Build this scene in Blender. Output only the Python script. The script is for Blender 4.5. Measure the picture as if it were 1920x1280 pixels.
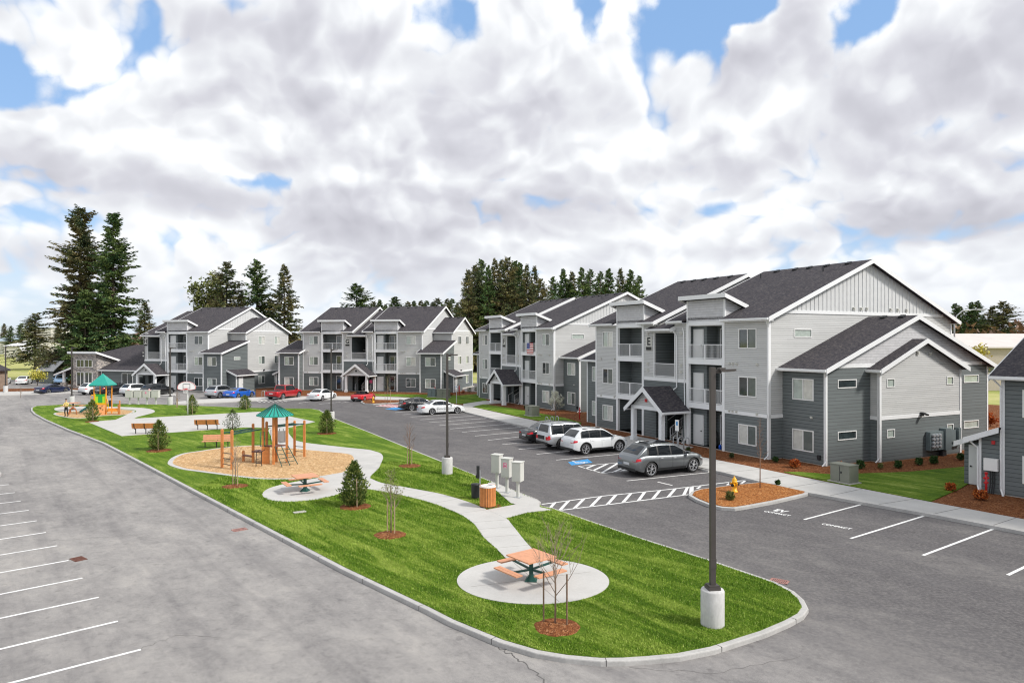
import bpy, math, random
from mathutils import Vector, Matrix, geometry
R = math.radians
PI = math.pi
scene = bpy.context.scene
for o in list(bpy.data.objects): bpy.data.objects.remove(o)
COL = scene.collection

# ------------------------------------------------ camera
CAMH = 7.6; FPX = 1310.0
cam = bpy.data.cameras.new('camera'); cam.sensor_width = 36.0; cam.lens = 36.0*FPX/1920.0
cam.clip_start = 0.1; cam.clip_end = 6000
camo = bpy.data.objects.new('camera', cam); COL.objects.link(camo)
camo.location = (0, 0, CAMH); camo.rotation_euler = (R(90), 0, 0)
scene.camera = camo

# ------------------------------------------------ light and exposure
SUN_EL, SUN_AZ = 42.0, 112.0           # azimuth measured clockwise from +Y
sun = bpy.data.lights.new('sun', 'SUN'); sun.energy = 2.5; sun.angle = R(9); sun.color = (1.0, 0.955, 0.89)
suno = bpy.data.objects.new('sun', sun); COL.objects.link(suno)
suno.rotation_euler = (R(90-SUN_EL), 0, R(180-SUN_AZ))
scene.view_settings.view_transform = 'Standard'
scene.view_settings.look = 'None'
scene.view_settings.gamma = 1.0
scene.view_settings.exposure = 0.62
scene.render.engine = 'CYCLES'
scene.cycles.pixel_filter_type = 'BLACKMAN_HARRIS'; scene.cycles.filter_width = 1.15

# ------------------------------------------------ sky: daylight with broken cumulus, laid out by direction
def px_dir(u, v):
    d = Vector(((u-960)/FPX, 1.0, (640-v)/FPX)); return d.normalized()
ELK = 1.15
def build_world():
    w = bpy.data.worlds.new("World"); scene.world = w; w.use_nodes = True
    nt = w.node_tree; N = nt.nodes; Lk = nt.links
    for n in list(N): N.remove(n)
    out = N.new('ShaderNodeOutputWorld'); bg = N.new('ShaderNodeBackground')
    Lk.new(bg.outputs[0], out.inputs[0]); bg.inputs[1].default_value = 1.0
    def val(x):
        return x
    def M(op, a, b=None, c=None, clamp=False):
        n = N.new('ShaderNodeMath'); n.operation = op; n.use_clamp = clamp
        for i, x in enumerate((a, b, c)):
            if x is None: continue
            if isinstance(x, (int, float)): n.inputs[i].default_value = x
            else: Lk.new(x, n.inputs[i])
        return n.outputs[0]
    def VM(op, a, b=None, sc=None):
        n = N.new('ShaderNodeVectorMath'); n.operation = op
        for i, x in enumerate((a, b)):
            if x is None: continue
            if isinstance(x, (tuple, list, Vector)): n.inputs[i].default_value = tuple(x)
            else: Lk.new(x, n.inputs[i])
        if sc is not None:
            n.inputs['Scale'].default_value = sc
        return n
    def mixc(f, a, b):
        n = N.new('ShaderNodeMix'); n.data_type = 'RGBA'
        if isinstance(f, (int, float)): n.inputs[0].default_value = f
        else: Lk.new(f, n.inputs[0])
        for i, x in ((6, a), (7, b)):
            if isinstance(x, tuple): n.inputs[i].default_value = (*x, 1)
            else: Lk.new(x, n.inputs[i])
        return n.outputs[2]
    sky = N.new('ShaderNodeTexSky'); sky.sky_type = 'NISHITA'; sky.sun_disc = False
    sky.sun_elevation = R(SUN_EL); sky.sun_rotation = R(SUN_AZ); sky.air_density = 1.0; sky.dust_density = 0.6; sky.ozone_density = 2.0
    skyc = VM('SCALE', sky.outputs[0], None, 0.105).outputs[0]
    tc = N.new('ShaderNodeTexCoord'); d = tc.outputs['Generated']
    sep = N.new('ShaderNodeSeparateXYZ'); Lk.new(d, sep.inputs[0])
    X, Y, Z = sep.outputs
    az = M('ARCTAN2', X, Y)
    # flatten towards the horizon: vertical coordinate grows faster low down
    zp = M('MAXIMUM', Z, 0.0)
    el = M('POWER', zp, 0.72)
    comb = N.new('ShaderNodeCombineXYZ')
    Lk.new(M('MULTIPLY', az, 1.0), comb.inputs[0]); Lk.new(M('MULTIPLY', el, ELK), comb.inputs[1]); comb.inputs[2].default_value = 3.7
    P = comb.outputs[0]
    def noise(vec, sc, det, rough, dist=0.0, lac=2.0):
        n = N.new('ShaderNodeTexNoise'); n.inputs['Scale'].default_value = sc; n.inputs['Detail'].default_value = det
        n.inputs['Roughness'].default_value = rough; n.inputs['Distortion'].default_value = dist; n.inputs['Lacunarity'].default_value = lac
        Lk.new(vec, n.inputs['Vector']); return n.outputs['Fac']
    dw = N.new('ShaderNodeTexNoise'); dw.inputs['Scale'].default_value = 5.0; dw.inputs['Detail'].default_value = 4; Lk.new(P, dw.inputs[0])
    dwv = VM('SCALE', VM('SUBTRACT', dw.outputs['Color'], (.5, .5, .5)).outputs[0], None, 0.16).outputs[0]
    def puff(vec, sc):
        v = N.new('ShaderNodeTexVoronoi'); v.feature = 'F1'; v.inputs['Scale'].default_value = sc
        v.inputs['Detail'].default_value = 2; v.inputs['Roughness'].default_value = .58; v.inputs['Lacunarity'].default_value = 2.3
        Lk.new(VM('ADD', vec, dwv).outputs[0], v.inputs['Vector']); return M('SUBTRACT', 0.95, v.outputs['Distance'])
    def mixn(vec, det=8):
        n1 = noise(vec, 2.2, det, .55, .3)
        return M('ADD', M('MULTIPLY', n1, .62), M('ADD', M('MULTIPLY', puff(vec, 6.0), .36), .17))
    dens = mixn(P)
    dens2 = mixn(VM('ADD', P, (0.010, 0.030, 0)).outputs[0], 6)
    dens3 = noise(VM('ADD', P, (0.03, 0.14, 0)).outputs[0], 2.6, 3, 0.5, 0.25)
    dens0 = noise(P, 2.6, 3, 0.5, 0.25)
    warp = noise(P, 6.5, 8, 0.62)
    def blob(u, v, ru, rv, warpamt=1.0):
        dd = px_dir(u, v)
        a0 = math.atan2(dd.x, dd.y); e0 = ELK*max(dd.z, 0)**0.72
        d1 = px_dir(u+ru, v); ra = abs(math.atan2(d1.x, d1.y)-a0)
        d2 = px_dir(u, v-rv); re = abs(ELK*max(d2.z, 0)**0.72-e0)
        s = N.new('ShaderNodeSeparateXYZ'); Lk.new(P, s.inputs[0])
        xa = M('DIVIDE', M('SUBTRACT', s.outputs[0], a0), ra)
        ya = M('DIVIDE', M('SUBTRACT', s.outputs[1], e0), re)
        r = M('SQRT', M('ADD', M('MULTIPLY', xa, xa), M('MULTIPLY', ya, ya)))
        r = M('ADD', r, M('MULTIPLY', M('SUBTRACT', warp, 0.5), 2.0*warpamt))
        n = N.new('ShaderNodeMapRange'); n.interpolation_type = 'SMOOTHSTEP'
        Lk.new(r, n.inputs[0]); n.inputs[1].default_value = 1.75; n.inputs[2].default_value = -0.1
        n.inputs[3].default_value = 0; n.inputs[4].default_value = 1
        return n.outputs[0]
    gaps = [(1350, -5, 150, 110, 1.15), (1630, 35, 100, 90, 1.1), (1090, 20, 50, 75, .95), (20, 150, 150, 70, .95), (480, 342, 120, 26, .8), (860, 30, 80, 60, .62), (640, 10, 60, 40, .2), (0, 400, 170, 26, .45),
            (1770, 235, 100, 36, .7), (1360, 388, 50, 16, .26), (310, 440, 120, 34, .34), (1900, 270, 50, 50, .4), (440, 0, 80, 30, .5), (640, 425, 90, 20, .22)]
    lump = [(450, 60, 420, 110), (990, 60, 50, 60), (1185, 60, 45, 95), (1500, 50, 45, 100), (800, 180, 420, 130), (1250, 230, 500, 120), (180, 270, 230, 80), (1860, 90, 150, 130)]
    g = None
    for (u, v, ru, rv, am) in gaps:
        b = M('MULTIPLY', blob(u, v, ru, rv), am)
        g = b if g is None else M('MAXIMUM', g, b)
    l = None
    for (u, v, ru, rv) in lump:
        b = blob(u, v, ru, rv)
        l = b if l is None else M('MAXIMUM', l, b)
    base = M('ADD', M('MULTIPLY', M('SUBTRACT', dens, 0.5), 4.0), 0.66)
    base = M('ADD', base, M('MULTIPLY', l, 0.20))
    base = M('SUBTRACT', base, M('MULTIPLY', g, 1.12))
    mr = N.new('ShaderNodeMapRange'); mr.interpolation_type = 'SMOOTHSTEP'
    Lk.new(base, mr.inputs[0]); mr.inputs[1].default_value = -0.24; mr.inputs[2].default_value = 0.20
    cover = mr.outputs[0]
    # shade: thick above -> grey base, thin above -> lit top
    sh = M('SUBTRACT', dens, dens2)
    sh3 = M('SUBTRACT', dens0, dens3)
    s = M('ADD', M('MULTIPLY', sh, 2.4), M('MULTIPLY', sh3, 1.5))
    edge = N.new('ShaderNodeMapRange'); edge.interpolation_type = 'SMOOTHSTEP'; Lk.new(base, edge.inputs[0]); edge.inputs[1].default_value = 0.6; edge.inputs[2].default_value = 0.0; edge.inputs[3].default_value = 0.0; edge.inputs[4].default_value = 0.22
    s = M('ADD', s, edge.outputs[0])
    greys = [(760, 215, 330, 60, .5), (800, 290, 260, 45, .5), (930, 400, 250, 48, .95), (230, 350, 240, 40, .55), (1700, 430, 330, 34, .55),
             (1420, 470, 250, 22, .5), (80, 500, 150, 34, .6), (1840, 130, 120, 110, .4), (640, 110, 150, 60, .35), (380, 210, 200, 50, .35), (1150, 330, 200, 26, .35)]
    gr = None
    for (u, v, ru, rv, am) in greys:
        b = M('MULTIPLY', blob(u, v, ru, rv, .45), am)
        gr = b if gr is None else M('MAXIMUM', gr, b)
    whites = [(330, 290, 180, 55, .5), (1000, 300, 160, 36, .3), (1430, 400, 75, 34, .9), (1400, 200, 400, 80, .5), (1100, 110, 200, 70, .5), (60, 430, 90, 20, .5), (300, 450, 90, 30, .5), (1290, 355, 120, 25, .3)]
    wh = None
    for (u, v, ru, rv, am) in whites:
        b = M('MULTIPLY', blob(u, v, ru, rv, .6), am)
        wh = b if wh is None else M('MAXIMUM', wh, b)
    s = M('SUBTRACT', M('ADD', s, M('MULTIPLY', wh, 0.30)), M('MULTIPLY', gr, 0.70))
    fine = noise(P, 2.6, 4, 0.55, 0.3)
    s = M('ADD', s, M('MULTIPLY', M('SUBTRACT', fine, 0.5), 0.45))
    s = M('ADD', s, 0.70, clamp=True)
    cr = N.new('ShaderNodeValToRGB'); Lk.new(s, cr.inputs[0])
    e = cr.color_ramp.elements
    e[0].position = 0.0; e[0].color = (.365, .365, .405, 1)
    e[1].position = 1.0; e[1].color = (.70, .71, .725, 1)
    m = e.new(0.45); m.color = (.465, .468, .508, 1)
    m = e.new(0.75); m.color = (.575, .588, .612, 1)
    # blue, a little paler towards the horizon
    blue = mixc(M('POWER', M('SUBTRACT', 1.0, zp), 7.0, clamp=True), (.20, .35, .60), (.38, .49, .63))
    blue = mixc(0.30, blue, skyc)
    c = mixc(cover, blue, cr.outputs[0])
    # milky band near the horizon
    hz = N.new('ShaderNodeMapRange'); hz.interpolation_type = 'SMOOTHSTEP'; Lk.new(Z, hz.inputs[0])
    hz.inputs[1].default_value = 0.17; hz.inputs[2].default_value = -0.01; hz.inputs[3].default_value = 0; hz.inputs[4].default_value = 0.62
    c = mixc(hz.outputs[0], c, (.55, .58, .62))
    Lk.new(c, bg.inputs[0])
    w.cycles.sampling_method = 'MANUAL'; w.cycles.sample_map_resolution = 512
build_world()

# ------------------------------------------------ helpers
def G(u, v, z=0.0):
    """ground point seen at photo pixel (u, v)"""
    y = FPX*(CAMH-z)/(v-640.0); return ((u-960.0)/FPX*y, y)
def AT(u, Y): return (u-960.0)/FPX*Y
def V3(p, z): return (p[0], p[1], z)
def tag(o, label=None, cat=None, group=None, kind=None):
    if label: o['label'] = label
    if cat: o['category'] = cat
    if group: o['group'] = group
    if kind: o['kind'] = kind
    return o
def empty(name, loc=(0, 0, 0), rz=0.0, label=None, cat=None, group=None):
    o = bpy.data.objects.new(name, None); COL.objects.link(o); o.empty_display_size = 0.3
    o.location = loc; o.rotation_euler = (0, 0, rz); tag(o, label, cat, group); return o
def copy_tree(o, parent=None):
    c = o.copy(); COL.objects.link(c)
    if parent: c.parent = parent
    for ch in o.children: copy_tree(ch, c)
    return c

class MB:
    def __init__(s): s.v = []; s.f = []; s.m = []; s.cur = 0; s.smooth = False; s.sm = []
    def add(s, vs, fs):
        b = len(s.v); s.v += [tuple(p) for p in vs]
        for f in fs: s.f.append(tuple(b+i for i in f)); s.m.append(s.cur); s.sm.append(s.smooth)
        return s
    def quad(s, a, b, c, d): return s.add([a, b, c, d], [(0, 1, 2, 3)])
    def poly(s, pts): return s.add(pts, [tuple(range(len(pts)))])
    def box(s, x0, x1, y0, y1, z0, z1):
        if x0 > x1: x0, x1 = x1, x0
        if y0 > y1: y0, y1 = y1, y0
        if z0 > z1: z0, z1 = z1, z0
        return s.add([(x0,y0,z0),(x1,y0,z0),(x1,y1,z0),(x0,y1,z0),(x0,y0,z1),(x1,y0,z1),(x1,y1,z1),(x0,y1,z1)],
                     [(0,3,2,1),(4,5,6,7),(0,1,5,4),(1,2,6,5),(2,3,7,6),(3,0,4,7)])
    def obox(s, c, size, rz=0, rx=0, ry=0):
        m = Matrix.Translation(c) @ Matrix.Rotation(rz, 4, 'Z') @ Matrix.Rotation(ry, 4, 'Y') @ Matrix.Rotation(rx, 4, 'X')
        a, b, d = size[0]/2, size[1]/2, size[2]/2
        vs = [m @ Vector(p) for p in [(-a,-b,-d),(a,-b,-d),(a,b,-d),(-a,b,-d),(-a,-b,d),(a,-b,d),(a,b,d),(-a,b,d)]]
        return s.add(vs, [(0,3,2,1),(4,5,6,7),(0,1,5,4),(1,2,6,5),(2,3,7,6),(3,0,4,7)])
    def bar(s, a, b, w, h=None):
        """square bar between two points"""
        h = h or w; a = Vector(a); b = Vector(b); d = (b-a)
        if d.length < 1e-6: return s
        d.normalize(); up = Vector((0, 0, 1)) if abs(d.z) < .95 else Vector((0, 1, 0))
        x = d.cross(up).normalized(); y = x.cross(d).normalized(); x *= w/2; y *= h/2
        return s.add([a-x-y, a+x-y, a+x+y, a-x+y, b-x-y, b+x-y, b+x+y, b-x+y],
                     [(0,3,2,1),(4,5,6,7),(0,1,5,4),(1,2,6,5),(2,3,7,6),(3,0,4,7)])
    def tube(s, pts, r, n=8, cap=True):
        pts = [Vector(p) for p in pts]; k = len(pts); rs = r if isinstance(r, (list, tuple)) else [r]*k
        vs = []; fs = []; ref = None
        for i, p in enumerate(pts):
            d = (pts[min(i+1, k-1)]-pts[max(i-1, 0)]).normalized()
            if ref is None:
                ref = Vector((0, 0, 1)) if abs(d.z) < .9 else Vector((1, 0, 0))
            x = d.cross(ref).normalized(); y = x.cross(d).normalized(); ref = y
            for j in range(n):
                a = 2*PI*j/n; vs.append(p + x*math.cos(a)*rs[i] + y*math.sin(a)*rs[i])
        for i in range(k-1):
            for j in range(n):
                fs.append((i*n+j, i*n+(j+1) % n, (i+1)*n+(j+1) % n, (i+1)*n+j))
        if cap: fs.append(tuple(range(n-1, -1, -1))); fs.append(tuple((k-1)*n+j for j in range(n)))
        return s.add(vs, fs)
    def lathe(s, prof, c=(0, 0, 0), n=24, cap=True):
        vs = []; fs = []; k = len(prof)
        for r, z in prof:
            for j in range(n):
                a = 2*PI*j/n; vs.append((c[0]+r*math.cos(a), c[1]+r*math.sin(a), c[2]+z))
        for i in range(k-1):
            for j in range(n): fs.append((i*n+j, i*n+(j+1) % n, (i+1)*n+(j+1) % n, (i+1)*n+j))
        if cap: fs.append(tuple(range(n-1, -1, -1))); fs.append(tuple((k-1)*n+j for j in range(n)))
        return s.add(vs, fs)
    def prism(s, poly, z0, z1, bottom=False, top=True, side=True):
        n = len(poly)
        # orient counter-clockwise
        ar = sum(poly[i][0]*poly[(i+1) % n][1]-poly[(i+1) % n][0]*poly[i][1] for i in range(n))
        if ar < 0: poly = poly[::-1]
        zz1 = z1 if callable(z1) else (lambda x, y: z1)
        vs = [(p[0], p[1], z0) for p in poly]+[(p[0], p[1], zz1(p[0], p[1])) for p in poly]
        fs = []
        if side:
            for i in range(n): fs.append((i, (i+1) % n, n+(i+1) % n, n+i))
        tri = geometry.tessellate_polygon([[Vector((p[0], p[1], 0)) for p in poly]])
        for t in tri:
            a, b, c = [Vector(poly[i]).to_2d() if len(poly[i]) > 2 else Vector(poly[i]) for i in t]
            if (b.x-a.x)*(c.y-a.y)-(b.y-a.y)*(c.x-a.x) < 0: t = (t[0], t[2], t[1])
            if top: fs.append(tuple(n+i for i in t))
            if bottom: fs.append(tuple(reversed(t)))
        return s.add(vs, fs)
    def build(s, name, mats, parent=None, smooth=None, bevel=0.0, auto=False):
        me = bpy.data.meshes.new(name); me.from_pydata([tuple(p) for p in s.v], [], s.f)
        if not isinstance(mats, (list, tuple)): mats = [mats]
        for m in mats: me.materials.append(m)
        me.polygons.foreach_set('material_index', s.m)
        if smooth is None: me.polygons.foreach_set('use_smooth', s.sm)
        else: me.polygons.foreach_set('use_smooth', [smooth]*len(s.f))
        me.update()
        o = bpy.data.objects.new(name, me); COL.objects.link(o)
        if parent: o.parent = parent
        if bevel:
            b = o.modifiers.new('b', 'BEVEL'); b.width = bevel; b.segments = 2; b.limit_method = 'ANGLE'
        return o

def smooth_closed(pts, sub=4):
    out = []; n = len(pts)
    for i in range(n):
        p0, p1, p2, p3 = pts[i-1], pts[i], pts[(i+1) % n], pts[(i+2) % n]
        for k in range(sub):
            t = k/sub
            out.append(tuple(0.5*((2*p1[j])+(-p0[j]+p2[j])*t+(2*p0[j]-5*p1[j]+4*p2[j]-p3[j])*t*t+(-p0[j]+3*p1[j]-3*p2[j]+p3[j])*t**3) for j in (0, 1)))
    return out
def smooth_open(pts, sub=4):
    out = []; n = len(pts)
    for i in range(n-1):
        p0, p1, p2, p3 = pts[max(i-1, 0)], pts[i], pts[i+1], pts[min(i+2, n-1)]
        for k in range(sub):
            t = k/sub
            out.append(tuple(0.5*((2*p1[j])+(-p0[j]+p2[j])*t+(2*p0[j]-5*p1[j]+4*p2[j]-p3[j])*t*t+(-p0[j]+3*p1[j]-3*p2[j]+p3[j])*t**3) for j in (0, 1)))
    out.append(tuple(pts[-1])); return out
def inset(poly, d):
    n = len(poly); ar = sum(poly[i][0]*poly[(i+1) % n][1]-poly[(i+1) % n][0]*poly[i][1] for i in range(n))
    if ar < 0: poly = poly[::-1]
    out = []
    for i in range(n):
        a, b, c = Vector(poly[i-1]), Vector(poly[i]), Vector(poly[(i+1) % n])
        e1 = (b-a).normalized(); e2 = (c-b).normalized(); n1 = Vector((-e1.y, e1.x)); n2 = Vector((-e2.y, e2.x))
        m = (n1+n2)
        if m.length < 1e-4: m = n1
        m.normalize(); k = d/max(0.35, m.dot(n1)); out.append((b.x+m.x*k, b.y+m.y*k))
    return out
def ribbon(line, w):
    """closed polygon of width w around an open line"""
    L = []; Rr = []
    n = len(line)
    for i in range(n):
        a = Vector(line[max(i-1, 0)]); b = Vector(line[min(i+1, n-1)]); d = (b-a).normalized(); nn = Vector((-d.y, d.x))*(w/2)
        p = Vector(line[i]); L.append((p.x+nn.x, p.y+nn.y)); Rr.append((p.x-nn.x, p.y-nn.y))
    return L+Rr[::-1]

# ------------------------------------------------ materials
_mc = {}
class NT:
    def __init__(s, name):
        s.m = bpy.data.materials.new(name); s.m.use_nodes = True; s.nt = s.m.node_tree; s.N = s.nt.nodes; s.L = s.nt.links
        s.b = s.N['Principled BSDF']; s.tc = s.N.new('ShaderNodeTexCoord')
    def noise(s, sc, det=5, rough=.55, coord='Object', stretch=None, dist=0.0):
        n = s.N.new('ShaderNodeTexNoise'); n.inputs['Scale'].default_value = sc; n.inputs['Detail'].default_value = det
        n.inputs['Roughness'].default_value = rough; n.inputs['Distortion'].default_value = dist
        src = s.tc.outputs[coord]
        if stretch:
            if len(stretch) > 3:      # turn first, then stretch along the turned axis
                m0 = s.N.new('ShaderNodeMapping'); m0.inputs['Rotation'].default_value = (0, 0, -stretch[3]); s.L.new(src, m0.inputs[0]); src = m0.outputs[0]
            mp = s.N.new('ShaderNodeMapping'); mp.inputs['Scale'].default_value = stretch[:3]
            s.L.new(src, mp.inputs[0]); src = mp.outputs[0]
        s.L.new(src, n.inputs['Vector']); return n.outputs['Fac']
    def ramp(s, f, stops):
        r = s.N.new('ShaderNodeValToRGB'); s.L.new(f, r.inputs[0]); e = r.color_ramp.elements
        while len(e) < len(stops): e.new(0.5)
        for k, (p, c) in enumerate(stops):
            e[k].position = p; e[k].color = (*c, 1) if isinstance(c, tuple) else (c, c, c, 1)
        return r.outputs[0]
    def mix(s, f, a, b, mode='MIX'):
        n = s.N.new('ShaderNodeMix'); n.data_type = 'RGBA'; n.blend_type = mode
        if isinstance(f, (int, float)): n.inputs[0].default_value = f
        else: s.L.new(f, n.inputs[0])
        for i, x in ((6, a), (7, b)):
            if isinstance(x, tuple): n.inputs[i].default_value = (*x[:3], 1)
            else: s.L.new(x, n.inputs[i])
        return n.outputs[2]
    def math(s, op, a, b=None, clamp=False):
        n = s.N.new('ShaderNodeMath'); n.operation = op; n.use_clamp = clamp
        for i, x in enumerate((a, b)):
            if x is None: continue
            if isinstance(x, (int, float)): n.inputs[i].default_value = x
            else: s.L.new(x, n.inputs[i])
        return n.outputs[0]
    def sep(s, coord='Object'):
        n = s.N.new('ShaderNodeSeparateXYZ'); s.L.new(s.tc.outputs[coord], n.inputs[0]); return n.outputs
    def bump(s, h, strength=.3, dist=.02):
        n = s.N.new('ShaderNodeBump'); n.inputs['Strength'].default_value = strength; n.inputs['Distance'].default_value = dist
        s.L.new(h, n.inputs['Height']); s.L.new(n.outputs[0], s.b.inputs['Normal'])
    def col(s, c, rough=.6, metal=0.0, spec=None):
        if isinstance(c, tuple): s.b.inputs['Base Color'].default_value = (*c[:3], 1)
        else: s.L.new(c, s.b.inputs['Base Color'])
        s.b.inputs['Roughness'].default_value = rough; s.b.inputs['Metallic'].default_value = metal
        if spec is not None: s.b.inputs['Specular IOR Level'].default_value = spec
        return s.m
def plain(name, c, rough=.6, metal=0.0, var=0.10, sc=3.0, spec=None, bump=0.0):
    t = NT(name); f = t.noise(sc, 4)
    c2 = tuple(max(0, x*(1-var)) for x in c); c3 = tuple(min(1, x*(1+var*.6)) for x in c)
    m = t.col(t.ramp(f, [(.3, c2), (.7, c3)]), rough, metal, spec)
    if bump: t.bump(t.noise(sc*12, 4), bump, .01)
    return m
def siding(name, c, pitch=.18, shingle=False, strength=.9, line=.6):
    t = NT(name); x, y, z = t.sep()
    ph = t.math('FRACT', t.math('DIVIDE', z, pitch))
    # lap profile: board leans out towards its lower edge, then steps back
    h = t.math('SUBTRACT', 1.0, ph)
    step = t.N.new('ShaderNodeMapRange'); t.L.new(ph, step.inputs[0]); step.inputs[1].default_value = 0.90; step.inputs[2].default_value = 0.99
    h = t.math('ADD', t.math('MULTIPLY', h, .4), t.math('MULTIPLY', step.outputs[0], -1.0))
    board = t.math('FLOOR', t.math('DIVIDE', z, pitch))
    wn = t.N.new('ShaderNodeTexWhiteNoise'); wn.noise_dimensions = '3D'
    cb = t.N.new('ShaderNodeCombineXYZ'); t.L.new(board, cb.inputs[2])
    if shingle:
        u = t.math('ADD', x, y); row = t.math('MULTIPLY', board, .37)
        t.L.new(t.math('FLOOR', t.math('ADD', t.math('DIVIDE', u, .2), row)), cb.inputs[0])
    else:
        u = t.math('ADD', x, y)
        t.L.new(t.math('FLOOR', t.math('ADD', t.math('DIVIDE', u, 3.6), t.math('MULTIPLY', board, .29))), cb.inputs[0])
    t.L.new(cb.outputs[0], wn.inputs[0])
    c1 = tuple(v*.93 for v in c); c2 = tuple(min(1, v*1.05) for v in c)
    base = t.mix(wn.outputs[0], c1, c2)
    dirt = t.noise(.7, 5, .6); base = t.mix(t.ramp(dirt, [(.35, .0), (.8, .14)]), base, tuple(v*.72 for v in c))
    g = t.ramp(ph, [(.0, line*.5), (.03, 0.0), (.86, 0.0), (.90, line)])  # shade under each lap, painted into the colour as a dark line
    base = t.mix(g, base, tuple(v*.30 for v in c))
    t.bump(h, strength, .014)
    return t.col(base, .65)
def build_materials():
    M = {}
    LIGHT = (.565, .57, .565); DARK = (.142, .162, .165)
    M['light'] = siding('light_siding', LIGHT, pitch=.12, line=.75)
    M['dark'] = siding('dark_siding', DARK, pitch=.21, line=.9)
    M['shingle'] = siding('pale_shingle_siding', (.56, .56, .575), pitch=.17, shingle=True, line=.35)
    M['batten'] = plain('board_and_batten', (.60, .61, .615), .6, var=.05)
    M['trim'] = plain('white_trim', (.80, .81, .82), .5, var=.03)
    M['found'] = plain('foundation_concrete', (.48, .46, .42), .85, var=.15, sc=4)
    M['soffit'] = plain('soffit', (.62, .62, .62), .7, var=.04)
    # roof shingles
    t = NT('asphalt_shingles'); x, y, z = t.sep()
    a = t.noise(5.5, 6, .75, stretch=(1, .6, 2.6)); b = t.noise(.8, 5, .7)
    c = t.ramp(a, [(.30, (.018, .017, .022)), (.47, (.050, .047, .055)), (.60, (.105, .094, .094)), (.74, (.17, .15, .14))])
    c = t.mix(t.ramp(b, [(.35, .0), (.75, .5)]), c, (.035, .031, .038))
    ph = t.math('FRACT', t.math('DIVIDE', z, .058)); t.bump(t.math('ADD', t.math('MULTIPLY', t.math('SUBTRACT', 1.0, ph), .5), a), .5, .012)
    M['roof'] = t.col(c, .9, spec=.2)
    M['slat'] = plain('white_railing', (.78, .79, .80), .45, var=.02)
    M['door'] = plain('white_door', (.66, .67, .67), .45, var=.04, sc=1)
    M['concrete'] = None
    t = NT('pale_concrete'); a = t.noise(.9, 6, .6); b = t.noise(22, 4, .6)
    c = t.ramp(a, [(.3, (.43, .418, .39)), (.7, (.535, .52, .49))]); c = t.mix(.3, c, t.ramp(b, [(.3, .36), (.7, .56)]), 'MIX')
    st = t.ramp(t.noise(.35, 5, .7), [(.56, 0.0), (.75, .22)]); c = t.mix(st, c, (.36, .34, .31))
    t.bump(b, .12, .01); M['concrete'] = t.col(c, .85)
    t = NT('kerb_concrete'); a = t.noise(1.6, 6, .65); b = t.noise(18, 4, .6)
    c = t.ramp(a, [(.3, (.34, .33, .31)), (.7, (.50, .485, .46))]); c = t.mix(.3, c, t.ramp(b, [(.3, .3), (.7, .55)]))
    t.bump(b, .2, .01); M['kerb'] = t.col(c, .85)
    t = NT('pole_base_concrete'); a = t.noise(3, 6, .65); b = t.noise(14, 4, .6, stretch=(1, 1, .35))
    c = t.ramp(a, [(.3, (.44, .43, .42)), (.7, (.58, .57, .55))]); c = t.mix(.35, c, t.ramp(b, [(.3, .36), (.7, .62)])); t.bump(b, .25, .01)
    M['polebase'] = t.col(c, .85)
    # worn asphalt: newer and darker east of the island, dusty and paler west
    t = NT('worn_asphalt')
    a = t.noise(.22, 9, .72, stretch=(.42, 1, 1, R(131)), dist=.3); b = t.noise(1.2, 9, .78, stretch=(.7, 1, 1, R(131)), dist=.2); f = t.noise(70, 3, .7); g = t.noise(9, 5, .6)
    x, y, z = t.sep()
    # side of a line from near-right to far-left
    sd = t.math('SUBTRACT', t.math('ADD', x, t.math('MULTIPLY', y, .60)), 14.0)
    mr = t.N.new('ShaderNodeMapRange'); mr.interpolation_type = 'SMOOTHSTEP'; t.L.new(t.math('ADD', sd, t.math('MULTIPLY', a, 6.0)), mr.inputs[0])
    mr.inputs[1].default_value = 1.0; mr.inputs[2].default_value = 13.0
    pale = t.ramp(t.math('ADD', t.math('MULTIPLY', a, .55), t.math('MULTIPLY', b, .45)), [(.36, (.155, .149, .149)), (.46, (.26, .249, .243)), (.54, (.335, .32, .307)), (.66, (.44, .415, .385))])
    dark = t.ramp(t.math('ADD', t.math('MULTIPLY', a, .5), t.math('MULTIPLY', b, .5)), [(.38, (.078, .073, .078)), (.5, (.112, .106, .109)), (.59, (.155, .147, .145)), (.68, (.235, .222, .210))])
    c = t.mix(mr.outputs[0], pale, dark)
    c = t.mix(t.ramp(g, [(.42, .0), (.75, .30)]), c, (.40, .38, .355)); c = t.mix(t.ramp(t.noise(3.0, 8, .8), [(.52, .0), (.70, .40)]), c, (.085, .080, .082))
    c = t.mix(t.ramp(f, [(.42, .30), (.55, 0.0)]), c, (.03, .03, .03)); c = t.mix(t.ramp(f, [(.6, .0), (.72, .28)]), c, (.55, .53, .50))
    c = t.mix(t.ramp(t.noise(1.7, 3, .5), [(.66, .0), (.73, .30)]), c, (.06, .057, .058))
    # tyre-width drifts along the lane
    ln = t.noise(1.1, 5, .6, stretch=(.06, 1, 1, R(128))); c = t.mix(t.ramp(ln, [(.5, 0.0), (.66, .30)]), c, (.11, .105, .11))
    t.bump(f, .5, .008); M['asphalt'] = t.col(c, .92, spec=.25)
    # mown lawn
    t = NT('mown_lawn')
    s1 = t.noise(.62, 6, .62, stretch=(.40, 2.4, 1, R(131)), dist=.9); s2 = t.noise(.35, 4, .6); f = t.noise(46, 4, .75); m = t.noise(7, 5, .7, stretch=(.6, 1.8, 1, R(131)))
    h = t.math('ADD', t.math('MULTIPLY', s1, .45), t.math('ADD', t.math('MULTIPLY', m, .35), t.math('MULTIPLY', s2, .20)))
    c = t.ramp(h, [(.37, (.054, .118, .006)), (.46, (.088, .172, .009)), (.53, (.155, .250, .020)), (.61, (.33, .40, .085))])
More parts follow.
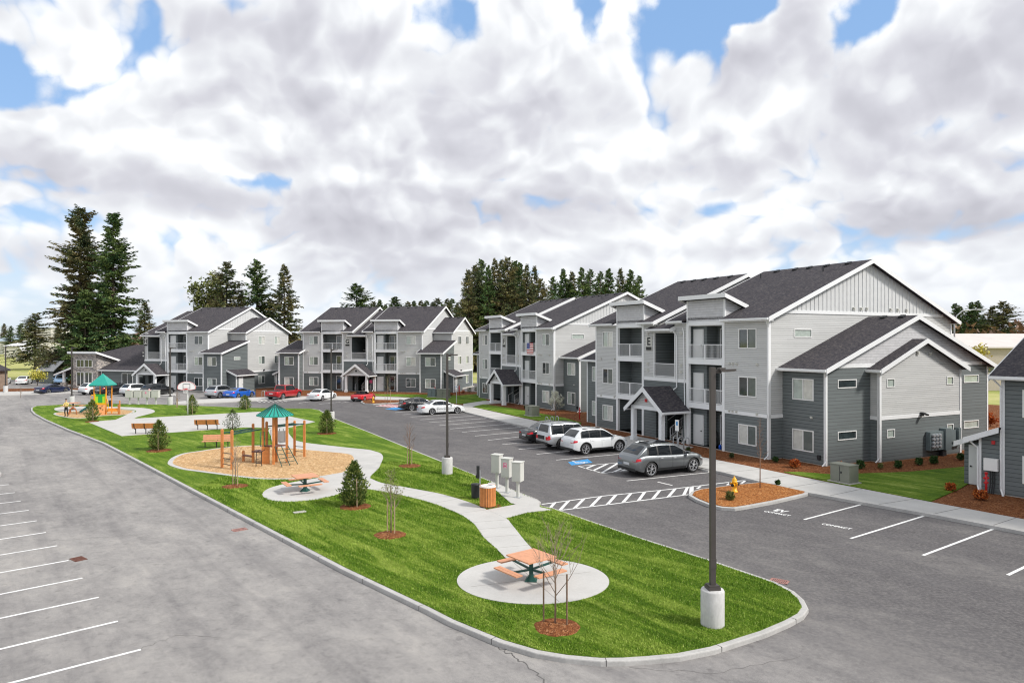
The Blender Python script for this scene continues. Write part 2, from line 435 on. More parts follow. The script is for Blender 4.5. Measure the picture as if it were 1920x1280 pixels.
    c = t.mix(t.ramp(f, [(.35, .45), (.55, 0.0)]), c, (.025, .065, .006)); c = t.mix(t.ramp(f, [(.58, .0), (.75, .40)]), c, (.26, .36, .08))
    t.bump(f, 1.0, .05); M['lawn'] = t.col(c, .9, spec=.15)
    t = NT('grass_blades'); gm = t.N.new('ShaderNodeNewGeometry')
    s1 = t.noise(.62, 6, .62, stretch=(.40, 2.4, 1, R(131)), dist=.9)
    c = t.ramp(gm.outputs['Random Per Island'], [(0, (.066, .150, .008)), (.5, (.120, .230, .015)), (.85, (.22, .34, .035)), (1, (.42, .48, .14))])
    c = t.mix(t.ramp(s1, [(.47, .0), (.60, .75)]), c, (.36, .46, .085)); c = t.mix(t.ramp(s1, [(.36, .5), (.46, .0)]), c, (.055, .125, .008)); M['blades'] = t.col(c, .8, spec=.2)
    t = NT('field_grass'); a = t.noise(.03, 6, .65); b = t.noise(.5, 5, .6)
    c = t.ramp(t.math('ADD', t.math('MULTIPLY', a, .6), t.math('MULTIPLY', b, .4)), [(.35, (.20, .26, .06)), (.5, (.38, .38, .14)), (.65, (.50, .45, .24))]); M['field'] = t.col(c, .95, spec=.1)
    # bark mulch and wood chips
    def chips(name, st, sc, bd=.05):
        t = NT(name); v = t.N.new('ShaderNodeTexVoronoi'); v.inputs['Scale'].default_value = sc; v.inputs['Randomness'].default_value = 1
        mp = t.N.new('ShaderNodeMapping'); mp.inputs['Scale'].default_value = (1, .55, 1); t.L.new(t.tc.outputs['Object'], mp.inputs[0])
        dn = t.N.new('ShaderNodeTexNoise'); dn.inputs['Scale'].default_value = sc*.6; t.L.new(mp.outputs[0], dn.inputs[0])
        ad = t.N.new('ShaderNodeVectorMath'); ad.operation = 'MULTIPLY_ADD'; t.L.new(dn.outputs['Color'], ad.inputs[0]); ad.inputs[1].default_value = (.25, .25, .25); t.L.new(mp.outputs[0], ad.inputs[2])
        t.L.new(ad.outputs[0], v.inputs['Vector'])
        w = t.N.new('ShaderNodeSeparateColor'); t.L.new(v.outputs['Color'], w.inputs[0])
        c = t.ramp(w.outputs[0], st); big = t.noise(1.3, 5, .6)
        c = t.mix(t.ramp(big, [(.35, .0), (.7, .35)]), c, tuple(x*.62 for x in st[1][1]))
        t.bump(w.outputs[1], .9, bd); return t.col(c, .9, spec=.1)
    M['mulch'] = chips('red_bark_mulch', [(0, (.085, .028, .012)), (.45, (.20, .072, .028)), (.8, (.31, .125, .050)), (1, (.42, .22, .11))], 22)
    M['mulch_orange'] = chips('orange_bark_mulch', [(0, (.16, .052, .015)), (.45, (.36, .135, .040)), (.8, (.47, .20, .062)), (1, (.56, .30, .13))], 22)
    M['chips'] = chips('wood_fibre_chips', [(0, (.36, .20, .09)), (.4, (.58, .36, .17)), (.75, (.70, .47, .25)), (1, (.82, .63, .40))], 18)
    M['paint'] = None
    t = NT('road_paint'); a = t.noise(6, 5, .7); c = t.ramp(a, [(.30, (.50, .50, .49)), (.55, (.80, .80, .79))]); M['paint'] = t.col(c, .7)
    t = NT('worn_road_paint'); a = t.noise(9, 5, .75); c = t.ramp(a, [(.32, (.36, .35, .34)), (.50, (.78, .77, .75))]); M['paintw'] = t.col(c, .8)
    M['paintblue'] = plain('blue_road_paint', (.03, .27, .60), .6, var=.2, sc=6)
    M['paintred'] = plain('faded_red_road_paint', (.45, .20, .20), .7, var=.3, sc=6)
    M['bronze'] = plain('dark_bronze_metal', (.075, .066, .062), .5, .25, var=.1)
    M['polemetal'] = plain('dark_pole_metal', (.028, .030, .034), .45, .3, var=.1)
    M['galv'] = plain('galvanised_metal', (.46, .48, .50), .45, .4, var=.08)
    M['mailbox'] = plain('pale_grey_enamel', (.58, .58, .54), .5, var=.03)
    M['black'] = plain('black_plastic', (.016, .017, .018), .5, var=.1)
    M['rubber'] = plain('tyre_rubber', (.022, .022, .023), .8, var=.15, sc=8)
    M['alloy'] = plain('alloy_wheel', (.52, .53, .55), .3, .7, var=.05)
    M['alloyd'] = plain('dark_alloy_wheel', (.07, .07, .08), .35, .6, var=.05)
    M['cedar'] = plain('orange_brown_recycled_plastic', (.62, .235, .070), .6, var=.18, sc=5)
    M['cedarp'] = plain('salmon_plank', (.62, .30, .17), .6, var=.12, sc=5)
    M['greenmetal'] = plain('dark_green_metal', (.012, .075, .062), .4, .1, var=.08)
    M['teal'] = plain('teal_metal_roof', (.02, .34, .27), .4, .1, var=.12, sc=2)
    M['yellow'] = plain('yellow_paint', (.85, .42, .01), .4, var=.06)
    M['orange'] = plain('orange_plastic', (.86, .33, .04), .45, var=.08)
    M['lime'] = plain('lime_plastic', (.42, .72, .03), .45, var=.06)
    M['green'] = plain('green_plastic', (.02, .38, .06), .45, var=.06)
    M['white'] = plain('white_paint', (.80, .80, .79), .45, var=.03)
    M['red'] = plain('red_paint', (.55, .015, .02), .4, var=.08)
    M['pink'] = plain('pink_notice', (.80, .10, .28), .5, var=.05)
    M['blue'] = plain('blue_plastic', (.01, .10, .60), .4, var=.05)
    M['wheelstop'] = M['kerb']
    M['boxgreen'] = plain('olive_grey_transformer_steel', (.21, .22, .18), .5, .1, var=.15, sc=1.2)
    M['meter'] = plain('slate_grey_meter_steel', (.16, .20, .21), .5, .2, var=.1)
    M['rust'] = plain('rusty_iron', (.16, .065, .045), .8, .2, var=.35, sc=12)
    M['rustp'] = plain('faded_red_iron', (.40, .20, .17), .8, .1, var=.35, sc=12)
    # glazing
    def glass(name, c, r=.06, var=.5, sc=1.1):
        t = NT(name); f = t.noise(sc, 3, .5); m = t.col(t.ramp(f, [(.35, tuple(x*(1-var) for x in c)), (.65, tuple(x*(1+var) for x in c))]), r, 0.0, .9)
        t.b.inputs['Coat Weight'].default_value = .6; t.b.inputs['Coat Roughness'].default_value = .04; return m
    M['gdark'] = glass('window_glass_dark_room', (.030, .042, .045))
    M['ggreen'] = glass('window_glass_grey_screen', (.085, .105, .10), .25, .2)
    M['gblind'] = glass('window_glass_over_blind', (.42, .48, .44), .12, .12, 3)
    M['gcurt'] = glass('window_glass_over_curtain', (.60, .60, .56), .15, .1, 3)
    M['cglass'] = plain('car_glass', (.012, .015, .018), .04, spec=.55)
    t = NT('stone_veneer'); v = t.N.new('ShaderNodeTexVoronoi'); v.inputs['Scale'].default_value = 3.2
    mp = t.N.new('ShaderNodeMapping'); mp.inputs['Scale'].default_value = (1, 1, 2.2); t.L.new(t.tc.outputs['Object'], mp.inputs[0]); t.L.new(mp.outputs[0], v.inputs['Vector'])
    w = t.N.new('ShaderNodeSeparateColor'); t.L.new(v.outputs['Color'], w.inputs[0])
    c = t.ramp(w.outputs[0], [(0, (.16, .15, .15)), (.4, (.30, .28, .27)), (.7, (.42, .37, .33)), (1, (.55, .50, .45))])
    v2 = t.N.new('ShaderNodeTexVoronoi'); v2.feature = 'DISTANCE_TO_EDGE'; v2.inputs['Scale'].default_value = 3.2; t.L.new(mp.outputs[0], v2.inputs['Vector'])
    c = t.mix(t.ramp(v2.outputs['Distance'], [(0, 1.0), (.05, 0.0)]), c, (.20, .19, .18)); t.bump(v2.outputs['Distance'], .6, .05)
    M['stone'] = t.col(c, .85)
    # vegetation
    def leaf(name, stops, rough=.75, bigc=None, big=.5):
        t = NT(name); gm = t.N.new('ShaderNodeNewGeometry'); c = t.ramp(gm.outputs['Random Per Island'], stops)
        if bigc: c = t.mix(t.ramp(t.noise(big, 4, .6), [(.45, .0), (.62, .75)]), c, bigc)
        return t.col(c, rough, spec=.25)
    M['fir'] = leaf('fir_needles', [(0, (0.035, 0.066, 0.047)), (.5, (0.094, 0.146, 0.074)), (.85, (0.191, 0.218, 0.083)), (1, (0.361, 0.313, 0.127))], bigc=(0.382, 0.302, 0.138), big=.28)
    M['fir2'] = leaf('fir_needles_green', [(0, (0.034, 0.074, 0.039)), (.5, (0.081, 0.168, 0.066)), (.85, (0.158, 0.250, 0.079)), (1, (0.294, 0.334, 0.109))], bigc=(0.225, 0.282, 0.088), big=.3)
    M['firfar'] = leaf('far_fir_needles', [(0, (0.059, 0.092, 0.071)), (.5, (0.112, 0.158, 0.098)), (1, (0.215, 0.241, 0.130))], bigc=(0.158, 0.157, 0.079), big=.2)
    M['pale'] = leaf('pale_spring_leaves', [(0, (.10, .13, .03)), (.5, (.19, .22, .07)), (1, (.32, .33, .14))])
    M['arbor'] = leaf('thuja_foliage', [(0, (0.043, 0.080, 0.017)), (.5, (0.102, 0.152, 0.032)), (.85, (0.203, 0.239, 0.058)), (1, (0.348, 0.348, 0.109))])
    M['arbord'] = leaf('dark_shrub_foliage', [(0, (0.028, 0.049, 0.021)), (.5, (0.063, 0.098, 0.035)), (1, (0.154, 0.182, 0.070))])
    M['shrub'] = leaf('green_shrub_leaves', [(0, (.02, .06, .015)), (.6, (.05, .12, .03)), (1, (.15, .22, .08))])
    M['oshrub'] = leaf('orange_shrub_leaves', [(0, (.25, .05, .01)), (.6, (.50, .13, .03)), (1, (.62, .28, .08))])
    M['blossom'] = leaf('white_blossom', [(0, (.55, .55, .42)), (.6, (.76, .76, .64)), (1, (.85, .85, .78))])
    M['yblossom'] = leaf('yellow_forsythia_blossom', [(0, (.35, .33, .05)), (.6, (.60, .55, .10)), (1, (.75, .70, .25))])
    M['bare'] = leaf('bare_brown_twigs', [(0, (.12, .075, .055)), (.6, (.22, .14, .10)), (1, (.33, .21, .14))])
    M['bark'] = plain('fir_bark', (.085, .062, .048), .9, var=.3, sc=6, bump=.5)
    M['twig'] = plain('young_tree_bark', (.30, .22, .17), .8, var=.25, sc=20)
    M['stake'] = plain('wooden_stake', (.42, .31, .20), .8, var=.2, sc=10)
    M['staked'] = plain('weathered_wooden_stake', (.20, .13, .085), .8, var=.2, sc=10)
    M['skin'] = plain('skin', (.50, .30, .21), .5, var=.05)
    M['shirt'] = plain('yellow_shirt', (.82, .62, .22), .8, var=.08)
    M['trousers'] = plain('black_trousers', (.012, .012, .014), .8)
    M['hair'] = plain('dark_hair', (.02, .015, .012), .6)
    return M
MT = build_materials()
def paintmat(name, c, metal=.35, rough=.28):
    t = NT(name); f = t.noise(2.0, 3); m = t.col(t.ramp(f, [(.3, tuple(x*.93 for x in c)), (.7, tuple(min(1, x*1.04) for x in c))]), rough, metal)
    t.b.inputs['Coat Weight'].default_value = .8; t.b.inputs['Coat Roughness'].default_value = .06; return m
_tc = bpy.data.curves.new
def text_mesh(s, size, depth, name, mat, parent=None, bold=0.0, mtx=None):
    cu = bpy.data.curves.new(name, 'FONT'); cu.body = s; cu.size = size; cu.extrude = depth; cu.offset = bold; cu.align_x = 'CENTER'; cu.align_y = 'CENTER'
    to = bpy.data.objects.new(name, cu); COL.objects.link(to)
    dg = bpy.context.evaluated_depsgraph_get(); me = bpy.data.meshes.new_from_object(to.evaluated_get(dg))
    bpy.data.objects.remove(to)
    if mtx: me.transform(mtx)
    me.materials.clear(); me.materials.append(mat)
    o = bpy.data.objects.new(name, me); COL.objects.link(o)
    if parent: o.parent = parent
    return o
# ------------------------------------------------ setting: ground, roads, kerbs, lawns
def struct(o): o['kind'] = 'structure'; return o
def GZ(pts, z): return [G(u, v, z) for u, v in pts]
b = MB(); b.quad((-3000, -300, -.03), (3000, -300, -.03), (3000, 4500, -.03), (-3000, 4500, -.03)); struct(b.build('ground', MT['field']))
b = MB(); b.prism([(-118, -30), (60, -30), (60, 30), (42, 60), (12, 125), (-60, 136), (-118, 140)], -.02, 0.0); struct(b.build('asphalt_road', MT['asphalt']))

island_px = [(57.5,770),(58,765),(66,762),(112,759.5),(215,757.5),(324,759.5),(456,765),(587,767),(600,769.5),(627,785),(640,790),(700,813.5),(767,841),(828,865.5),(880,887),(923,904),(1008,938),(1014,943),(1010,949),(1035,954),(1043,956),(1185,1005),(1332,1052),(1420,1082),(1455,1094),(1490,1112),(1508,1128),(1516,1144),(1507,1157),(1482,1171),(1436,1191),(1340,1222),(1275,1235),(1216,1240.5),(1170,1243.5),(1127,1244),(1060,1238),(1004,1228.5),(935,1208),(842,1169),(800,1147),(640,1070),(467,978),(349,915),(252,863),(193,832),(149,815),(127,807),(84,788),(64,777)]
island = GZ(island_px, .06)
# round off by subdividing only the curved ends
b = MB(); b.prism(island, 0, .13); struct(b.build('island_kerb', MT['kerb'], bevel=.03))
lawn_poly = inset(island, .17)
b = MB(); b.prism(lawn_poly, .02, .142); struct(b.build('island_lawn', MT['lawn']))
# dark joint lines across the kerb
def kerb_joints(poly, every, name):
    b = MB(); acc = 0; n = len(poly)
    ins = inset(poly, .17)
    ar = sum(poly[i][0]*poly[(i+1) % n][1]-poly[(i+1) % n][0]*poly[i][1] for i in range(n)); pp = poly if ar > 0 else poly[::-1]
    for i in range(n):
        a = Vector(pp[i]); c = Vector(pp[(i+1) % n]); L = (c-a).length; d = (c-a)/L if L else Vector((1, 0)); nn = Vector((-d.y, d.x)); t = every-acc
        while t < L:
            p = a+d*t; q = p+nn*.165; p = p-nn*.004
            b.obox(((p.x+q.x)/2, (p.y+q.y)/2, .066), (.17, .02, .133), rz=math.atan2(nn.y, nn.x)); t += every
        acc = (acc+L) % every
    struct(b.build(name, MT['kerb_joint']))
MT['kerb_joint'] = plain('dark_joint', (.12, .115, .11), .9)  # dark tone for joints and cracks
kerb_joints(island, 3.05, 'kerb_joints')

Z = .155
def flat(name, poly, z, mat, z0=.02): b = MB(); b.prism(poly, z0, z); return struct(b.build(name, mat))
# round pads
def ring_pts(c, rx, ry, n=40, ph=0): return [(c[0]+rx*math.cos(2*PI*i/n+ph), c[1]+ry*math.sin(2*PI*i/n+ph)) for i in range(n)]
ca = G(856, 1089, Z); cb = G(1143, 1089, Z); near = G(999, 1131.5, Z); far = G(999, 1046, Z)
PADC = ((ca[0]+cb[0])/2, (near[1]+far[1])/2); PADR = (near[1]-far[1])/-2
flat('picnic_pad_concrete', ring_pts(PADC, (cb[0]-ca[0])/2, abs(PADR), 56), Z, MT['concrete'])
# main winding path
left = [(962,1052),(948,1045),(930,1027),(907.5,1007),(897,992),(886,979),(859.6,962),(811.7,943),(775,933),(739.8,925),(712,920),(687,916)]
right = [(694,896),(715.8,904.7),(750,911),(787.7,917.9),(825,925),(859.6,934.6),(885,943),(914,955),(948,970.5),(960,983),(972,998),(985,1014),(998.5,1029),(1015,1048)]
pl = smooth_open(GZ(left, Z), 4); pr = smooth_open(GZ(right, Z), 4)
flat('winding_path', pl+pr, Z+.004, MT['concrete'])
# spur and kerb ramp to the crossing
flat('ramp_path', GZ([(914,955),(1000,939),(1010,943),(1012,950),(1036,955.5),(1030,956),(990,960),(948,971)], Z), Z+.008, MT['concrete'])
# path round the big playground (outer edge, then inner edge)
outer = [(687,916),(660,921),(647,921),(630.6,926.9),(587.5,936.5),(539.6,940),(510,937.5),(496,932),(491.7,926),(497,919),(510.8,912.5),(539.6,905.3),(575,899),(606,893.5),(640,887),(654,883.5),(666,872),(671,860),(664,852.5),(640,848),(600,844),(560,840.5),(516,836.5),(512,834),(508,818),(505,803),(538,801.5),(541,811),(546,818),(553,824.5),(575,829.8),(615,834.5),(659,839.4),(690,842.5),(702,845.4),(713,849),(718,855),(717,862),(711,876),(702,885),(697,890),(694,896)]
flat('playground_path', smooth_closed(GZ(outer, Z), 3), Z+.002, MT['concrete'])
# big playground: concrete border and wood fibre
pg = [(314.4,867),(322,858),(342,850),(372,845.4),(412,839.5),(453,835.8),(490,834.8),(516,836),(563.5,840.6),(612,845),(659.4,850),(671.3,857.4),(669,867),(654.6,883.7),(632,889),(606.7,893.3),(575,896.5),(539.6,898),(491.7,898),(443.7,893.3),(405,888),(371.9,883.7),(345,880),(331,876.6),(318,871.8)]
pgw = smooth_closed(GZ(pg, Z), 4)
flat('playground_border', pgw, Z+.008, MT['concrete'])
PGI = inset(pgw, .28)
b = MB(); b.prism(PGI, .1, Z+.014); struct(b.build('wood_chip_surface', MT['chips']))
# basketball court
flat('court_slab', GZ([(228,817),(164.7,790.6),(226,786),(300,781.5),(350.6,778.6),(460,773),(499,771),(591,790.3),(534.8,802.8),(475,801),(455.6,800.8)], Z), Z+.006, MT['concrete'])
# small playground and its loop
lp = [(216,788),(226,782.5),(237,777.5),(250,773.5),(255.5,771),(250,768.4),(226,766.4),(200,765.6),(165,767),(150,770),(125,771.5),(106,769.5),(102,765.5),(115,762.6),(149.4,761.6),(215,762.4),(258.8,763.8),(282.8,766.6),(290.5,771),(280.6,775.3),(258.8,780.8),(251,784.5),(240,788)]
flat('loop_path', smooth_closed(GZ(lp, Z), 3), Z+.003, MT['concrete'])
sm = [(100,776),(112,772.5),(150,770),(165,767.5),(200,766.5),(226,767.2),(248,769),(253,771.2),(248,773.5),(236,777),(193,779),(149,784),(120,781.5)]
smw = smooth_closed(GZ(sm, Z), 3)
flat('small_playground_border', smw, Z+.005, MT['concrete']); flat('small_wood_chip_surface', inset(smw, .2), Z+.012, MT['chips'])
# mailbox pad
flat('mailbox_pad', GZ([(914,905),(923,903.5),(1008,938),(1012,942),(1005,945),(972,946),(958,943)], Z), Z+.006, MT['concrete'])
def oval(u, v, w, z, name, mat, hgt=.05, asp=None):
    c = G(u, v, z); r = w/2/FPX*c[1]
    rnd = random.Random(int(u)); pts = [(c[0]+r*(1+rnd.uniform(-.09, .07))*math.cos(2*PI*i/26), c[1]+r*(1+rnd.uniform(-.09, .07))*math.sin(2*PI*i/26)) for i in range(26)]
    b = MB(); n = 26; vs = []; fs = []
    for k, (f, h) in enumerate(((1.0, 0), (.9, hgt*.6), (.5, hgt), (.0, hgt*.8))):
        for p in pts: vs.append((c[0]+(p[0]-c[0])*f, c[1]+(p[1]-c[1])*f, z-.01+h+rnd.uniform(-.006, .006)*(k > 0)))
    for k in range(3):
        for i in range(n): fs.append((k*n+i, k*n+(i+1) % n, (k+1)*n+(i+1) % n, (k+1)*n+i))
    b.add(vs, fs); return tag(struct(b.build(name, mat, smooth=True)))
for (u, v, w) in [(1044,1174,86),(731,1002,60),(441,911,48),(769,873,44),(667,949,60),(298,844,44),(173,790,24),(612,812,36),(905,948,0)]:
    if w: oval(u, v, w, .155, 'mulch_ring', MT['mulch'])
flat('mulch_strip', GZ([(903,946),(935,944),(940,949),(912,955)], Z), Z+.006, MT['mulch'])

# ---- right-hand sidewalk, hydrant islands, verge
walk_o = [(867,766.5),(869.7,771),(957,792.5),(996,801),(1172,841),(1316,876),(1360,885.5),(1450,908),(1515,922.5),(1626,942),(1757,965),(1906,993),(2000,1012),(2300,1075)]
walk_b = [(2300,1040),(2000,988),(1930,974.5),(1745,940.4),(1558,904.4),(1463,885.5),(1400,872.5),(1315,856),(1172,824.5),(1002,788),(883,762)]
flat('sidewalk', GZ(walk_o+walk_b, .13), .13, MT['concrete'], 0)
kl = GZ(walk_o, .13)
rb = ribbon(kl, .16); b = MB(); b.prism(rb, 0, .137); struct(b.build('sidewalk_kerb', MT['kerb']))
b = MB()
wo = smooth_open(GZ(walk_o[1:], .13), 1); wb = GZ(walk_b[::-1], .13)
for i in range(26):     # control joints
    t = i/26
    def along(l, t):
        Ls = [0]
        for k in range(len(l)-1): Ls.append(Ls[-1]+(Vector(l[k+1])-Vector(l[k])).length)
        s = t*Ls[-1]
        for k in range(len(l)-1):
            if s <= Ls[k+1]: f = (s-Ls[k])/(Ls[k+1]-Ls[k]); return (Vector(l[k]).lerp(Vector(l[k+1]), f))
        return Vector(l[-1])
    p = along(wo, t)
    best = min((along(wb, j/120) for j in range(121)), key=lambda q: (q-p).length)
    b.bar((p.x, p.y, .1335), (best.x, best.y, .1335), .022, .004)
struct(b.build('sidewalk_joints', MT['kerb_joint']))
hy = GZ([(1291,929),(1296,922),(1310,917.5),(1378,909),(1424,904.5),(1445,907),(1517,923),(1513,926.5),(1455,940),(1401,950),(1378,953.5),(1352,952),(1330,947),(1305,937)], .1)
b = MB(); b.prism(hy, 0, .134); struct(b.build('hydrant_island_kerb', MT['kerb'], bevel=.02))
b = MB(); b.prism(inset(hy, .18), .05, .16); struct(b.build('hydrant_island_mulch', MT['mulch_orange']))
hy2 = GZ([(676,753.2),(681,751),(690,749.6),(749,750.4),(756,752),(748,754.5),(700,757.2),(682,756.5)], .1)
b = MB(); b.prism(hy2, 0, .134); struct(b.build('far_hydrant_island_kerb', MT['kerb']))
b = MB(); b.prism(inset(hy2, .18), .05, .17); struct(b.build('far_hydrant_island_mulch', MT['mulch']))
# verges behind the walk: mulch base with lawn patches over
flat('verge_mulch', GZ([(883,762),(1002,788),(1172,824.5),(1315,856),(1400,872.5),(1558,904.4),(1745,940.4),(1930,974.5),(2300,1040)], .13)+[(70, 30), (60, 80), (30, 110), (-4, 112)], .10, MT['mulch'], 0)
flat('far_walk', GZ([(330,757),(330,752.5),(395,747.5),(480,744.5),(560,742.5),(700,742.5),(767,745),(883,762),(869,768),(800,752),(756,750),(690,748.8),(640,748.6),(560,748.5),(500,749),(420,753)], .12), .12, MT['concrete'], 0)
flat('far_verge', GZ([(480,744.5),(560,742.5),(700,742.3),(767,744.8),(883,761.5),(903,752),(903,735),(700,727),(480,727)], .1), .095, MT['mulch'], 0)
def lawnpatch(px, z=.14): return flat('verge_lawn', GZ(px, z), z, MT['lawn'])
lawnpatch([(1470,884),(1560,903),(1745,939),(1800,915),(1822,902),(1822,873),(1700,884),(1560,888.5),(1500,884)])
lawnpatch([(884,761.5),(1002,786.5),(1085,800),(1090,792),(1060,783),(960,765),(905,757)])
lawnpatch([(690,741),(767,744.3),(862,757),(915,752),(900,738),(860,741),(780,739),(700,738.5)], .12)
flat('entrance_walk', GZ([(868,761),(884,762.5),(905,757.8),(960,754),(950,750),(905,751.5),(869,757)], .14), .15, MT['concrete'], 0)
flat('entrance_walk', GZ([(1160,822),(1215,834),(1262,845),(1300,838),(1240,826),(1185,816)], .13), .15, MT['concrete'], 0)
flat('entrance_walk', GZ([(1010,789.5),(1040,796),(1062,794),(1030,787)], .13), .148, MT['concrete'], 0)
# left edge: far parking, verge and kerbs
flat('west_walk', GZ([(-60,736),(0,734),(60,733),(104,730.5),(135,732),(135,735.5),(60,738),(0,740),(-60,742)], .12), .12, MT['concrete'], 0)
flat('west_verge', GZ([(-60,736),(0,733.6),(60,732.4),(100,730.4),(95,727),(60,728),(0,729),(-60,730)], .12), .13, MT['mulch'], 0)
flat('far_lawn', [G(60,706), G(190,700), G(190,712), G(120,716), G(70,712)], .04, MT['lawn'], -.02)
flat('club_verge', GZ([(104,731),(150,734),(200,735.5),(330,742),(330,737),(200,729),(140,722),(118,724)], .12), .12, MT['concrete'], 0)
flat('club_bed', GZ([(118,729),(146,731),(146,727),(125,725)], .12), .15, MT['mulch'], 0)
flat('west_kerb_end', GZ([(-30,896),(0,891),(3,887.5),(0,884.5),(-30,886)], .1), .12, MT['kerb'], 0)

# ---- painted markings (4 mm above the asphalt)
def line(b, p, q, w=.10, z=.004):
    p = Vector(p); q = Vector(q); d = (q-p).normalized(); n = Vector((-d.y, d.x))*w/2
    b.add([(p.x-n.x, p.y-n.y, z), (q.x-n.x, q.y-n.y, z), (q.x+n.x, q.y+n.y, z), (p.x+n.x, p.y+n.y, z)], [(0, 1, 2, 3)])
def pline(b, u0, v0, u1, v1, w=.10, z=.004): line(b, G(u0, v0), G(u1, v1), w, z)
b = MB()
for (u, v, s) in [(264,1217,-.2563),(221,1163.8,-.2374),(185,1119,-.2136),(154.5,1083,-.198),(128.5,1050,-.18),(107,1022.5,-.163),(86,997.5,-.152),(69,975.7,-.138),(54,956,-.126),(39,938.7,-.116),(28,923,-.108),(17,908,-.1)]:
    p = Vector(G(u, v)); q = Vector(G(u-200, v-200*s)); d = (q-p).normalized()*5.5; line(b, p, p+d, .105)
for a in [(1507.8,973.5,1618,944.5),(1595,1009,1733,966.6),(1730.6,1040.6,1864,990.5),(1889.4,1077.6,2020,1015)]: pline(b, *a, w=.11)
struct(b.build('parking_lines', MT['paint']))
b = MB()
for a in [(1042.8,862,1161,851),(1006.3,851,1125,840),(972.8,841.9,1095,831),(942,832.7,1064,823),(915,825,1030,812),(890.5,817,1010,806),(866.7,809.7,982.6,799.8),(844,803.8,960.8,793.7),(824,797.2,935,788.3),(805,791.7,913,783.8),(787.5,786.7,892.5,779),(769.7,781.4,871.7,774.5),(754.9,777,830,772),(741,773,790,769.5)]: pline(b, *a, w=.10)
pline(b, 1175, 901, 1329, 885.4, .10); pline(b, 1233, 903, 1260.5, 909.5, .12)
for a in [(560,755.5,593,750.5),(533,752.5,560,748.8),(640,754.8,668,750.8),(420,749.3,448,746),(598,757.5,640,753)]: pline(b, *a, w=.10)
for k in range(7): pline(b, 478+k*8.2, 750.5-k*.2, 489+k*8.2, 754-k*.2, .12)
struct(b.build('far_parking_lines', MT['paintw']))
b = MB()    # crossing
up = [(1015.8,945),(1130,929.5),(1250,917.5),(1405,899)]; lo = [(1041,957.2),(1160,943),(1297,926)]
def polyx(l, u):
    for (a, c), (d, e) in zip(l, l[1:]):
        if a <= u <= d: return c+(e-c)*(u-a)/(d-a)
    (a, c), (d, e) = (l[0], l[1]) if u < l[0][0] else (l[-2], l[-1]); return c+(e-c)*(u-a)/(d-a)
for l in (up, lo):
    for (a, c), (d, e) in zip(l, l[1:]): pline(b, a, c, d, e, .11, .004)
for (x0, x1) in [(1026,1040),(1050,1066),(1077,1095),(1108,1126),(1139,1155),(1168,1183),(1197,1209),(1224,1237),(1253,1266),(1282,1289)]:
    pline(b, x0, polyx(lo, x0)-.3, x1, polyx(up, x1)+.3, .15, .004)
pline(b, 1296, 926, 1297, 912, .2)
for x in (1312, 1340, 1368, 1395): pline(b, x-5, polyx(up, x)+5.5, x+2, polyx(up, x)+1, .12)
struct(b.build('crossing_stripes', MT['paint']))
b = MB()    # hatched aisle
q = [(1084.4,873.6),(1161,866.8),(1206,878),(1130,886.9)]
for i in range(3): pline(b, *q[i], *q[i+1], .09)
pline(b, *q[3], *q[0], .09)
for (a, c) in [((1098,878),(1117,870.6)),((1112,882),(1140,868.6)),((1128,886.3),(1160,867)),((1150,884.5),(1180,871.5)),((1162,883.4),(1190,874))]: pline(b, *a, *c, .16)
for k in range(8):      # far hatched patch near the far hydrant
    pline(b, 705+k*7, 761.2+k*.4, 716+k*7, 758.6+k*.3, .14)
struct(b.build('hatched_aisle', MT['paint']))
b = MB(); b.poly([V3(G(703,760.5), .003), V3(G(731,757.2), .003), V3(G(755,759.5), .003), V3(G(742,764.5), .003)]); struct(b.build('faded_red_marking', MT['paintred']))
b = MB(); b.poly([V3(p, .004) for p in GZ([(1065,866),(1102,860.2),(1111,866.8),(1072,872)], 0)]); struct(b.build('blue_parking_symbol', MT['paintblue']))
b = MB(); b.poly([V3(p, .004) for p in GZ([(722,766.5),(740,763.5),(760,766),(742,769)], 0)]); struct(b.build('far_blue_parking_symbol', MT['paintblue']))
# wheelchair mark on the blue square
cx_, cy_ = G(1088, 866.2); dirx = Vector(G(1102, 860.4))-Vector(G(1066, 866)); rz = math.atan2(dirx.y, dirx.x)
b = MB()
def loc(x, y): return (cx_+x*math.cos(rz)-y*math.sin(rz), cy_+x*math.sin(rz)+y*math.cos(rz))
arc = [loc(-.12+.30*math.cos(a), -.08+.30*math.sin(a)) for a in [R(120+i*24) for i in range(11)]]
for p, q_ in zip(arc, arc[1:]): line(b, p, q_, .09, .008)
line(b, loc(-.22, .28), loc(-.08, .48), .1, .008); line(b, loc(-.16, .32), loc(-.05, -.02), .1, .008); line(b, loc(-.05, -.02), loc(.25, -.05), .1, .008); line(b, loc(.25, -.05), loc(.36, -.32), .1, .008)
b.add([V3(loc(-.05+.09*math.cos(i*.7), .6+.09*math.sin(i*.7)), .008) for i in range(9)], [tuple(range(9))])
struct(b.build('wheelchair_mark', MT['paint']))
def road_text(s, u0, v0, u1, v1, size):
    a = Vector(G(u0, v0)); c = Vector(G(u1, v1)); d = c-a; mid = (a+c)/2
    o = text_mesh(s, size, .001, 'road_lettering', MT['paint'], bold=.012)
    w = max(x.co.x for x in o.data.vertices)-min(x.co.x for x in o.data.vertices)
    o.data.transform(Matrix.Diagonal((d.length/w, 1.35*d.length/w, 1, 1))); o.location = (mid.x, mid.y, .005); o.rotation_euler = (0, 0, math.atan2(d.y, d.x)); struct(o)
road_text('COMPACT', 1433, 958, 1481, 966.5, .4); road_text('EV', 1452, 955.5, 1474, 959.5, .4); road_text('COMPACT', 1541, 981.5, 1596, 991.5, .4)

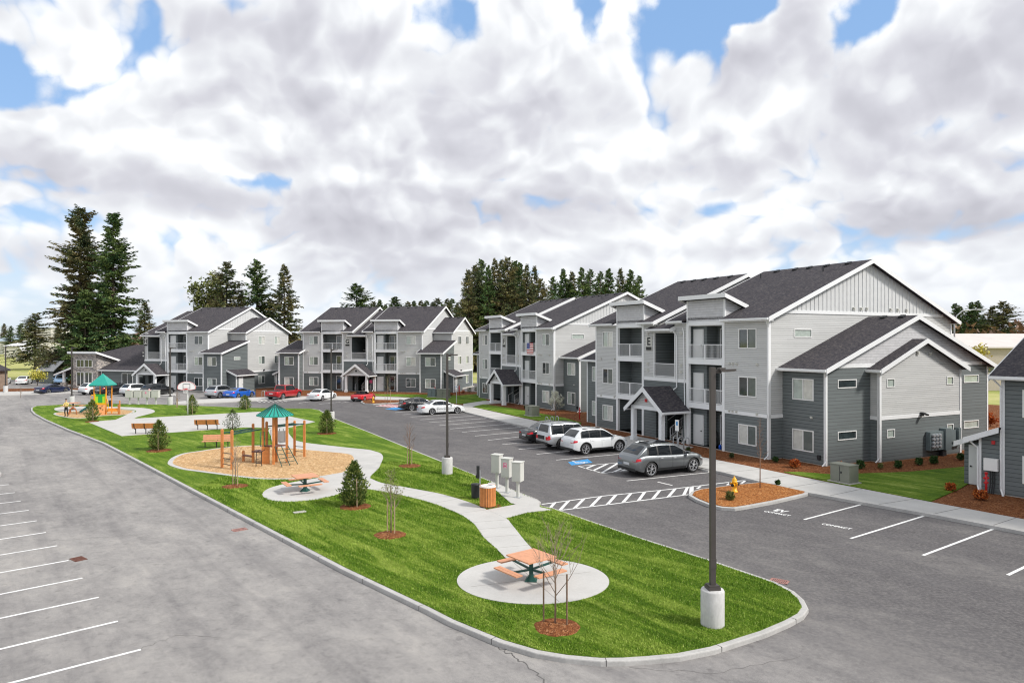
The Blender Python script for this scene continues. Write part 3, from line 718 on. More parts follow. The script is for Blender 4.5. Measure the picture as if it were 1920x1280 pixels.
# jagged tar seams and fine cracks in the old asphalt
rc = random.Random(4)
b = MB()
for (pts, w) in [([(935, 1211), (965, 1232), (1000, 1256), (1045, 1300)], .035), ([(0, 1010), (120, 1012), (260, 1002)], .012), ([(1560, 1110), (1640, 1075), (1750, 1050), (1840, 1062)], .014), ([(265, 1215), (330, 1190), (420, 1195)], .012), ([(1180, 1250), (1330, 1262), (1500, 1230)], .012)]:
    P_ = [Vector(G(*p)) for p in pts]
    for p, q in zip(P_, P_[1:]):
        n = 9; last = p
        for k in range(1, n+1): c = p.lerp(q, k/n)+Vector((rc.uniform(-.07, .07), rc.uniform(-.07, .07)))*(k < n); line(b, last, c, w*rc.uniform(.6, 1.3), .003); last = c
struct(b.build('asphalt_cracks', MT['kerb_joint']))

# scored joints across the winding path and the round pad
b = MB()
m = Z+.0055
for i in range(4, len(pl)-2, 4):
    p = Vector(pl[i]); q = min((Vector(x) for x in pr), key=lambda x: (x-p).length); b.bar((p.x, p.y, m), (q.x, q.y, m), .02, .003)
for a in (R(20), R(110)):
    dx, dy = math.cos(a)*2.02, math.sin(a)*2.02; b.bar((PADC[0]-dx, PADC[1]-dy, Z+.001), (PADC[0]+dx, PADC[1]+dy, Z+.001), .02, .004)
struct(b.build('path_joints', plain('scored_joint', (.30, .29, .27), .9)))
# ------------------------------------------------ apartment buildings
LF = 19.55; DP = 19.1; SL = .4167; EO = .45; EZ = 9.12; RT = .16
def zr(y, ez=EZ, sl=SL): return ez+(y+EO)*sl
rndw = random.Random(5)
def windowpart(parent, axis, c, a0, a1, z0, z1, n=1, tiny=False, kinds=None):
    """window in plane axis='y' (plane y=c, spans x) or axis='x' (plane x=c, spans y); n=+1/-1 is the outward sign"""
    f = MB(); fw = .07 if not tiny else .055; o = .035*n; i = -.05*n
    def bx(b, p0, p1, q0, q1, d0, d1):
        if axis == 'y': b.box(p0, p1, c+d0, c+d1, q0, q1)
        else: b.box(c+d0, c+d1, p0, p1, q0, q1)
    for (p0, p1, q0, q1) in ((a0-fw, a1+fw, z1, z1+fw), (a0-fw, a1+fw, z0-fw, z0), (a0-fw, a0, z0, z1), (a1, a1+fw, z0, z1)): bx(f, p0, p1, q0, q1, i, o)
    m = (a0+a1)/2
    if not tiny: bx(f, m-.03, m+.03, z0, z1, i, o*.6)
    w = f.build('window', MT['white'], parent)
    halves = [(a0, m-.03), (m+.03, a1)] if not tiny else [(a0, a1)]
    if kinds is None:
        r = rndw.random()
        kinds = ('gblind', 'ggreen') if r < .45 else ('gcurt', 'ggreen') if r < .65 else ('gdark', 'ggreen') if r < .85 else ('gblind', 'gcurt')
        if tiny: kinds = ('gblind',) if r < .6 else ('gdark',)
    for (p, q), k in zip(halves, kinds):
        b = MB(); bx(b, p, q, z0, z1, -.03*n, -.02*n); b.build('pane', MT[k], w)
    return w
def cells(a0, a1, z0, z1, holes):
    xs = sorted({a0, a1}|{h[0] for h in holes}|{h[1] for h in holes}); zs = sorted({z0, z1}|{h[2] for h in holes}|{h[3] for h in holes})
    xs = [x for x in xs if a0-1e-6 <= x <= a1+1e-6]; zs = [z for z in zs if z0-1e-6 <= z <= z1+1e-6]
    for x, X in zip(xs, xs[1:]):
        for z, Zz in zip(zs, zs[1:]):
            mx, mz = (x+X)/2, (z+Zz)/2
            if any(h[0] < mx < h[1] and h[2] < mz < h[3] for h in holes): continue
            yield x, X, z, Zz
def wally(b, c, a0, a1, z0, z1, holes=(), th=.12):
    for x, X, z, Zz in cells(a0, a1, z0, z1, holes): b.box(x, X, c, c+th, z, Zz)
def wallx(b, c, a0, a1, z0, z1, holes=(), th=-.12):
    for x, X, z, Zz in cells(a0, a1, z0, z1, holes): b.box(c, c+th, x, X, z, Zz)

def slab(b, pts, th):
    """roof sheet: pts top corners (counter-clockwise from above), thickness straight down"""
    n = len(pts); vs = list(pts)+[(p[0], p[1], p[2]-th) for p in pts]
    b.add(vs, [tuple(range(n)), tuple(range(2*n-1, n-1, -1))]+[(i, n+i, n+(i+1) % n, (i+1) % n) for i in range(n)])
def rake(b, x, p0, p1, h=.27, th=.04, sgn=1, up=.02):
    """fascia board in plane x along p0->p1 given as (y,z) of the roof top"""
    (y0, z0), (y1, z1) = p0, p1; x1 = x+th*sgn
    vs = [(x, y0, z0+up), (x, y1, z1+up), (x, y1, z1-h), (x, y0, z0-h), (x1, y0, z0+up), (x1, y1, z1+up), (x1, y1, z1-h), (x1, y0, z0-h)]
    b.add(vs, [(0, 1, 2, 3), (7, 6, 5, 4), (0, 4, 5, 1), (1, 5, 6, 2), (2, 6, 7, 3), (3, 7, 4, 0)])
def gutter(b, x0, x1, y, z):
    b.box(x0, x1, y-.12, y-.002, z-.15, z-.015); b.box(x0, x1, y+.0, y+.03, z-.20, z-.012)
def gutx(b, x, y0, y1, z, s):
    b.box(x+.002*s, x+.12*s, y0, y1, z-.15, z-.015); b.box(x-.03*s, x-.0*s, y0, y1, z-.20, z-.012)
def downspout(par, pts, name='downspout'):
    b = MB(); b.tube(pts, .045, 6); b.build(name, MT['trim'], par)
def roofvent(par, x, y, z, s=SL):
    b = MB(); a = math.atan(s); b.obox((x, y, z+.07), (.34, .34, .12), rx=a); b.build('roof_vent', MT['polemetal'], par)
def wallvent(par, axis, c, p, z, n=-1, s=.16):
    b = MB()
    if axis == 'y': b.box(p-s/2, p+s/2, c, c+.07*n, z-s/2, z+s/2); b.box(p-s*.35, p+s*.35, c+.07*n, c+.13*n, z, z+s*.45)
    else: b.box(c, c+.07*n, p-s/2, p+s/2, z-s/2, z+s/2); b.box(c+.07*n, c+.13*n, p-s*.35, p+s*.35, z, z+s*.45)
    b.build('wall_vent', MT['mailbox'], par)
def railing(par, x0, x1, y, z, h=1.07, mid=True):
    b = MB(); b.box(x0, x1, y-.03, y+.03, z+h-.05, z+h); b.box(x0, x1, y-.02, y+.02, z+.06, z+.11)
    n = max(2, int((x1-x0)/.115))
    for i in range(1, n): x = x0+(x1-x0)*i/n; b.box(x-.0085, x+.0085, y-.0085, y+.0085, z+.11, z+h-.05)
    if mid: m = (x0+x1)/2; b.box(m-.045, m+.045, y-.045, y+.045, z-.28, z+h)
    return b.build('railing', MT['slat'], par)
def door(par, x0, x1, y, z0, z1, n=-1):
    b = MB(); b.box(x0-.08, x1+.08, y, y+.05*n, z0, z1+.08); b.box(x0, x1, y+.05*n, y+.07*n, z0+.02, z1)
    d = b.build('door', MT['door'], par); h = MB(); h.box(x1-.14, x1-.07, y+.07*n, y+.13*n, z0+.98, z0+1.05); h.build('handle', MT['black'], d)
def slider(par, x0, x1, y, z0, z1):
    b = MB()
    for (p, q, r, s) in ((x0, x1, z1, z1+.09), (x0, x0+.09, z0, z1), (x1-.09, x1, z0, z1), (x0, x1, z0, z0+.09), ((x0+x1)/2-.05, (x0+x1)/2+.05, z0, z1)): b.box(p, q, y-.05, y, r, s)
    w = b.build('patio_door', MT['white'], par)
    for i, (p, q) in enumerate(((x0+.09, (x0+x1)/2-.05), ((x0+x1)/2+.05, x1-.09))):
        g = MB(); g.box(p, q, y-.03, y-.02, z0+.09, z1); g.build('pane', MT['ggreen' if i else 'gdark'], w)

def end_A(root, X, sg, detail, bay=True):
    """two-storey wing with a gable end and a shallow centre bay; X maps local offset -> building x, sg = outward sign"""
    P = 3.25; t0, t1 = 1.2, 17.9; c = 9.55; ez = 5.93; sl = .385
    zb = lambda y: ez+(min(y-t0, t1-y)+EO)*sl
    b = MB(); b.cur = 0
    hol = [(.87, 2.33, .87, 2.06), (.87, 2.33, 4.03, 5.22)]
    if sg > 0: wally(b, t0, X(0), X(P), .15, 5.8, hol)
    else: wally(b, t0, X(P), X(0), .15, 5.8, [(X(h[1]), X(h[0]), h[2], h[3]) for h in hol])
    wally(b, t1, min(X(0), X(P)), max(X(0), X(P)), .15, 5.8, th=-.12)
    sw = []
    for y0, y1 in ((2.3, 3.9), (15.1, 16.75)):
        for z0, z1 in ((1.64, 2.06), (4.8, 5.22)): sw.append((y0, y1, z0, z1))
    wallx(b, X(P), t0, t1, .15, 5.98, sw, th=-.12*sg)
    b.build('wing_wall', MT['dark'], root)
    # gable over the band
    g = MB(); x0 = X(P)
    gp = [(t0, 6.2), (t1, 6.2), (t1, zb(t1)-RT), (c, zb(c)-RT), (t0, zb(t0)-RT)]
    gp = [(t0+.68, 6.2), (t1-.68, 6.2), (c, zb(c)-RT-.005)]; g.poly([(x0-.003*sg, t0, 5.9), (x0-.003*sg, t1, 5.9), (x0-.003*sg, t1, zb(t1)-RT), (x0-.003*sg, t1-.7, zb(t1-.7)-RT), (x0-.003*sg, t0+.7, zb(t0+.7)-RT), (x0-.003*sg, t0, zb(t0)-RT)])
    g.poly([(x0, y, z) for y, z in gp]); g.build('wing_gable', MT['shingle'], root)
    tr = MB(); tr.box(X(P), X(P)+.035*sg, t0+.72, t1-.72, 5.98, 6.2)
    for (y, d) in ((t0, -1), (t1, 1)): tr.box(X(P)-.12*sg, X(P)+.03*sg, y-.03 if d < 0 else y-.12, y+.12 if d < 0 else y+.03, .12, 5.85)
    rp = MB()
    for y0, y1 in ((t0-EO, c), (t1+EO, c)):
        z0 = zb(t0-EO) if y0 < c else zb(t1+EO)
        slab(rp, [(X(-.02), y0, ez), (X(P+.4), y0, ez), (X(P+.4), c, zb(c)), (X(-.02), c, zb(c))], RT)
        rake(tr, X(P+.4)+.001*sg, (y0, ez), (c, zb(c)), sgn=sg)
    r = rp.build('wing_roof', MT['roof'], root)
    gx0, gx1 = sorted((X(0), X(P+.42))); gutter(tr, gx0, gx1, t0-EO, ez)
    for hx in (hol[0], hol[1]):
        a, d = sorted((X(hx[0]), X(hx[1]))); windowpart(root, 'y', t0, a, d, hx[2], hx[3], -1)
    if detail:
        for w in sw: windowpart(root, 'x', X(P), *w, n=sg, tiny=True)
        for xx in (1.4, 2.7): roofvent(root, X(xx), c-.35, zb(c-.35), sl)
    q = .62; s0, s1 = 5.28, 13.66; cc = 9.47; bz = 5.86; XQ = X(P+q)
    if bay:
        # centre bay
        q = .62; s0, s1 = 5.28, 13.66; cc = 9.47; bz = 5.86; zz = lambda y: bz+(min(y-s0, s1-y)+.4)*SL
        XQ = X(P+q)
        bw = [(s0+.74, s0+1.39, 1.63, 2.06), (s0+6.87, s0+7.5, 1.63, 2.06)]; bw2 = [(s0+.74, s0+1.39, 4.79, 5.22), (s0+6.87, s0+7.5, 4.79, 5.22)]
        b = MB(); wallx(b, XQ, s0, s1, .15, 2.72, bw, th=-.12*sg); a, d = sorted((X(P), XQ)); b.box(a, d, s0, s0+.1, .15, 2.72); b.box(a, d, s1-.1, s1, .15, 2.72); b.build('bay_wall', MT['dark'], root)
        b = MB(); wallx(b, XQ, s0, s1, 2.72, 5.72, bw2, th=-.12*sg); b.box(a, d, s0, s0+.1, 2.72, 5.72); b.box(a, d, s1-.1, s1, 2.72, 5.72)
        b.poly([(XQ, s0, 5.72), (XQ, s1, 5.72), (XQ, s1, zz(s1)-RT), (XQ, cc, zz(cc)-RT), (XQ, s0, zz(s0)-RT)]); b.build('bay_wall', MT['light'], root)
        tr.box(XQ, XQ+.035*sg, s0, s1, 2.72, 2.94); tr.box(a, d, s0-.035, s0, 2.72, 2.94)
        for y in (s0, s1-.14): tr.box(XQ-.14*sg, XQ+.04*sg, y-.04*(y == s0), y+.14+.04*(y != s0), .12, 5.75)
        rp = MB()
        for y0 in (s0-.4, s1+.4): slab(rp, [(X(P-.02), y0, bz), (X(P+q+.38), y0, bz), (X(P+q+.38), cc, zz(cc)), (X(P-.02), cc, zz(cc))], RT); rake(tr, X(P+q+.38)+.001*sg, (y0, bz), (cc, zz(cc)), sgn=sg)
        rp.build('bay_roof', MT['roof'], root); gutter(tr, *sorted((X(P), X(P+q+.4))), s0-.4, bz)
        if detail:
            for w in bw+bw2: windowpart(root, 'x', XQ, *w, n=sg, tiny=True)
            wallvent(root, 'x', XQ, 9.0, 6.85, sg, .22); wallvent(root, 'x', XQ, 10.3, 6.8, sg, .18)
            # meter bank
            e = MB(); e.box(XQ+.02, XQ+.32, 9.85, 11.3, .55, 1.75); m = e.build('meter_bank', MT['meter'], root)
            for i in range(3):
                for j in range(4):
                    k = MB(); k.lathe([(.11, 0), (.11, .09), (.09, .15)], n=12); k.v = [(XQ+.32+z, 10.10+i*.33+x, .82+j*.235+y) for (x, y, z) in k.v]; k.build('meter', MT['galv'], m, smooth=False)
            e = MB(); e.box(XQ+.02, XQ+.42, 11.33, 11.95, .5, 1.9); e.build('meter_cabinet', MT['meter'], root)
            e = MB(); e.box(XQ+.02, XQ+.22, 12.1, 12.75, .95, 1.75); e.box(XQ+.02, XQ+.3, 12.95, 13.2, .75, 1.85); e.box(XQ+.02, XQ+.15, 12.0, 13.35, .62, .74); e.build('disconnect_box', MT['meter'], root)
            e = MB(); e.box(XQ+.05, XQ+.30, 11.2, 11.6, .1, .5); e.build('conduit', MT['polemetal'], root)
            e = MB(); e.box(XQ+.02, XQ+.18, 9.25, 9.45, 2.80, 3.05); e.obox((XQ+.32, 9.35, 2.95), (.34, .22, .09), ry=R(18)); e.build('wall_lamp', MT['black'], root)
            wallvent(root, 'y', t0, X(P-1.0), 2.94, -1, .14); e = MB(); e.box(X(P-.55), X(P-.35), t0-.1, t0, .45, .72); e.build('wall_outlet', MT['polemetal'], root)
    tr.build('wing_trim', MT['trim'], root)
    fd = MB(); a, d = sorted((X(0), X(P)-.03*sg)); fd.box(a, d, t0+.03, t1-.03, 0, .15); a, d = sorted((X(P)-.2*sg, XQ-.03*sg)); bay and fd.box(a, d, s0+.03, s1-.03, 0, .15); fd.build('wing_foundation', MT['found'], root)
    if sg > 0:
        downspout(root, [(X(P+.3), t0-EO-.06, ez-.1), (X(P+.08), t0-.12, 5.45), (X(P+.08), t0-.07, .4), (X(P+.0), t0-.3, .12)])
        downspout(root, [(X(P+q+.3), s0-.45, bz-.1), (X(P+q+.06), s0-.1, 5.4), (X(P+q+.06), s0-.07, .4), (X(P+q-.05), s0-.3, .12)])

def end_B(root, X, sg, detail):
    """two-storey front bay with a lean-to roof, a three-storey rear wing and a small service shed"""
    W = 3.35; f = -1.2; k = 4.74; ez = 5.93; sl = .29; zb = lambda y: ez+(y-f+EO)*sl
    hol = [(.95, 2.4, .87, 2.06), (.95, 2.4, 4.03, 5.22)]
    mm = lambda p, q: tuple(sorted((X(p), X(q))))
    b = MB(); hh = [(*mm(h[0], h[1]), h[2], h[3]) for h in hol]
    wally(b, f, *mm(0.05, W), .15, 5.85, hh)
    wallx(b, X(W), f, k, .15, 5.85, [(1.6, 2.9, 4.85, 5.22)], th=-.12*sg); b.poly([(X(W)-.001*sg, f, 5.85), (X(W)-.001*sg, k, 5.85), (X(W)-.001*sg, k, zb(k)-RT), (X(W)-.001*sg, f, zb(f)-RT)])
    wallx(b, X(.05), f, 0, .15, 5.85, th=.12*sg)
    b.build('bay_wall', MT['dark'], root)
    tr = MB(); rp = MB(); slab(rp, [(X(-.35), f-EO, ez), (X(W+.4), f-EO, ez), (X(W+.4), k, zb(k)), (X(-.0), k, zb(k)), (X(-.0), 0, zb(0)), (X(-.35), 0, zb(0))], RT); rp.build('bay_roof', MT['roof'], root)
    rake(tr, X(W+.4)+.001*sg, (f-EO, ez), (k, zb(k)), sgn=sg); rake(tr, X(-.35)-.001*sg, (f-EO, ez), (0, zb(0)), sgn=-sg)
    gutter(tr, *mm(-.35, W+.42), f-EO, ez)
    for x in (W, .05): tr.box(X(x)-(.12 if x == W else -.12)*sg, X(x)+(.03 if x == W else -.03)*sg, f-.03, f+.12, .12, 5.85)
    for h in hh: windowpart(root, 'y', f, *h, -1)
    if detail: windowpart(root, 'x', X(W), 1.6, 2.9, 4.85, 5.22, n=sg, tiny=True)
    # rear wing
    Wx = 3.0; k1 = 15.74; c = (k+k1)/2; w3 = []
    for y0, y1 in ((7.9, 9.4), (12.0, 13.4)):
        for z in (.87, 4.03, 7.19): w3.append((y0, y1, z, z+1.19))
    zw = lambda y: EZ-.1+(min(y-k, k1-y)+EO)*SL
    b = MB(); wallx(b, X(Wx), k, k1, 2.82, 9.0, [w for w in w3 if w[2] > 2], th=-.12*sg); wally(b, k, *mm(0, Wx), 2.82, 9.0); wally(b, k1, *mm(0, Wx), 2.82, 9.0, th=-.12); b.build('rear_wing_wall', MT['light'], root)
    b = MB(); wallx(b, X(Wx), k, k1, .15, 2.82, [w for w in w3 if w[2] < 2], th=-.12*sg); wally(b, k1, *mm(0, Wx), .15, 2.82, th=-.12); b.build('rear_wing_wall', MT['dark'], root)
    g = MB(); x0 = X(Wx); g.poly([(x0-.002*sg, k, 9.0), (x0-.002*sg, k1, 9.0), (x0-.002*sg, k1, zw(k1)-RT), (x0-.002*sg, c, zw(c)-RT), (x0-.002*sg, k, zw(k)-RT)])
    n = 26
    for i in range(n):
        y = k+.6+(k1-k-1.2)*i/(n-1); zt = zw(y)-RT-.02
        if zt > 9.45: g.box(x0, x0+.03*sg, y-.025, y+.025, 9.4, zt)
    g.build('rear_wing_gable', MT['batten'], root)
    tr.box(X(Wx), X(Wx)+.035*sg, k+.85, k1-.85, 9.18, 9.38); tr.box(X(Wx), X(Wx)+.035*sg, k, k1, 2.72, 2.94)
    for y in (k, k1): tr.box(X(Wx)-.12*sg, X(Wx)+.03*sg, y-.03*(y == k)-.12*(y != k), y+.12*(y == k)+.03*(y != k), .12, 8.9)
    rp = MB()
    for y0 in (k-EO, k1+EO): slab(rp, [(X(-.02), y0, EZ-.1), (X(Wx+.4), y0, EZ-.1), (X(Wx+.4), c, zw(c)), (X(-.02), c, zw(c))], RT); rake(tr, X(Wx+.4)+.001*sg, (y0, EZ-.1), (c, zw(c)), sgn=sg)
    rp.build('rear_wing_roof', MT['roof'], root); gutter(tr, *mm(.02, Wx+.42), k-EO, EZ-.1)
    for w in w3: windowpart(root, 'x', X(Wx), *w, n=sg)
    if detail:
        for xx in (1.0, 2.4): roofvent(root, X(xx), c-.35, zw(c-.35))
    # service shed against the bay side
    s0, s1, sp = .3, 4.5, 1.45; zs = lambda x: 3.35-(x-W)*.42
    b = MB(); b.poly([(X(W), s0, .12), (X(W+sp), s0, .12), (X(W+sp), s0, zs(W+sp)-.15), (X(W), s0, zs(W)-.15)]); wallx(b, X(W+sp), s0, s1, .12, zs(W+sp)-.15, th=-.1*sg)
    b.poly([(X(W), s1, .12), (X(W+sp), s1, .12), (X(W+sp), s1, zs(W+sp)-.15), (X(W), s1, zs(W)-.15)]); b.build('shed_wall', MT['dark'], root)
    rp = MB(); slab(rp, [(X(W), s0-.4, zs(W)), (X(W+sp+.4), s0-.4, zs(W+sp+.4)), (X(W+sp+.4), s1+.2, zs(W+sp+.4)), (X(W), s1+.2, zs(W))], .1); rp.build('shed_roof', MT['roof'], root)
    yy = s0-.4; A, B_ = (X(W), zs(W)), (X(W+sp+.4), zs(W+sp+.4))
    vs = [(A[0], yy, A[1]+.02), (B_[0], yy, B_[1]+.02), (B_[0], yy, B_[1]-.24), (A[0], yy, A[1]-.24)]; tr.add(vs+[(p[0], p[1]-.04, p[2]) for p in vs], [(0, 1, 2, 3), (7, 6, 5, 4), (0, 4, 5, 1), (1, 5, 6, 2), (2, 6, 7, 3), (3, 7, 4, 0)])
    gutx(tr, X(W+sp+.4), s0-.42, s1+.2, zs(W+sp+.4), sg); tr.box(X(W+sp)-.1*sg, X(W+sp)+.03*sg, s0-.03, s0+.1, .12, zs(W+sp)-.2)
    d = MB(); d.box(X(W+sp), X(W+sp)+.06*sg, s0+.45, s0+1.45, .14, 2.25); dd = d.build('door', MT['door'], root)
    h = MB(); h.box(X(W+sp)+.06*sg, X(W+sp)+.12*sg, s0+1.28, s0+1.36, 1.1, 1.17); h.build('handle', MT['black'], dd)
    tr.build('wing_trim', MT['trim'], root)
    fd = MB(); a, d = mm(.08, W-.03); fd.box(a, d, f+.03, k1-.03, 0, .15); a, d = mm(W-.1, W+sp-.03); fd.box(a, d, s0+.03, s1-.03, 0, .12); fd.build('wing_foundation', MT['found'], root)
    if sg > 0:
        e = MB(); e.box(X(Wx)+.02, X(Wx)+.3, 5.6, 6.6, .6, 1.7); e.build('meter_bank', MT['meter'], root)
        e = MB(); e.box(X(Wx)+.02, X(Wx)+.22, 9.0, 9.25, 2.9, 3.1); e.build('wall_lamp', MT['black'], root)
    else:
        e = MB(); e.box(X(W)-.95, X(W)-.35, s0-.16-.14, s0-.02, 1.2, 1.85); e.build('utility_cabinet', MT['white'], root)
        e = MB()
        for xx in (-.5, -.62, -.75): e.tube([(X(W)+xx, s0-.08, 1.2), (X(W)+xx, s0-.08, .5), (X(W)+xx+.06, s0-.12, .12)], .03, 6)
        e.build('conduit', MT['polemetal'], root)
        e = MB(); e.box(X(W)-.65, X(W)-.5, s0-.08, s0-.02, 2.28, 2.46); e.build('fire_alarm', MT['red'], root)
        downspout(root, [(X(W+.25), f-EO-.06, ez-.1), (X(W+.06), f-.1, 5.45), (X(W+.06), f-.07, .4), (X(W-.05), f-.3, .12)])
        downspout(root, [(X(W+sp+.35), s0-.45, zs(W+sp+.4)-.1), (X(W+sp+.05), s0-.1, 2.2), (X(W+sp+.05), s0-.07, .4), (X(W+sp-.1), s0-.3, .12)])

def apartment(name_label, x0, y0, adeg, letter, right, left, half=False, detail=True, facade=True):
    root = empty('apartment_building', (x0, y0, 0), -R(adeg), name_label, 'building', 'grey three storey apartment buildings')
    xl = -12.0 if half else -LF
    T = [(-7.70, -3.85), (-16.45, -12.72)]            # balcony towers
    if half: T = T[:1]
    W = [(-2.52, -1.08)] + ([] if half else [(-18.42, -17.02)])
    SO = (-11.40, -9.05)
    zs = [(.87, 2.06), (4.03, 5.22), (7.19, 8.38)]
    dk = MB(); lt = MB(); tr = MB()
    # front wall
    secs = [(-3.85, 0.0)] + ([] if half else [(-LF, -16.45)])
    for s, w in zip(secs, W):
        hol = [(w[0], w[1], *z) for z in zs]
        wally(dk, 0, s[0], s[1], .15, 2.82, hol[:1]); wally(lt, 0, s[0], s[1], 2.82, 8.98, hol[1:])
        tr.box(s[0], s[1], -.035, 0, 2.72, 2.94)
        for z in zs: windowpart(root, 'y', 0, w[0], w[1], *z, -1)
    sL, sR = (-12.0 if half else -12.72), -7.70
    wally(dk, 0, sL, sR, .15, 4.68, [(-11.25, -8.15, .15, 2.85)])
    wally(lt, 0, sL, SO[0], 4.68, 8.98); wally(lt, 0, SO[1], sR, 4.68, 8.98); wally(lt, 0, SO[0], SO[1], 4.68, 8.52, [(SO[0], SO[1], 4.9, 8.24)])
    tr.box(sL, sR, -.035, 0, 4.56, 4.80)
    for x in (SO[0]-.10, SO[1]): tr.box(x, x+.10, -.03, .02, 4.8, 8.30)
    # balcony towers
    for i, (a, c) in enumerate(T):
        for x in (a, c-.24): tr.box(x, x+.24, -.05, .16, .05 if x == a else .05, 8.98)
        for z in (3.17, 6.33): tr.box(a+.24, c-.24, -.06, .02, z-.36, z+.03)
        tr.box(a+.24, c-.24, -.04, .06, 8.74, 9.02)
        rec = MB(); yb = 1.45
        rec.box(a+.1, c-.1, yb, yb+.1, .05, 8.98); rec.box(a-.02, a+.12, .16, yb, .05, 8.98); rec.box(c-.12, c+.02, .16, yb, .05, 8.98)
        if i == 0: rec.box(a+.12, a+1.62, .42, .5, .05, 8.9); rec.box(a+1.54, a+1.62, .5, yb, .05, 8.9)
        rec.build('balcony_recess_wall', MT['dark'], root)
        for z in (.15, 3.17, 6.33): fl = MB(); fl.box(a+.12, c-.12, .02, yb, z-.18 if z > 1 else 0, z); fl.build('balcony_floor', MT['found'], root)
        fl = MB(); fl.box(a+.12, c-.12, .06, yb, 8.70, 8.85); fl.build('balcony_ceiling', MT['soffit'], root)
        for j, z in enumerate((.15, 3.17, 6.33)):
            if j: railing(root, a+.24, c-.24, -.01, z)
            slider(root, c-1.95, c-.3, yb, z, z+2.12)
            if i == 0: door(root, a+.36, a+1.26, .42, z, z+2.08)
        # box through the roof with its own lean-to cap
        bx_ = MB(); bx_.box(a, c, 0, .1, 9.0, 10.55); bx_.poly([(a, 0, 9.0), (a, 2.2, 9.0), (a, 2.2, 9.75), (a, 0, 10.52)]); bx_.poly([(c, 0, 9.0), (c, 2.2, 9.0), (c, 2.2, 9.75), (c, 0, 10.52)]); bx_.build('parapet_wall', MT['shingle'], root)
        tr.box(a-.01, a+.12, -.02, .1, 9.0, 10.5); tr.box(c-.12, c+.01, -.02, .1, 9.0, 10.5)
        cp = MB(); zc = lambda y: 10.86-(y+.42)*.36
        slab(cp, [(a-.42, -.42, zc(-.42)), (c+.42, -.42, zc(-.42)), (c+.42, 2.3, zc(2.3)), (a-.42, 2.3, zc(2.3))], .14); cp.build('parapet_roof', MT['roof'], root)
        tr.box(a-.42, c+.42, -.47, -.425, 10.58, 10.88)
        for x, s_ in ((a-.42, -1), (c+.42, 1)): rake(tr, x+.001*s_, (-.42, zc(-.42)), (1.75, zc(1.75)), sgn=s_)
    # side and back walls of the body
    volR = (SO[1] if True else 0, 0.0); volL = (xl, SO[0]) if not half else None
    hs = [(2.3, 3.83, 7.93, 8.36)] if right == 'A' else []
    if right:
        wallx(dk, 0, 0, DP, .15, 2.82, th=-.12); wallx(lt, 0, 0, DP, 2.82, 9.08, hs, th=-.12)
        tr.box(0, .035, 0, 1.2 if right == 'A' else .0, 2.72, 2.94)
        for h in hs: windowpart(root, 'x', 0, *h, n=1, tiny=True)
    else:
        wallx(dk, 0, 0, DP, .15, 2.82, th=-.12); wallx(lt, 0, 0, DP, 2.82, 9.08, th=-.12)
    wallx(dk, xl, 0, DP, .15, 2.82, th=.12); wallx(lt, xl, 0, DP, 2.82, 9.0, th=.12)
    wally(dk, DP, xl, 0, .15, 2.82, th=-.12); wally(lt, DP, xl, 0, 2.82, 9.0, th=-.12)
    # stair hall
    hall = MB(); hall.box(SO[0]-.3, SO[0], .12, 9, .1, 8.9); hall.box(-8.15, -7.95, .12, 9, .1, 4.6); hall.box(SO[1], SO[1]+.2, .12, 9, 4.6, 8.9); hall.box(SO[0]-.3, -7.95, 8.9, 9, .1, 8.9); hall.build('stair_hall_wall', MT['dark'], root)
    [MB().box(*q).build('stair_landing', MT['found'], root) for q in ((SO[0], -8.15, .0, 8.9, .02, .15), (SO[0], SO[1], .12, 2.0, 4.66, 4.82), (SO[0], SO[1], 4.0, 8.9, 6.2, 6.33), (SO[0]-.2, -8.0, 4.0, 8.9, 3.0, 3.17))]
    railing(root, SO[0], SO[1], -.0, 4.86, mid=False)
    st = MB(); n = 9; sx0, sx1 = -9.75, -8.45
    for k_ in range(n):
        y = .35+k_*.30; z = .15+(k_+1)*.18; st.box(sx0, sx1, y, y+.31, z-.05, z)
    for x in (sx0-.04, sx1): st.bar((x+.02, .25, .15), (x+.02, .25+n*.30, .15+n*.18), .05, .26)
    stair = st.build('stair', MT['found'], root)
    rl = MB()
    for x in (sx0-.02, sx1+.02):
        rl.bar((x, .2, 1.05), (x, .25+n*.3, 1.05+n*.18), .05); rl.bar((x, .2, .1), (x, .2, 1.07), .05); rl.bar((x, .25, .42), (x, .25+n*.3, .42+n*.18), .035)
        for k_ in range(1, 18): y = .25+k_*.15; rl.bar((x, y, .40+(y-.25)*.6), (x, y, 1.03+(y-.25)*.6), .018)
    rl.bar((-10.75, -.1, .1), (-10.75, -.1, 1.05), .05); rl.bar((-10.75, -.1, 1.05), (-10.75, 1.6, 1.95), .05)
    rl.build('stair_railing', MT['slat'], root)
    dk.build('wall', MT['dark'], root); lt.build('wall', MT['light'], root)
    fd = MB(); fd.box(xl+.03, -.03, .03, DP-.03, 0, .15)
    fd2 = MB(); [fd2.box(s[0], s[1], -.02, .1, 0, .15) for s in secs]; fd.v += []; fd.build('foundation', MT['found'], root); fd2.build('foundation', MT['found'], root)
    # ---- roofs
    C = DP/2
    def volume(a, c, dz, ovl, ovr, eaves, nm='roof'):
        rp = MB(); ez = EZ-dz
        A, B_ = a-ovl, c+ovr; z = lambda y: ez+(min(y, DP-y)+EO)*SL
        slab(rp, [(A, 0, z(0)), (B_, 0, z(0)), (B_, C, z(C)), (A, C, z(C))], RT)
        slab(rp, [(B_, DP+EO, ez), (A, DP+EO, ez), (A, C, z(C)), (B_, C, z(C))], RT)
        for e0, e1 in eaves:
            slab(rp, [(e0, -EO, ez), (e1, -EO, ez), (e1, 0, z(0)), (e0, 0, z(0))], RT)
        o = rp.build(nm, MT['roof'], root)
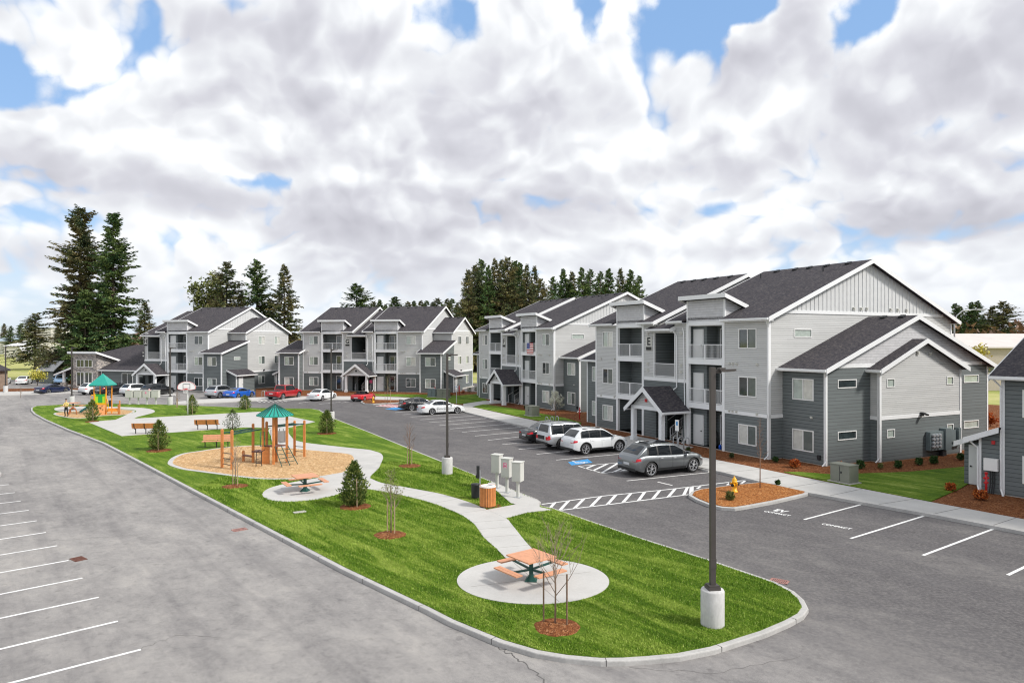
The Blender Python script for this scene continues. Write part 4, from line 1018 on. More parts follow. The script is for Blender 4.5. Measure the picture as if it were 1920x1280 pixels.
        for e0, e1 in eaves: gutter(tr, e0, e1, -EO, ez); tr.box(e0, e1, -EO+.03, 0, ez-.22, ez-.17)
        gutter(tr, A, B_, DP+EO+.12, ez)
        for x, s_ in ((A, -1), (B_, 1)):
            if x in (A,) and ovl == 0: continue
            if x in (B_,) and ovr == 0: continue
            rake(tr, x+.001*s_, (-EO, ez), (C, z(C)), sgn=s_); rake(tr, x+.001*s_, (DP+EO, ez), (C, z(C)), sgn=s_)
        return z
    eR = [(-3.83, .4), (-9.45, -7.72)]
    zR = volume(SO[1], 0, 0, .35, .4, eR)
    for e in (-9.45,): rake(tr, e-.04, (-EO, EZ), (-.0, EZ+EO*SL), sgn=-1)
    if not half:
        volume(-LF, SO[0], 0, .4, .35, [(-LF-.4, -16.47), (-13.1, SO[0]+.35)])
        zM = volume(SO[0]+.36, SO[1]-.36, .55, 0, 0, [(-11.95, -9.0)], 'stair_roof')
    else:
        zM = volume(xl-.0, SO[1]-.36, .55, .4, 0, [(xl-.4, -9.0)], 'stair_roof')
    rake(tr, -8.99, (-EO, EZ-.55), (0, EZ-.55+EO*SL), sgn=1)
    # gable ends
    def gable(x, s_, bat):
        g = MB(); zt = lambda y: EZ+(min(y, DP-y)+EO)*SL-RT-.02
        g.poly([(x, 0, 8.9), (x, DP, 8.9), (x, DP, zt(DP)), (x, C, zt(C)), (x, 0, zt(0))] if not bat else [(x, 1.02, 9.55), (x, DP-1.02, 9.55), (x, C, zt(C))])
        if bat:
            n = 44
            for i in range(n):
                y = 1.0+(DP-2.0)*i/(n-1); z1 = zt(y)-.02
                if z1 > 9.7: g.box(x, x+.03*s_, y-.022, y+.022, 9.6, z1)
        g.build('gable', MT['batten' if bat else 'light'], root)
    gable(.0+.0, 1, True); tr.box(0, .04, 1.05, DP-1.05, 9.42, 9.63)
    lt2 = MB(); zt = lambda y: EZ+(min(y, DP-y)+EO)*SL-RT-.02
    lt2.poly([(-.003, 0, 8.9), (-.003, 0, zt(0)), (-.003, .95, zt(.95)), (-.003, DP-.95, zt(.95)), (-.003, DP, zt(0)), (-.003, DP, 8.9)]); lt2.build('wall', MT['light'], root)
    gable(SO[1]-.001, -1, False)
    if not half: gable(SO[0]+.001, 1, False); gable(-LF, -1, True)
    else:
        g = MB(); z_ = lambda y: EZ-.55+(min(y, DP-y)+EO)*SL-RT-.02; g.poly([(xl, 0, 8.4), (xl, DP, 8.4), (xl, DP, z_(DP)), (xl, C, z_(C)), (xl, 0, z_(0))]); g.build('gable', MT['light'], root)
    # corner boards
    for x in ((0,) if half else (0, -LF)):
        s_ = 1 if x == 0 else -1
        tr.box(x-.13*s_, x+.035*s_, -.035, .13, .12, 8.95)
        tr.box(x-.13*s_, x+.035*s_, DP-.13, DP+.035, .12, 8.95)
    if detail:
        for x in (-3.4, -3.1, -2.75, -.95): wallvent(root, 'y', 0, x, 6.12, -1); wallvent(root, 'y', 0, x, 2.90, -1)
        if not half:
            for x in (-16.7, -18.7): wallvent(root, 'y', 0, x, 6.12, -1); wallvent(root, 'y', 0, x, 2.90, -1)
        for x in (-12.2, -8.3):
            for z in (5.35, 5.85, 8.2): wallvent(root, 'y', 0, x, z, -1, .22)
        if right == 'A':
            for y in (8.0, 8.75, 9.35, 11.9, 12.7, 13.7): wallvent(root, 'x', .0, y, 9.85, 1, .2)
    for x in (-1.2, -3.0, -4.5, -5.8, -7.6): roofvent(root, x, C-.5, zR(C-.5))
    if not half:
        for x in (-12.6, -14.3, -15.8, -17.2, -18.6): roofvent(root, x, C-.5, zR(C-.5))
    for x, y in ((-2.4, C-1.6), (-8.2, C-1.6)):
        p = MB(); p.tube([(x, y, zR(y)-.1), (x, y, zR(y)+.35)], .05, 6); p.build('vent_pipe', MT['polemetal'], root)
    # entrance porch
    px, hw, yf = -9.55, 1.65, -2.15
    for x in (px-hw, px+hw):
        po = MB(); po.box(x-.16, x+.16, yf-.16, yf+.16, .1, 2.75); po.box(x-.21, x+.21, yf-.21, yf+.21, .1, .4); po.build('porch_post', MT['trim'], root)
        po = MB(); po.bar((x, yf+.13, 2.66), (x, 0, 2.66), .18, .26); po.build('porch_beam', MT['trim'], root)
    zp = lambda x: 4.25-abs(x-px)*.75
    rp = MB()
    for s_ in (-1, 1): slab(rp, [(px, yf-.45, zp(px)), (px+s_*2.25, yf-.45, zp(px+2.25)), (px+s_*2.25, -.04, zp(px+2.25)), (px, -.04, zp(px))], .12)
    rp.build('porch_roof', MT['roof'], root)
    ptr = MB(); yy = yf-.45
    for s_ in (-1, 1):
        e = px+s_*2.25; vs = [(px, yy, zp(px)+.02), (e, yy, zp(e)+.02), (e, yy, zp(e)-.30), (px, yy, zp(px)-.36)]
        ptr.add(vs+[(p[0], p[1]-.05, p[2]) for p in vs], [(0, 1, 2, 3), (7, 6, 5, 4), (0, 4, 5, 1), (1, 5, 6, 2), (2, 6, 7, 3), (3, 7, 4, 0)]); gutx(ptr, e, yy, -.06, zp(e), s_)
    ptr.box(px-hw-.16, px+hw+.16, yf-.14, yf+.12, 2.55, 2.80); ptr.build('porch_trim', MT['trim'], root)
    g = MB(); g.poly([(px-hw, yf-.1, 2.8), (px+hw, yf-.1, 2.8), (px+.15, yf-.1, zp(px)-.3), (px-.15, yf-.1, zp(px)-.3)]); g.build('porch_gable', MT['light'], root)
    g = MB(); g.box(px-.12, px+.12, yf-.16, yf-.1, 3.12, 3.34); g.build('porch_plaque', MT['red' if letter == 'E' else 'black'], root)
    mb_ = MB(); mb_.box(-11.15, -10.55, .5, .6, .15, 2.7); mb_.build('entry_wall', MT['dark'], root)
    # building letter sign on the stair bay
    sg_ = MB(); sx = -12.05 if not half else -11.75; sg_.box(sx-.36, sx+.36, -.06, -.03, 6.9, 8.0)
    s = sg_.build('letter_sign', MT['mailbox'], root)
    mtx = Matrix.Translation((sx, -.075, 7.58)) @ Matrix.Rotation(R(90), 4, 'X')
    if letter: text_mesh(letter, .85, .01, 'letter', MT['black'], s, bold=.02, mtx=mtx)
    q = MB(); q.box(sx-.33, sx+.33, -.075, -.06, 6.92, 7.18); q.build('number_plate', MT['black'], s)
    tr.build('trim', MT['trim'], root)
    if right or True:
        downspout(root, [(.2, -EO-.06, EZ-.1), (.03, -.1, 8.5), (.03, -.075, .4), (-.1, -.3, .12)])
        downspout(root, [(-8.75, -EO-.06, EZ-.65), (-8.72, -.08, 8.0), (-8.72, -.08, 4.2), (-8.9, -.25, 4.0)])
        downspout(root, [(-8.05, -.08, 8.6), (-7.95, -.08, 8.2), (-7.78, -.08, .4), (-7.9, -.3, .12)])
    if right == 'A': end_A(root, lambda v: v, 1, detail)
    if right == 'B': end_B(root, lambda v: v, 1, detail)
    if left in ('A', 'S'): end_A(root, lambda v: -LF-v, -1, False, bay=left == 'A')
    if left == 'B': end_B(root, lambda v: -LF-v, -1, False)
    return root

BE = apartment('nearest grey apartment building lettered E, with electricity meters on its end wall', 16.30, 44.32, 63.0, 'E', 'A', 'A')
BF = apartment('grey apartment building behind the empty parking bays with a striped flag on its balcony', 4.60, 76.2, 62.6, 'F', 'A', 'A')
BG = apartment('grey apartment building lettered G behind the red pickup and red convertible', -13.25, 103.3, 13.5, 'G', 'B', 'B')
BH = apartment('half-length grey apartment building joined to the stone clubhouse', -45.85, 105.5, 17.0, 'H', 'B', None, half=True)
BD = apartment('dark grey apartment building cut off by the right edge of the picture', 36.7, 15.2, 53.0, '', None, 'S', detail=False)
def side_shed(root):
    """small lean-to service shed on the left end of the right-hand building"""
    x0 = -LF-3.25; t0 = 1.2; zs = lambda s: 3.42-s*.42; xs = lambda s: x0-s
    b = MB(); b.poly([(xs(0), t0, .12), (xs(.96), t0, .12), (xs(.96), t0, zs(.96)-.12), (xs(0), t0, zs(0)-.12)]); b.box(xs(.96), xs(.90), t0+.002, t0+1.65, .12, zs(.96)-.14); b.box(xs(2.25), xs(.96), t0+1.65, t0+1.75, .12, zs(2.25)-.14); b.box(xs(2.25), xs(2.17), t0+1.75, t0+4, .12, zs(2.25)-.14); b.build('shed_wall', MT['dark'], root)
    rp = MB(); slab(rp, [(xs(1.5), t0-.42, zs(1.5)), (xs(0), t0-.42, zs(0)), (xs(0), t0+1.4, zs(0)), (xs(1.5), t0+1.4, zs(1.5))], .1); slab(rp, [(xs(2.6), t0+1.4, zs(2.6)), (xs(0), t0+1.4, zs(0)), (xs(0), t0+4.2, zs(0)), (xs(2.6), t0+4.2, zs(2.6))], .1); rp.build('shed_roof', MT['roof'], root)
    tr = MB()
    def rk(s1, y):
        vs = [(xs(0), y, zs(0)+.02), (xs(s1), y, zs(s1)+.02), (xs(s1), y, zs(s1)-.25), (xs(0), y, zs(0)-.25)]; tr.add(vs+[(p[0], p[1]-.04, p[2]) for p in vs], [(0, 1, 2, 3), (7, 6, 5, 4), (0, 4, 5, 1), (1, 5, 6, 2), (2, 6, 7, 3), (3, 7, 4, 0)])
    rk(1.55, t0-.42); rk(2.65, t0+1.38); tr.box(xs(.99), xs(.88), t0-.03, t0+.08, .12, zs(.96)-.15); tr.build('shed_trim', MT['trim'], root)
    d = MB(); d.box(xs(2.02), xs(1.04), t0+1.58, t0+1.65, .14, 2.2); dd = d.build('door', MT['door'], root); h = MB(); h.box(xs(1.95), xs(1.88), t0+1.52, t0+1.58, 1.05, 1.12); h.build('handle', MT['black'], dd)
    h = MB(); h.box(xs(1.45), xs(1.25), t0+1.565, t0+1.579, 1.62, 1.68); h.box(xs(1.38), xs(1.25), t0+1.565, t0+1.579, 1.5, 1.57); h.build('door_notice', MT['red'], dd)
    e = MB(); e.box(xs(.72), xs(.12), t0-.22, t0-.01, 1.25, 1.85); e.build('utility_cabinet', MT['white'], root)
    e = MB()
    for s in (.28, .36, .46): e.tube([(xs(s), t0-.1, 1.25), (xs(s), t0-.1, .6), (xs(s+.05), t0-.14, .12)], .028, 6)
    e.build('conduit', MT['polemetal'], root)
    e = MB(); e.box(xs(.42), xs(.28), t0-.09, t0-.01, 2.55, 2.72); e.build('fire_alarm', MT['red'], root)
    fd = MB(); fd.box(xs(.93), xs(-.1), t0+.03, t0+4, 0, .12); fd.box(xs(2.2), xs(.9), t0+1.68, t0+4, 0, .118); fd.build('shed_foundation', MT['found'], root)
    downspout(root, [(xs(1.35), t0-.35, zs(1.5)-.1), (xs(1.02), t0-.08, 2.3), (xs(1.02), t0-.06, .4), (xs(.85), t0-.3, .1)]); downspout(root, [(xs(.3), t0-EO-.06, 5.85), (xs(.02), t0-.1, 5.4), (xs(.02), t0-.08, .4), (xs(-.15), t0-.3, .1)])
side_shed(BD)
# ------------------------------------------------ vehicles
def lerp(a, b, t): return a+(b-a)*t
def prof(pts, x):
    if x <= pts[0][0]: return pts[0][1]
    for (a, c), (d, e) in zip(pts, pts[1:]):
        if x <= d:
            t = (x-a)/(d-a) if d > a else 1; t2 = t*t*(3-2*t)
            return lerp(c, e, t*.5+t2*.5)
    return pts[-1][1]
CARS = {
 # L, W, wheelbase, rear overhang, wheel r, sill z, belt/hood profile, greenhouse (base rear, roof rear, roof front, base front), roof profile
 'suv': dict(L=4.58, W=1.86, wb=2.80, ro=.95, wr=.385, zs=.30, belt=[(0,.80),(.07,1.06),(.5,1.12),(3.0,1.06),(3.35,1.08),(4.1,1.01),(4.48,.86),(4.58,.64)], gh=(.10,.74,2.50,3.55), roof=[(.0,1.62),(.8,1.66),(1.6,1.71),(2.5,1.65)], pil=[(.72,1.28),(1.36,2.20),(2.28,3.10)]),
 'bigsuv': dict(L=4.98, W=2.0, wb=3.07, ro=1.0, wr=.42, zs=.32, belt=[(0,.84),(.08,1.12),(.6,1.19),(3.4,1.10),(3.75,1.13),(4.45,1.06),(4.88,.90),(4.98,.66)], gh=(.10,.92,2.80,3.92), roof=[(.0,1.66),(.9,1.72),(1.8,1.79),(2.8,1.72)], pil=[(.92,1.50),(1.60,2.44),(2.54,3.36)]),
 'boxsuv': dict(L=4.82, W=1.92, wb=2.79, ro=1.10, wr=.39, zs=.40, belt=[(0,.90),(.05,1.08),(.5,1.12),(3.1,1.10),(3.3,1.12),(4.4,1.06),(4.72,.92),(4.82,.70)], gh=(.05,.26,2.65,3.30), roof=[(.0,1.76),(.5,1.83),(1.6,1.85),(2.65,1.78)], pil=[(.42,1.22),(1.32,2.12),(2.22,2.98)]),
 'sedan': dict(L=4.85, W=1.83, wb=2.83, ro=1.08, wr=.335, zs=.24, belt=[(0,.74),(.08,.95),(.9,1.0),(1.4,.98),(3.0,.93),(3.5,.92),(4.4,.78),(4.76,.64),(4.85,.50)], gh=(.72,1.52,2.55,3.62), roof=[(.0,1.36),(1.5,1.41),(2.0,1.45),(2.6,1.42)], pil=[(1.24,1.62),(1.68,2.36),(2.44,3.08)]),
 'coupe': dict(L=4.70, W=1.86, wb=2.78, ro=.98, wr=.345, zs=.22, belt=[(0,.72),(.08,.98),(.5,1.0),(1.2,.96),(3.0,.88),(3.5,.88),(4.3,.74),(4.62,.60),(4.70,.48)], gh=(.42,1.55,2.30,3.40), roof=[(.0,1.28),(1.5,1.33),(2.0,1.36),(2.4,1.33)], pil=[(1.30,1.85),(1.92,2.92)]),
 'roadster': dict(L=3.95, W=1.74, wb=2.31, ro=.78, wr=.31, zs=.22, belt=[(0,.62),(.08,.84),(.8,.88),(2.2,.84),(2.6,.86),(3.5,.72),(3.85,.58),(3.95,.46)], gh=(.95,1.25,1.75,2.55), roof=[(.0,1.12),(1.5,1.22),(2.0,1.20)], pil=[(1.3,1.95)]),
 'pickup': dict(L=5.85, W=2.03, wb=3.65, ro=1.22, wr=.41, zs=.42, belt=[(0,1.02),(.04,1.16),(1.9,1.18),(4.0,1.16),(4.4,1.18),(5.55,1.10),(5.78,.95),(5.85,.72)], gh=(1.92,2.05,3.75,4.42), roof=[(.0,1.80),(2.1,1.86),(3.0,1.88),(3.75,1.83)], pil=[(2.14,2.86),(2.96,3.98)]),
}
CMAT = {}
def carmat(key, c, metal=.3, rough=.3):
    if key not in CMAT: CMAT[key] = paintmat(key, c, metal, rough)
    return CMAT[key]
MT['taillight'] = plain('red_tail_lamp', (.55, .01, .02), .15, var=.1); MT['headlight'] = plain('clear_head_lamp', (.60, .62, .65), .08, .3, var=.1)
MT['plate'] = plain('licence_plate_white', (.62, .64, .66), .5, var=.05); MT['chrome'] = plain('chrome_strip', (.62, .63, .65), .15, .9, var=.03)
def car(kind, color, rear_px=None, head=None, pos=None, label='', cat='car', group='cars parked beside the apartment buildings', dark_wheels=False, lower=None, roofrack=False, extra=None, detail=True, clad=False):
    c = CARS[kind]; L, W, wb, ro, wr, zs = c['L'], c['W'], c['wb'], c['ro'], c['wr'], c['zs']; hw = W/2
    root = empty('parked_car' if cat != 'pickup truck' else 'pickup_truck', (pos[0], pos[1], 0), head, label, cat, group)
    xr, xf = ro, ro+wb; ar = wr+.055
    def zbot(x):
        z = zs
        for xc in (xr, xf):
            d = abs(x-xc)
            if d < ar: z = max(z, wr+math.sqrt(ar*ar-d*d)*1.0)
        e = min(x, L-x)
        if e < .35: z = max(z, zs+(.35-e)*.35)
        return z
    def width(x):
        e = min(x, L-x); lim = .62 if x > L/2 else .42
        if e < lim: t = 1-e/lim; return hw*(1-(.24 if x > L/2 else .15)*t**2.2)
        return hw
    def side(x, v):
        zb, zt = zbot(x), prof(c['belt'], x); z = lerp(zb, zt, v)
        zz = (z-zs)/(max(.2, zt-zs))
        f = 1.0-.055*max(0, (.32-zz)/.32)**1.5-.10*max(0, (zz-.60)/.40)**2.0
        if .30 < zz < .36: f -= .006
        return (x, width(x)*f, z)
    xs = {0.0, .03, .07, .14, .24, .4, L, L-.03, L-.07, L-.14, L-.24, L-.4}
    for xc in (xr, xf):
        for k in range(-8, 9): xs.add(xc+ar*math.sin(k/8*PI/2))
        xs.add(xc-ar-.02); xs.add(xc+ar+.02)
    k = .5
    while k < L-.3: xs.add(k); k += .16
    xs = sorted(x for x in xs if 0 <= x <= L)
    NV = 12; b = MB(); b.smooth = True; ring = []; n = 2*(NV+1)+3
    vs = []
    for x in xs:
        row = [side(x, v/NV) for v in range(NV+1)]; top = row[-1]; cz = .035
        row += [(x, top[1]*.6, top[2]+cz*.7), (x, 0, top[2]+cz), (x, -top[1]*.6, top[2]+cz*.7)]
        row += [(p[0], -p[1], p[2]) for p in reversed(row[:NV+1])]
        ring.append(row)
    n = len(ring[0]); vs = [p for r in ring for p in r]; fs = []
    bed = kind == 'pickup'
    for i in range(len(xs)-1):
        for j in range(n-1): fs.append((i*n+j, i*n+j+1, (i+1)*n+j+1, (i+1)*n+j))
    for i, xx in ((0, xs[0]), (len(xs)-1, xs[-1])): fs.append(tuple(i*n+j for j in range(n)) if i else tuple(reversed(range(n))))
    b.add(vs, fs)
    # underbody
    b.smooth = False; b.cur = 1; b.box(.25, L-.25, -hw*.82, hw*.82, zs-.02, zs+.30); b.cur = 0
    # greenhouse shell
    g0, g1, g2, g3 = c['gh']; b.smooth = True
    def gz(x):
        zb = prof(c['belt'], x); zt = prof(c['roof'], x)
        if x < g1: return lerp(prof(c['belt'], g0)-.02, prof(c['roof'], g1), ((x-g0)/(g1-g0))**.82)
        if x > g2: return lerp(prof(c['roof'], g2), prof(c['belt'], g3)-.01, ((x-g2)/(g3-g2))**1.12)
        return zt
    def gw(x, z):
        zb = prof(c['belt'], x); t = min(1, max(0, (z-zb)/(prof(c['roof'], g1 if x < g1 else g2)-zb+1e-6))); w0 = width(max(x, .4))*.885
        return w0*(1-.20*t**1.25)
    gxs = sorted({g0+(g1-g0)*i/6 for i in range(7)}|{g1+(g2-g1)*i/8 for i in range(9)}|{g2+(g3-g2)*i/7 for i in range(8)})
    rows = []
    for x in gxs:
        zb = prof(c['belt'], x)-.03; zt = max(gz(x), zb+.012); r = []
        for k_ in range(6): z = lerp(zb, zt-.03 if zt-zb > .1 else zt, k_/5); r.append((x, gw(x, z), z))
        w = r[-1][1]; r += [(x, w*.90, zt+.0), (x, w*.5, zt+.018), (x, 0, zt+.022)]
        r += [(p[0], -p[1], p[2]) for p in reversed(r[:-1])]; rows.append(r)
    if kind == 'roadster':
        pass
    else:
        n = len(rows[0]); b.add([p for r in rows for p in r], [(i*n+j, i*n+j+1, (i+1)*n+j+1, (i+1)*n+j) for i in range(len(rows)-1) for j in range(n-1)])
    paint = color; body = b.build('body', [paint, MT['black']], root)
    # glazing
    def patch(pts, name, mat, par=root):
        q = MB(); m_ = len(pts[0]); q.smooth = True; q.add([p for r in pts for p in r], [(i*m_+j, i*m_+j+1, (i+1)*m_+j+1, (i+1)*m_+j) for i in range(len(pts)-1) for j in range(m_-1)]); return q.build(name, mat, par)
    off = .008
    if kind != 'roadster':
        for s in (1, -1):
            P_ = []; a, d = c['pil'][0][0]-.10, c['pil'][-1][1]+.16
            for i in range(17):
                x = lerp(a, d, i/16); zb = prof(c['belt'], x)+.0; zt = max(gz(x)-.075, zb+.012); P_.append([(x, s*(gw(x, lerp(zb, zt, k_/4))+.004), lerp(zb, zt, k_/4)) for k_ in range(5)])
            patch(P_, 'window_surround', MT['black'])
        for (a, d) in c['pil']:
            for s in (1, -1):
                P_ = []
                for i in range(9):
                    x = lerp(a, d, i/8); zb = prof(c['belt'], x)+.015; zt = gz(x)-.085; zt = max(zt, zb+.03)
                    P_.append([(x, s*(gw(x, lerp(zb, zt, k_/4))+off), lerp(zb, zt, k_/4)) for k_ in range(5)])
                patch(P_, 'side_window', MT['cglass'])
        for nm, a, d in (('rear_window', lerp(g0, g1, .16), lerp(g0, g1, .88)), ('windscreen', lerp(g3, g2, .10), lerp(g3, g2, .90))):
            P_ = []
            for i in range(6):
                x = lerp(a, d, i/5); z = gz(x); w = gw(x, z)*.90; P_.append([(x, w*k_/3, z+.018-.018*abs(k_/3)**2+.010) for k_ in (-2.7, -1.8, -.9, 0, .9, 1.8, 2.7)])
            patch(P_, nm, MT['cglass'])
    else:
        P_ = []
        for i in range(4):
            t = i/3; x = lerp(g3-.1, g2+.1, t); z = lerp(.86, 1.2, t); P_.append([(x-.06*abs(k_/3)**2, .66*k_/3*(1-.15*t), z) for k_ in range(-3, 4)])
        patch(P_, 'windscreen', MT['cglass'])
        q = MB(); q.obox((1.05, 0, .93), (.62, 1.3, .16)); q.obox((1.25, .35, 1.02), (.2, .42, .36)); q.obox((1.25, -.35, 1.02), (.2, .42, .36)); q.box(1.4, 2.2, -.62, .62, .80, .895); q.build('soft_top', MT['black'], root)
    if bed:
        q = MB(); q.box(.12, 1.82, -.80, .80, 1.17, 1.222); q.build('bed_cover', MT['black'], root)
    # wheels
    wm = MT['alloyd'] if dark_wheels else MT['alloy']
    for xc in (xr, xf):
        for s in (1, -1):
            q = MB(); q.smooth = True; y1 = s*(hw-.015)
            def ring_(r, y): return [(xc+r*math.cos(2*PI*i/28), y, wr+r*math.sin(2*PI*i/28)) for i in range(28)]
            lay = [(wr*.70, y1-s*.20), (wr*.97, y1-s*.20), (wr, y1-s*.16), (wr, y1-s*.05), (wr*.95, y1-s*.005), (wr*.74, y1-s*.012), (wr*.71, y1-s*.04)]
            vs = []; [vs.extend(ring_(*l)) for l in lay]; q.add(vs, [(i*28+j, i*28+(j+1) % 28, (i+1)*28+(j+1) % 28, (i+1)*28+j) for i in range(len(lay)-1) for j in range(28)])
            w = q.build('wheel', MT['rubber'], root)
            rm = MB(); rm.cur = 1; rm.add(ring_(wr*.72, y1-s*.06), [tuple(range(28))]); rm.cur = 0
            ns = 5 if kind in ('coupe', 'sedan') else 6
            for k_ in range(ns*2 if not detail else ns):
                a = 2*PI*k_/(ns)+.3; rm.bar((xc, y1-s*.022, wr), (xc+wr*.70*math.cos(a), y1-s*.015, wr+wr*.70*math.sin(a)), wr*.20, .03)
            o1 = [(xc+wr*.73*math.cos(2*PI*i/28), y1-s*.008, wr+wr*.73*math.sin(2*PI*i/28)) for i in range(28)]; o2 = [(xc+wr*.62*math.cos(2*PI*i/28), y1-s*.02, wr+wr*.62*math.sin(2*PI*i/28)) for i in range(28)]
            rm.add(o1+o2, [(i, (i+1) % 28, 28+(i+1) % 28, 28+i) for i in range(28)])
            rm.build('rim', [wm, MT['black']], w)
    # lamps, plate, mirrors, handles, cladding
    for s in (1, -1):
        zt = prof(c['belt'], .1)
        def sidez(x, z): zb = zbot(x); zt_ = prof(c['belt'], x); return side(x, min(1, max(0, (z-zb)/(zt_-zb))))
        zt = prof(c['belt'], .12); tz0, tz1 = (zt-.24, zt-.07) if kind not in ('boxsuv', 'pickup') else (zt-.36, zt-.06); tl = (.58, .80)
        P_ = []
        for i in range(6):
            x = .012+(.055 if kind not in ('pickup', 'boxsuv') else .03)*i; P_.append([(p[0], s*(p[1]+.012), p[2]) for p in (sidez(x, lerp(tz0+.012*i, tz1, k_/3)) for k_ in range(4))])
        patch(P_, 'tail_lamp', MT['taillight'])
        q = MB(); p0 = sidez(0.0, tz0); q.box(-.012, .04, s*p0[1]*.66, s*p0[1]*.99, tz0, min(tz1, prof(c['belt'], 0)+.06)); q.build('tail_lamp', MT['taillight'], root)
        P_ = []
        for i in range(5):
            x = L-.03-.09*i; P_.append([(p[0]+.01, s*(p[1]+.012), p[2]) for p in (side(x, .70+.03*k_) for k_ in range(5))])
        patch(P_, 'headlight', MT['headlight'])
        q = MB(); xm = lerp(g3, g2, .28); zm = prof(c['belt'], xm)+.08; q.obox((xm, s*(hw+.06), zm), (.14, .22, .15)); q.build('mirror', paint, root)
        if detail:
            q = MB()
            for (a, d) in c['pil'][-2:]: p = side(a+.12, .80); q.box(a+.06, a+.24, s*(p[1]-.01), s*(p[1]+.028), p[2]-.015, p[2]+.018)
            q.build('door_handle', MT['chrome'] if kind == 'bigsuv' else paint, root)
            q = MB()
            for (a, d) in c['pil'][-2:]+[(c['pil'][-1][1], 0)]:
                pts = [side(a-.03, v/8) for v in range(1, 8)]
                for p, p2 in zip(pts, pts[1:]): q.quad((p[0]-.006, s*(p[1]+.004), p[2]), (p[0]+.006, s*(p[1]+.004), p[2]), (p2[0]+.006, s*(p2[1]+.004), p2[2]), (p2[0]-.006, s*(p2[1]+.004), p2[2]))
            q.build('door_seam', MT['black'], root)
            if kind in ('suv', 'bigsuv', 'boxsuv', 'pickup'):
                for xc in (xr, xf):
                    P_ = []
                    for i in range(15):
                        t_ = R(2+176*i/14); row = []
                        for r_ in (ar+.002, ar+.055): xx = xc+r_*math.cos(t_); p = sidez(xx, wr+r_*math.sin(t_)); row.append((xx, s*(p[1]+.010), wr+r_*math.sin(t_)))
                        P_.append(row)
                    patch(P_, 'arch_trim', MT['black'] if kind != 'bigsuv' else paint)
            if clad or kind in ('suv', 'bigsuv', 'boxsuv'):
                P_ = []
                x = xr+ar+.02
                while x < xf-ar: P_.append([(p[0], s*(p[1]+.012), p[2]) for p in (side(x, v) for v in (0, .09, .17))]); x += .12
                patch(P_, 'sill_cladding', MT['black'])
    q = MB(); zt = prof(c['belt'], 0); q.box(-.02, .02, -.26, .26, zt-.20, zt-.06); q.build('number_plate', MT['plate'], root)
    q = MB(); q.box(-.03, .25, -hw*.80, hw*.80, zs+.02, zs+.17); q.build('bumper', MT['black'] if kind != 'sedan' else paint, root); q = MB(); q.box(L-.25, L+.0, -hw*.70, hw*.70, zs+.02, zs+.22); q.build('bumper', MT['black'] if kind != 'sedan' else paint, root)
    if roofrack:
        q = MB()
        for s in (1, -1): q.bar((g1+.15, s*gw(g1, gz(g1))*.88, gz(g1)+.045), (g2-.2, s*gw(g2, gz(g2))*.88, gz(g2)+.055), .04, .05)
        q.build('roof_rail', MT['chrome'] if kind == 'bigsuv' else MT['black'], root)
    if extra == 'checks':
        q = MB(); x = 1.55; i = 0
        while x < 3.55:
            p = side(x, .42); p2 = side(x, .49); p3 = side(x, .56)
            for s in (1, -1):
                a, d = (p, p2) if i % 2 else (p2, p3)
                q.quad((x, s*(a[1]+.006), a[2]), (x+.09, s*(a[1]+.006), a[2]), (x+.09, s*(d[1]+.006), d[2]), (x, s*(d[1]+.006), d[2]))
            x += .09; i += 1
        q.build('checker_stripe', MT['black'], root)
    if extra == 'spoiler':
        q = MB(); q.box(.02, .25, -.75, .75, 1.13, 1.17); q.box(.1, .16, -.68, -.62, .98, 1.13); q.box(.1, .16, .62, .68, .98, 1.13); q.build('spoiler', MT['black'], root)
    if extra == 'sunroof':
        q = MB(); q.box(g1+.3, g2-.1, -.46, .46, prof(c['roof'], 1.6)-.02, prof(c['roof'], 1.6)+.028); q.build('sunroof', MT['cglass'], root)
    if extra == 'spare':
        q = MB(); q.box(-.04, .0, -.3, .5, .74, 1.0); q.build('tailgate_panel', MT['black'], root)
    return root
def place(kind, u, v, heading_deg, **k):
    """put the near-side (camera right) rear tyre contact on the ground point under photo pixel (u, v)"""
    c = CARS[kind]; x, y = G(u, v); h = R(90-heading_deg)    # heading measured clockwise from +Y
    dx, dy = math.cos(h), math.sin(h); nx, ny = dy, -dx       # right-hand side of the car
    return car(kind, pos=(x-dx*c['ro']-nx*(c['W']/2-.1), y-dy*c['ro']-ny*(c['W']/2-.1)), head=h, **k)
silver = carmat('grey_metallic_paint', (.20, .215, .225), .75, .3); whitep = carmat('white_car_paint', (.72, .74, .75), .0, .22)
silvl = carmat('silver_car_paint', (.52, .54, .56), .6, .3); blackp = carmat('black_car_paint', (.012, .013, .015), .2, .15); redp = carmat('red_car_paint', (.42, .012, .018), .25, .25)
redp2 = carmat('bright_red_car_paint', (.62, .015, .025), .2, .22); bluep = carmat('blue_car_paint', (.008, .13, .60), .3, .22); navyp = carmat('navy_car_paint', (.012, .020, .065), .3, .2); lbl = carmat('light_blue_car_paint', (.20, .33, .50), .4, .3)
H1 = 61.5
place('bigsuv', 1220, 893.5, 62.5, color=silver, label='grey metallic crossover beside the hatched aisle, nearest car to the camera', roofrack=True, extra='sunroof')
place('suv', 1097.5, 852.4, 61.5, color=whitep, label='white crossover with black sills beside the blue painted parking symbol', roofrack=True)
place('boxsuv', 1053, 843.0, 62, color=silvl, label='silver boxy off-road vehicle between the white crossover and the black sedan', roofrack=True, dark_wheels=True, extra='spare')
place('sedan', 1016, 830.8, 62, color=blackp, label='black sedan beside the silver boxy off-road vehicle')
place('sedan', 810, 777.4, 62, color=whitep, label='white sedan with a black checkered stripe along its side', extra='checks')
place('coupe', 771.7, 769.6, 62, color=blackp, label='black coupe with rear spoiler beside the striped white sedan', extra='spoiler')
place('roadster', 683, 752.4, 17, color=redp2, label='small red open roadster with black soft top')
